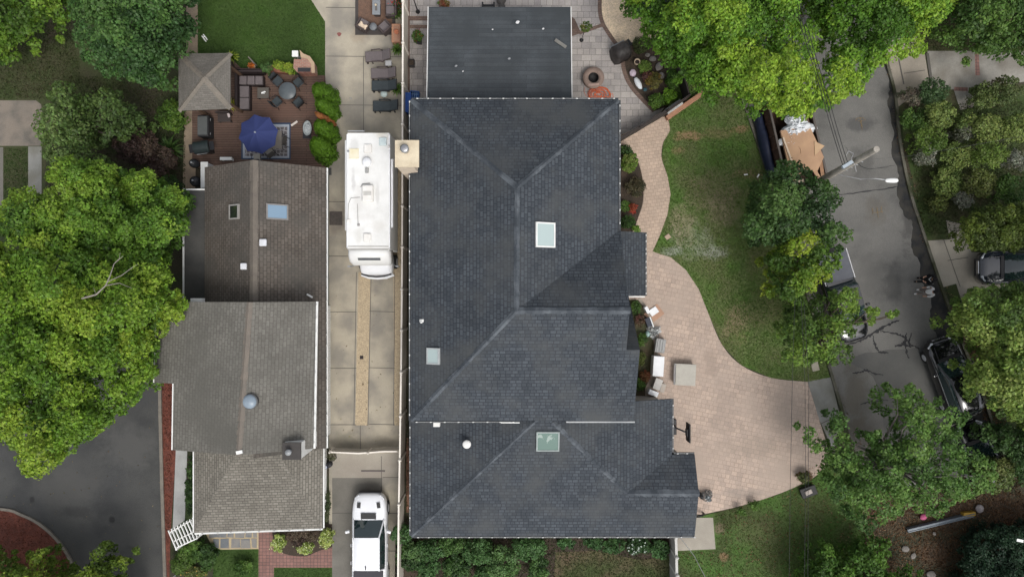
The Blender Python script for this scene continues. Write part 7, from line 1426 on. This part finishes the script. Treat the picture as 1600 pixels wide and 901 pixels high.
def wire(label, pts, r_=.014, sag=.0, m_=None, name='overhead_wire', group='overhead wires at the pole'):
    out = []
    for (a, b) in zip(pts, pts[1:]):
        for i in range(12): u = i/12; out.append(Vector(a).lerp(Vector(b), u)-Vector((0, 0, sag*4*u*(1-u))))
    out.append(Vector(pts[-1])); return one(name, label, 'wire', MB().tube(out, r_, 5), m_ or flat('wire_black', (.025, .025, .025)), group=group)
for k, (xa, xb, lb) in enumerate(((1288, 1317, 'leftmost black wire running up the street from the pole'), (1292, 1321, 'middle black wire running up the street from the pole'), (1297, 1326, 'right black wire running up the street from the pole'))):
    A = P(xa, 160, 7.4); B = P(xb, 258, 7.4); A2 = A+(A-B)*2.2; wire(lb, [tuple(A2), tuple(A), tuple(B)], .016, .05)
wire('pale wire looping on the pole beside the splice', [tuple(P(1322, 243, 7.5)), tuple(P(1326, 236, 7.5)), tuple(P(1334, 240, 7.5)), tuple(P(1330, 248, 7.5)), tuple(P(1336, 258, 7.4)), tuple(P(1338, 268, 7.2))], .018, 0, flat('wire_pale', (.3, .3, .3)))
wire('thin wire from the pole to the right side gardens', [tuple(ap(.8)), tuple(P(1425, 243, 7.8)), tuple(P(1640, 205, 7))], .005, .2, flat('wire_dark', (.08, .08, .08)))
#wire('second thin wire from the pole to the right side gardens', [tuple(ap(.85)), tuple(P(1400, 243, 8)), tuple(P(1640, 225, 7))], .012, .2, flat('wire_grey', (.25, .25, .25)))
wire('left thin wire crossing the pink driveway', [tuple(P(1242, 470, 6)), tuple(P(1238, 600, 6)), tuple(P(1235, 750, 6)), tuple(P(1232, 1000, 6))], .011)
wire('middle thin wire crossing the pink driveway', [tuple(P(1252, 470, 6)), tuple(P(1258, 600, 6)), tuple(P(1259, 750, 6)), tuple(P(1256, 1000, 6))], .011)
wire('right thin wire crossing the pink driveway', [tuple(P(1256, 470, 6)), tuple(P(1264, 600, 6)), tuple(P(1263, 750, 6)), tuple(P(1262, 1000, 6))], .011)
wire('pale service cable over the concrete pad to the roof corner', [tuple(P(1062, 838, 3.2)), tuple(P(1085, 868, 4)), tuple(P(1104, 905, 5)), tuple(P(1120, 1000, 6))], .016, 0, flat('wire_w', (.45, .45, .43)))
wire('dark hose curving along the wall below the brown roof by the driveway', [tuple(P(514, 700, .1)), tuple(P(522, 706, .1)), tuple(P(526, 715, .1)), tuple(P(518, 722, .1))], .02, 0, darkM, 'garden_hose', None)

# ================================================================ PEOPLE
def skinmesh(name, verts, edges, radii, mat, parent, root=0, sub=2):
    me = bpy.data.meshes.new(name); me.from_pydata(verts, edges, []); o = bpy.data.objects.new(name, me); C.objects.link(o)
    m_ = o.modifiers.new('skin', 'SKIN'); m_.use_smooth_shade = True
    sv = me.skin_vertices[0] if me.skin_vertices else None
    if sv is None:
        bm = bmesh.new(); bm.from_mesh(me); bm.verts.layers.skin.verify(); bm.to_mesh(me); bm.free(); sv = me.skin_vertices[0]
    for i, r_ in enumerate(radii): sv.data[i].radius = (r_ if isinstance(r_, tuple) else (r_, r_)); sv.data[i].use_root = (i == root)
    s = o.modifiers.new('sub', 'SUBSURF'); s.levels = sub; s.render_levels = sub; me.materials.append(mat); o.parent = parent; return o
skinM = mk('skin', (.45, .27, .19), (.40, .24, .17), scale=8)
def person(label, foot, rz, shirt, pants, shoes, hair, ht=1.74, armpose=0, trim=None):
    k = ht/1.75; t = thing('person', label, 'person', (foot.x, foot.y, .012), rz)
    # faces +X; Y is left
    J = {'pel': (0, 0, .95), 'waist': (0, 0, 1.12), 'chest': (.0, 0, 1.34), 'neck': (.01, 0, 1.50), 'headb': (.02, 0, 1.58), 'head': (.03, 0, 1.67)}
    V = [J[n] for n in ('pel', 'waist', 'chest', 'neck', 'headb', 'head')]; E = [(i, i+1) for i in range(5)]; Rr = [(.11, .09), (.10, .08), (.13, .10), .055, .062, .072]
    hipi = []
    for s in (1, -1):
        st_ = .10*s
        st_ = .05*s; i0 = len(V); V += [(0, .09*s, .88), (.02+st_, .10*s, .50), (-.02+st_*1.6, .11*s, .09), (.10+st_*1.6, .12*s, .04)]; Rr += [.075, .05, .035, .03]; E += [(0, i0), (i0, i0+1), (i0+1, i0+2), (i0+2, i0+3)]
        if armpose == 0: A = [(0, .19*s, 1.43), (-.02, .26*s, 1.16), (.12, .25*s, .93), (.17, .24*s, .86)]
        else: A = [(0, .19*s, 1.43), (.02, .27*s, 1.18), (.24, .16*s, 1.12), (.31, .12*s, 1.13)]
        j0 = len(V); V += A; Rr += [.055, .042, .03, .032]; E += [(2, j0), (j0, j0+1), (j0+1, j0+2), (j0+2, j0+3)]
        hd = Vector(A[3])-Vector(A[2]); hd.normalize()
        for q_ in range(5):
            off = (q_-2)*.018; f0 = len(V); base = Vector(A[3])+Vector((0, off, 0)); ln = (.055, .075, .082, .075, .05)[q_]
            V += [tuple(base+hd*ln*.6), tuple(base+hd*ln+Vector((0, 0, -.02)))]; Rr += [.010, .008]; E += [(j0+3, f0), (f0, f0+1)]
    V = [tuple(c_*k for c_ in v_) for v_ in V]
    skinmesh('body', V, E, Rr, skinM, t)
    # clothes
    n_ = [tuple(c_*k for c_ in v_) for v_ in ((0, 0, .90), (0, 0, 1.12), (0, 0, 1.34), (0, 0, 1.45))+((0, .18, 1.43), (-.02, .265, 1.16), (.08, .255, .99), (0, -.18, 1.43), (-.02, -.265, 1.16), (.08, -.255, .99))*(armpose == 0)+((0, .18, 1.43), (.02, .275, 1.18), (.20, .18, 1.13), (0, -.18, 1.43), (.02, -.275, 1.18), (.20, -.18, 1.13))*(armpose == 1)]
    skinmesh('shirt', n_, [(0, 1), (1, 2), (2, 3), (2, 4), (4, 5), (5, 6), (2, 7), (7, 8), (8, 9)], [(.215, .185), (.20, .17), (.22, .17), .10, .095, .072, .055, .095, .072, .055], shirt, t)
    pv = [(0, 0, 1.02), (0, .09, .86), (.07, .10, .50), (.06, .11, .08), (0, -.09, .86), (-.03, -.10, .50), (-.10, -.11, .08)]
    skinmesh('trousers', [tuple(c_*k for c_ in v_) for v_ in pv], [(0, 1), (1, 2), (2, 3), (0, 4), (4, 5), (5, 6)], [(.185, .15), .12, .085, .065, .12, .085, .065], pants, t)
    for s, x0 in ((1, .08), (-1, -.08)): skinmesh('shoe', [(x0-.05, .11*s, .05), (x0+.05, .115*s, .05), (x0+.17, .12*s, .04)], [(0, 1), (1, 2)], [(.045, .05), (.05, .045), (.045, .035)], shoes, t, sub=1)
    hm = MB(); hm.lathe([(.10, -.10), (.122, -.03), (.12, .04), (.08, .095), (0, .12)], (.006*k, 0, 1.69*k), 16, 1.1, .95); hm.build('hair', hair, t)
    for s in (1, -1): MB().lathe([(.012, -.012), (.014, 0), (0, .012)], (.098*k, .032*s, 1.64*k), 6).build('eye', blackM, t)
    MB().lathe([(.016, -.03), (.018, 0), (.006, .035), (0, .04)], (.106*k, 0, 1.61*k), 6).build('nose', skinM, t)
    if trim: MB().tube([(-.05, .24, 1.40), (.10, .10, 1.42), (.155, .0, 1.30), (.10, -.10, 1.42), (-.05, -.24, 1.40)], .02, 6).build('scarf_trim', trim, t)
    return t
blk = flat('cloth_black', (.008, .008, .009), .95); whs = flat('shirt_white', (.62, .62, .62), .9); gpt = flat('trouser_grey', (.23, .20, .18), .9); hairM = flat('hair_black', (.008, .007, .008), .7)
person('person in black clothes with white trim standing at the right kerb', P(1434, 437), math.pi*.98, blk, flat('trouser_black', (.02, .02, .022), .9), blk, hairM, 1.72, 1, flat('trim_w', (.6, .6, .58)))
person('person in a white shirt and grey trousers beside the one in black', P(1434, 455.5), math.pi*1.02, whs, gpt, flat('shoe_w', (.7, .7, .7), .8), hairM, 1.78, 0)
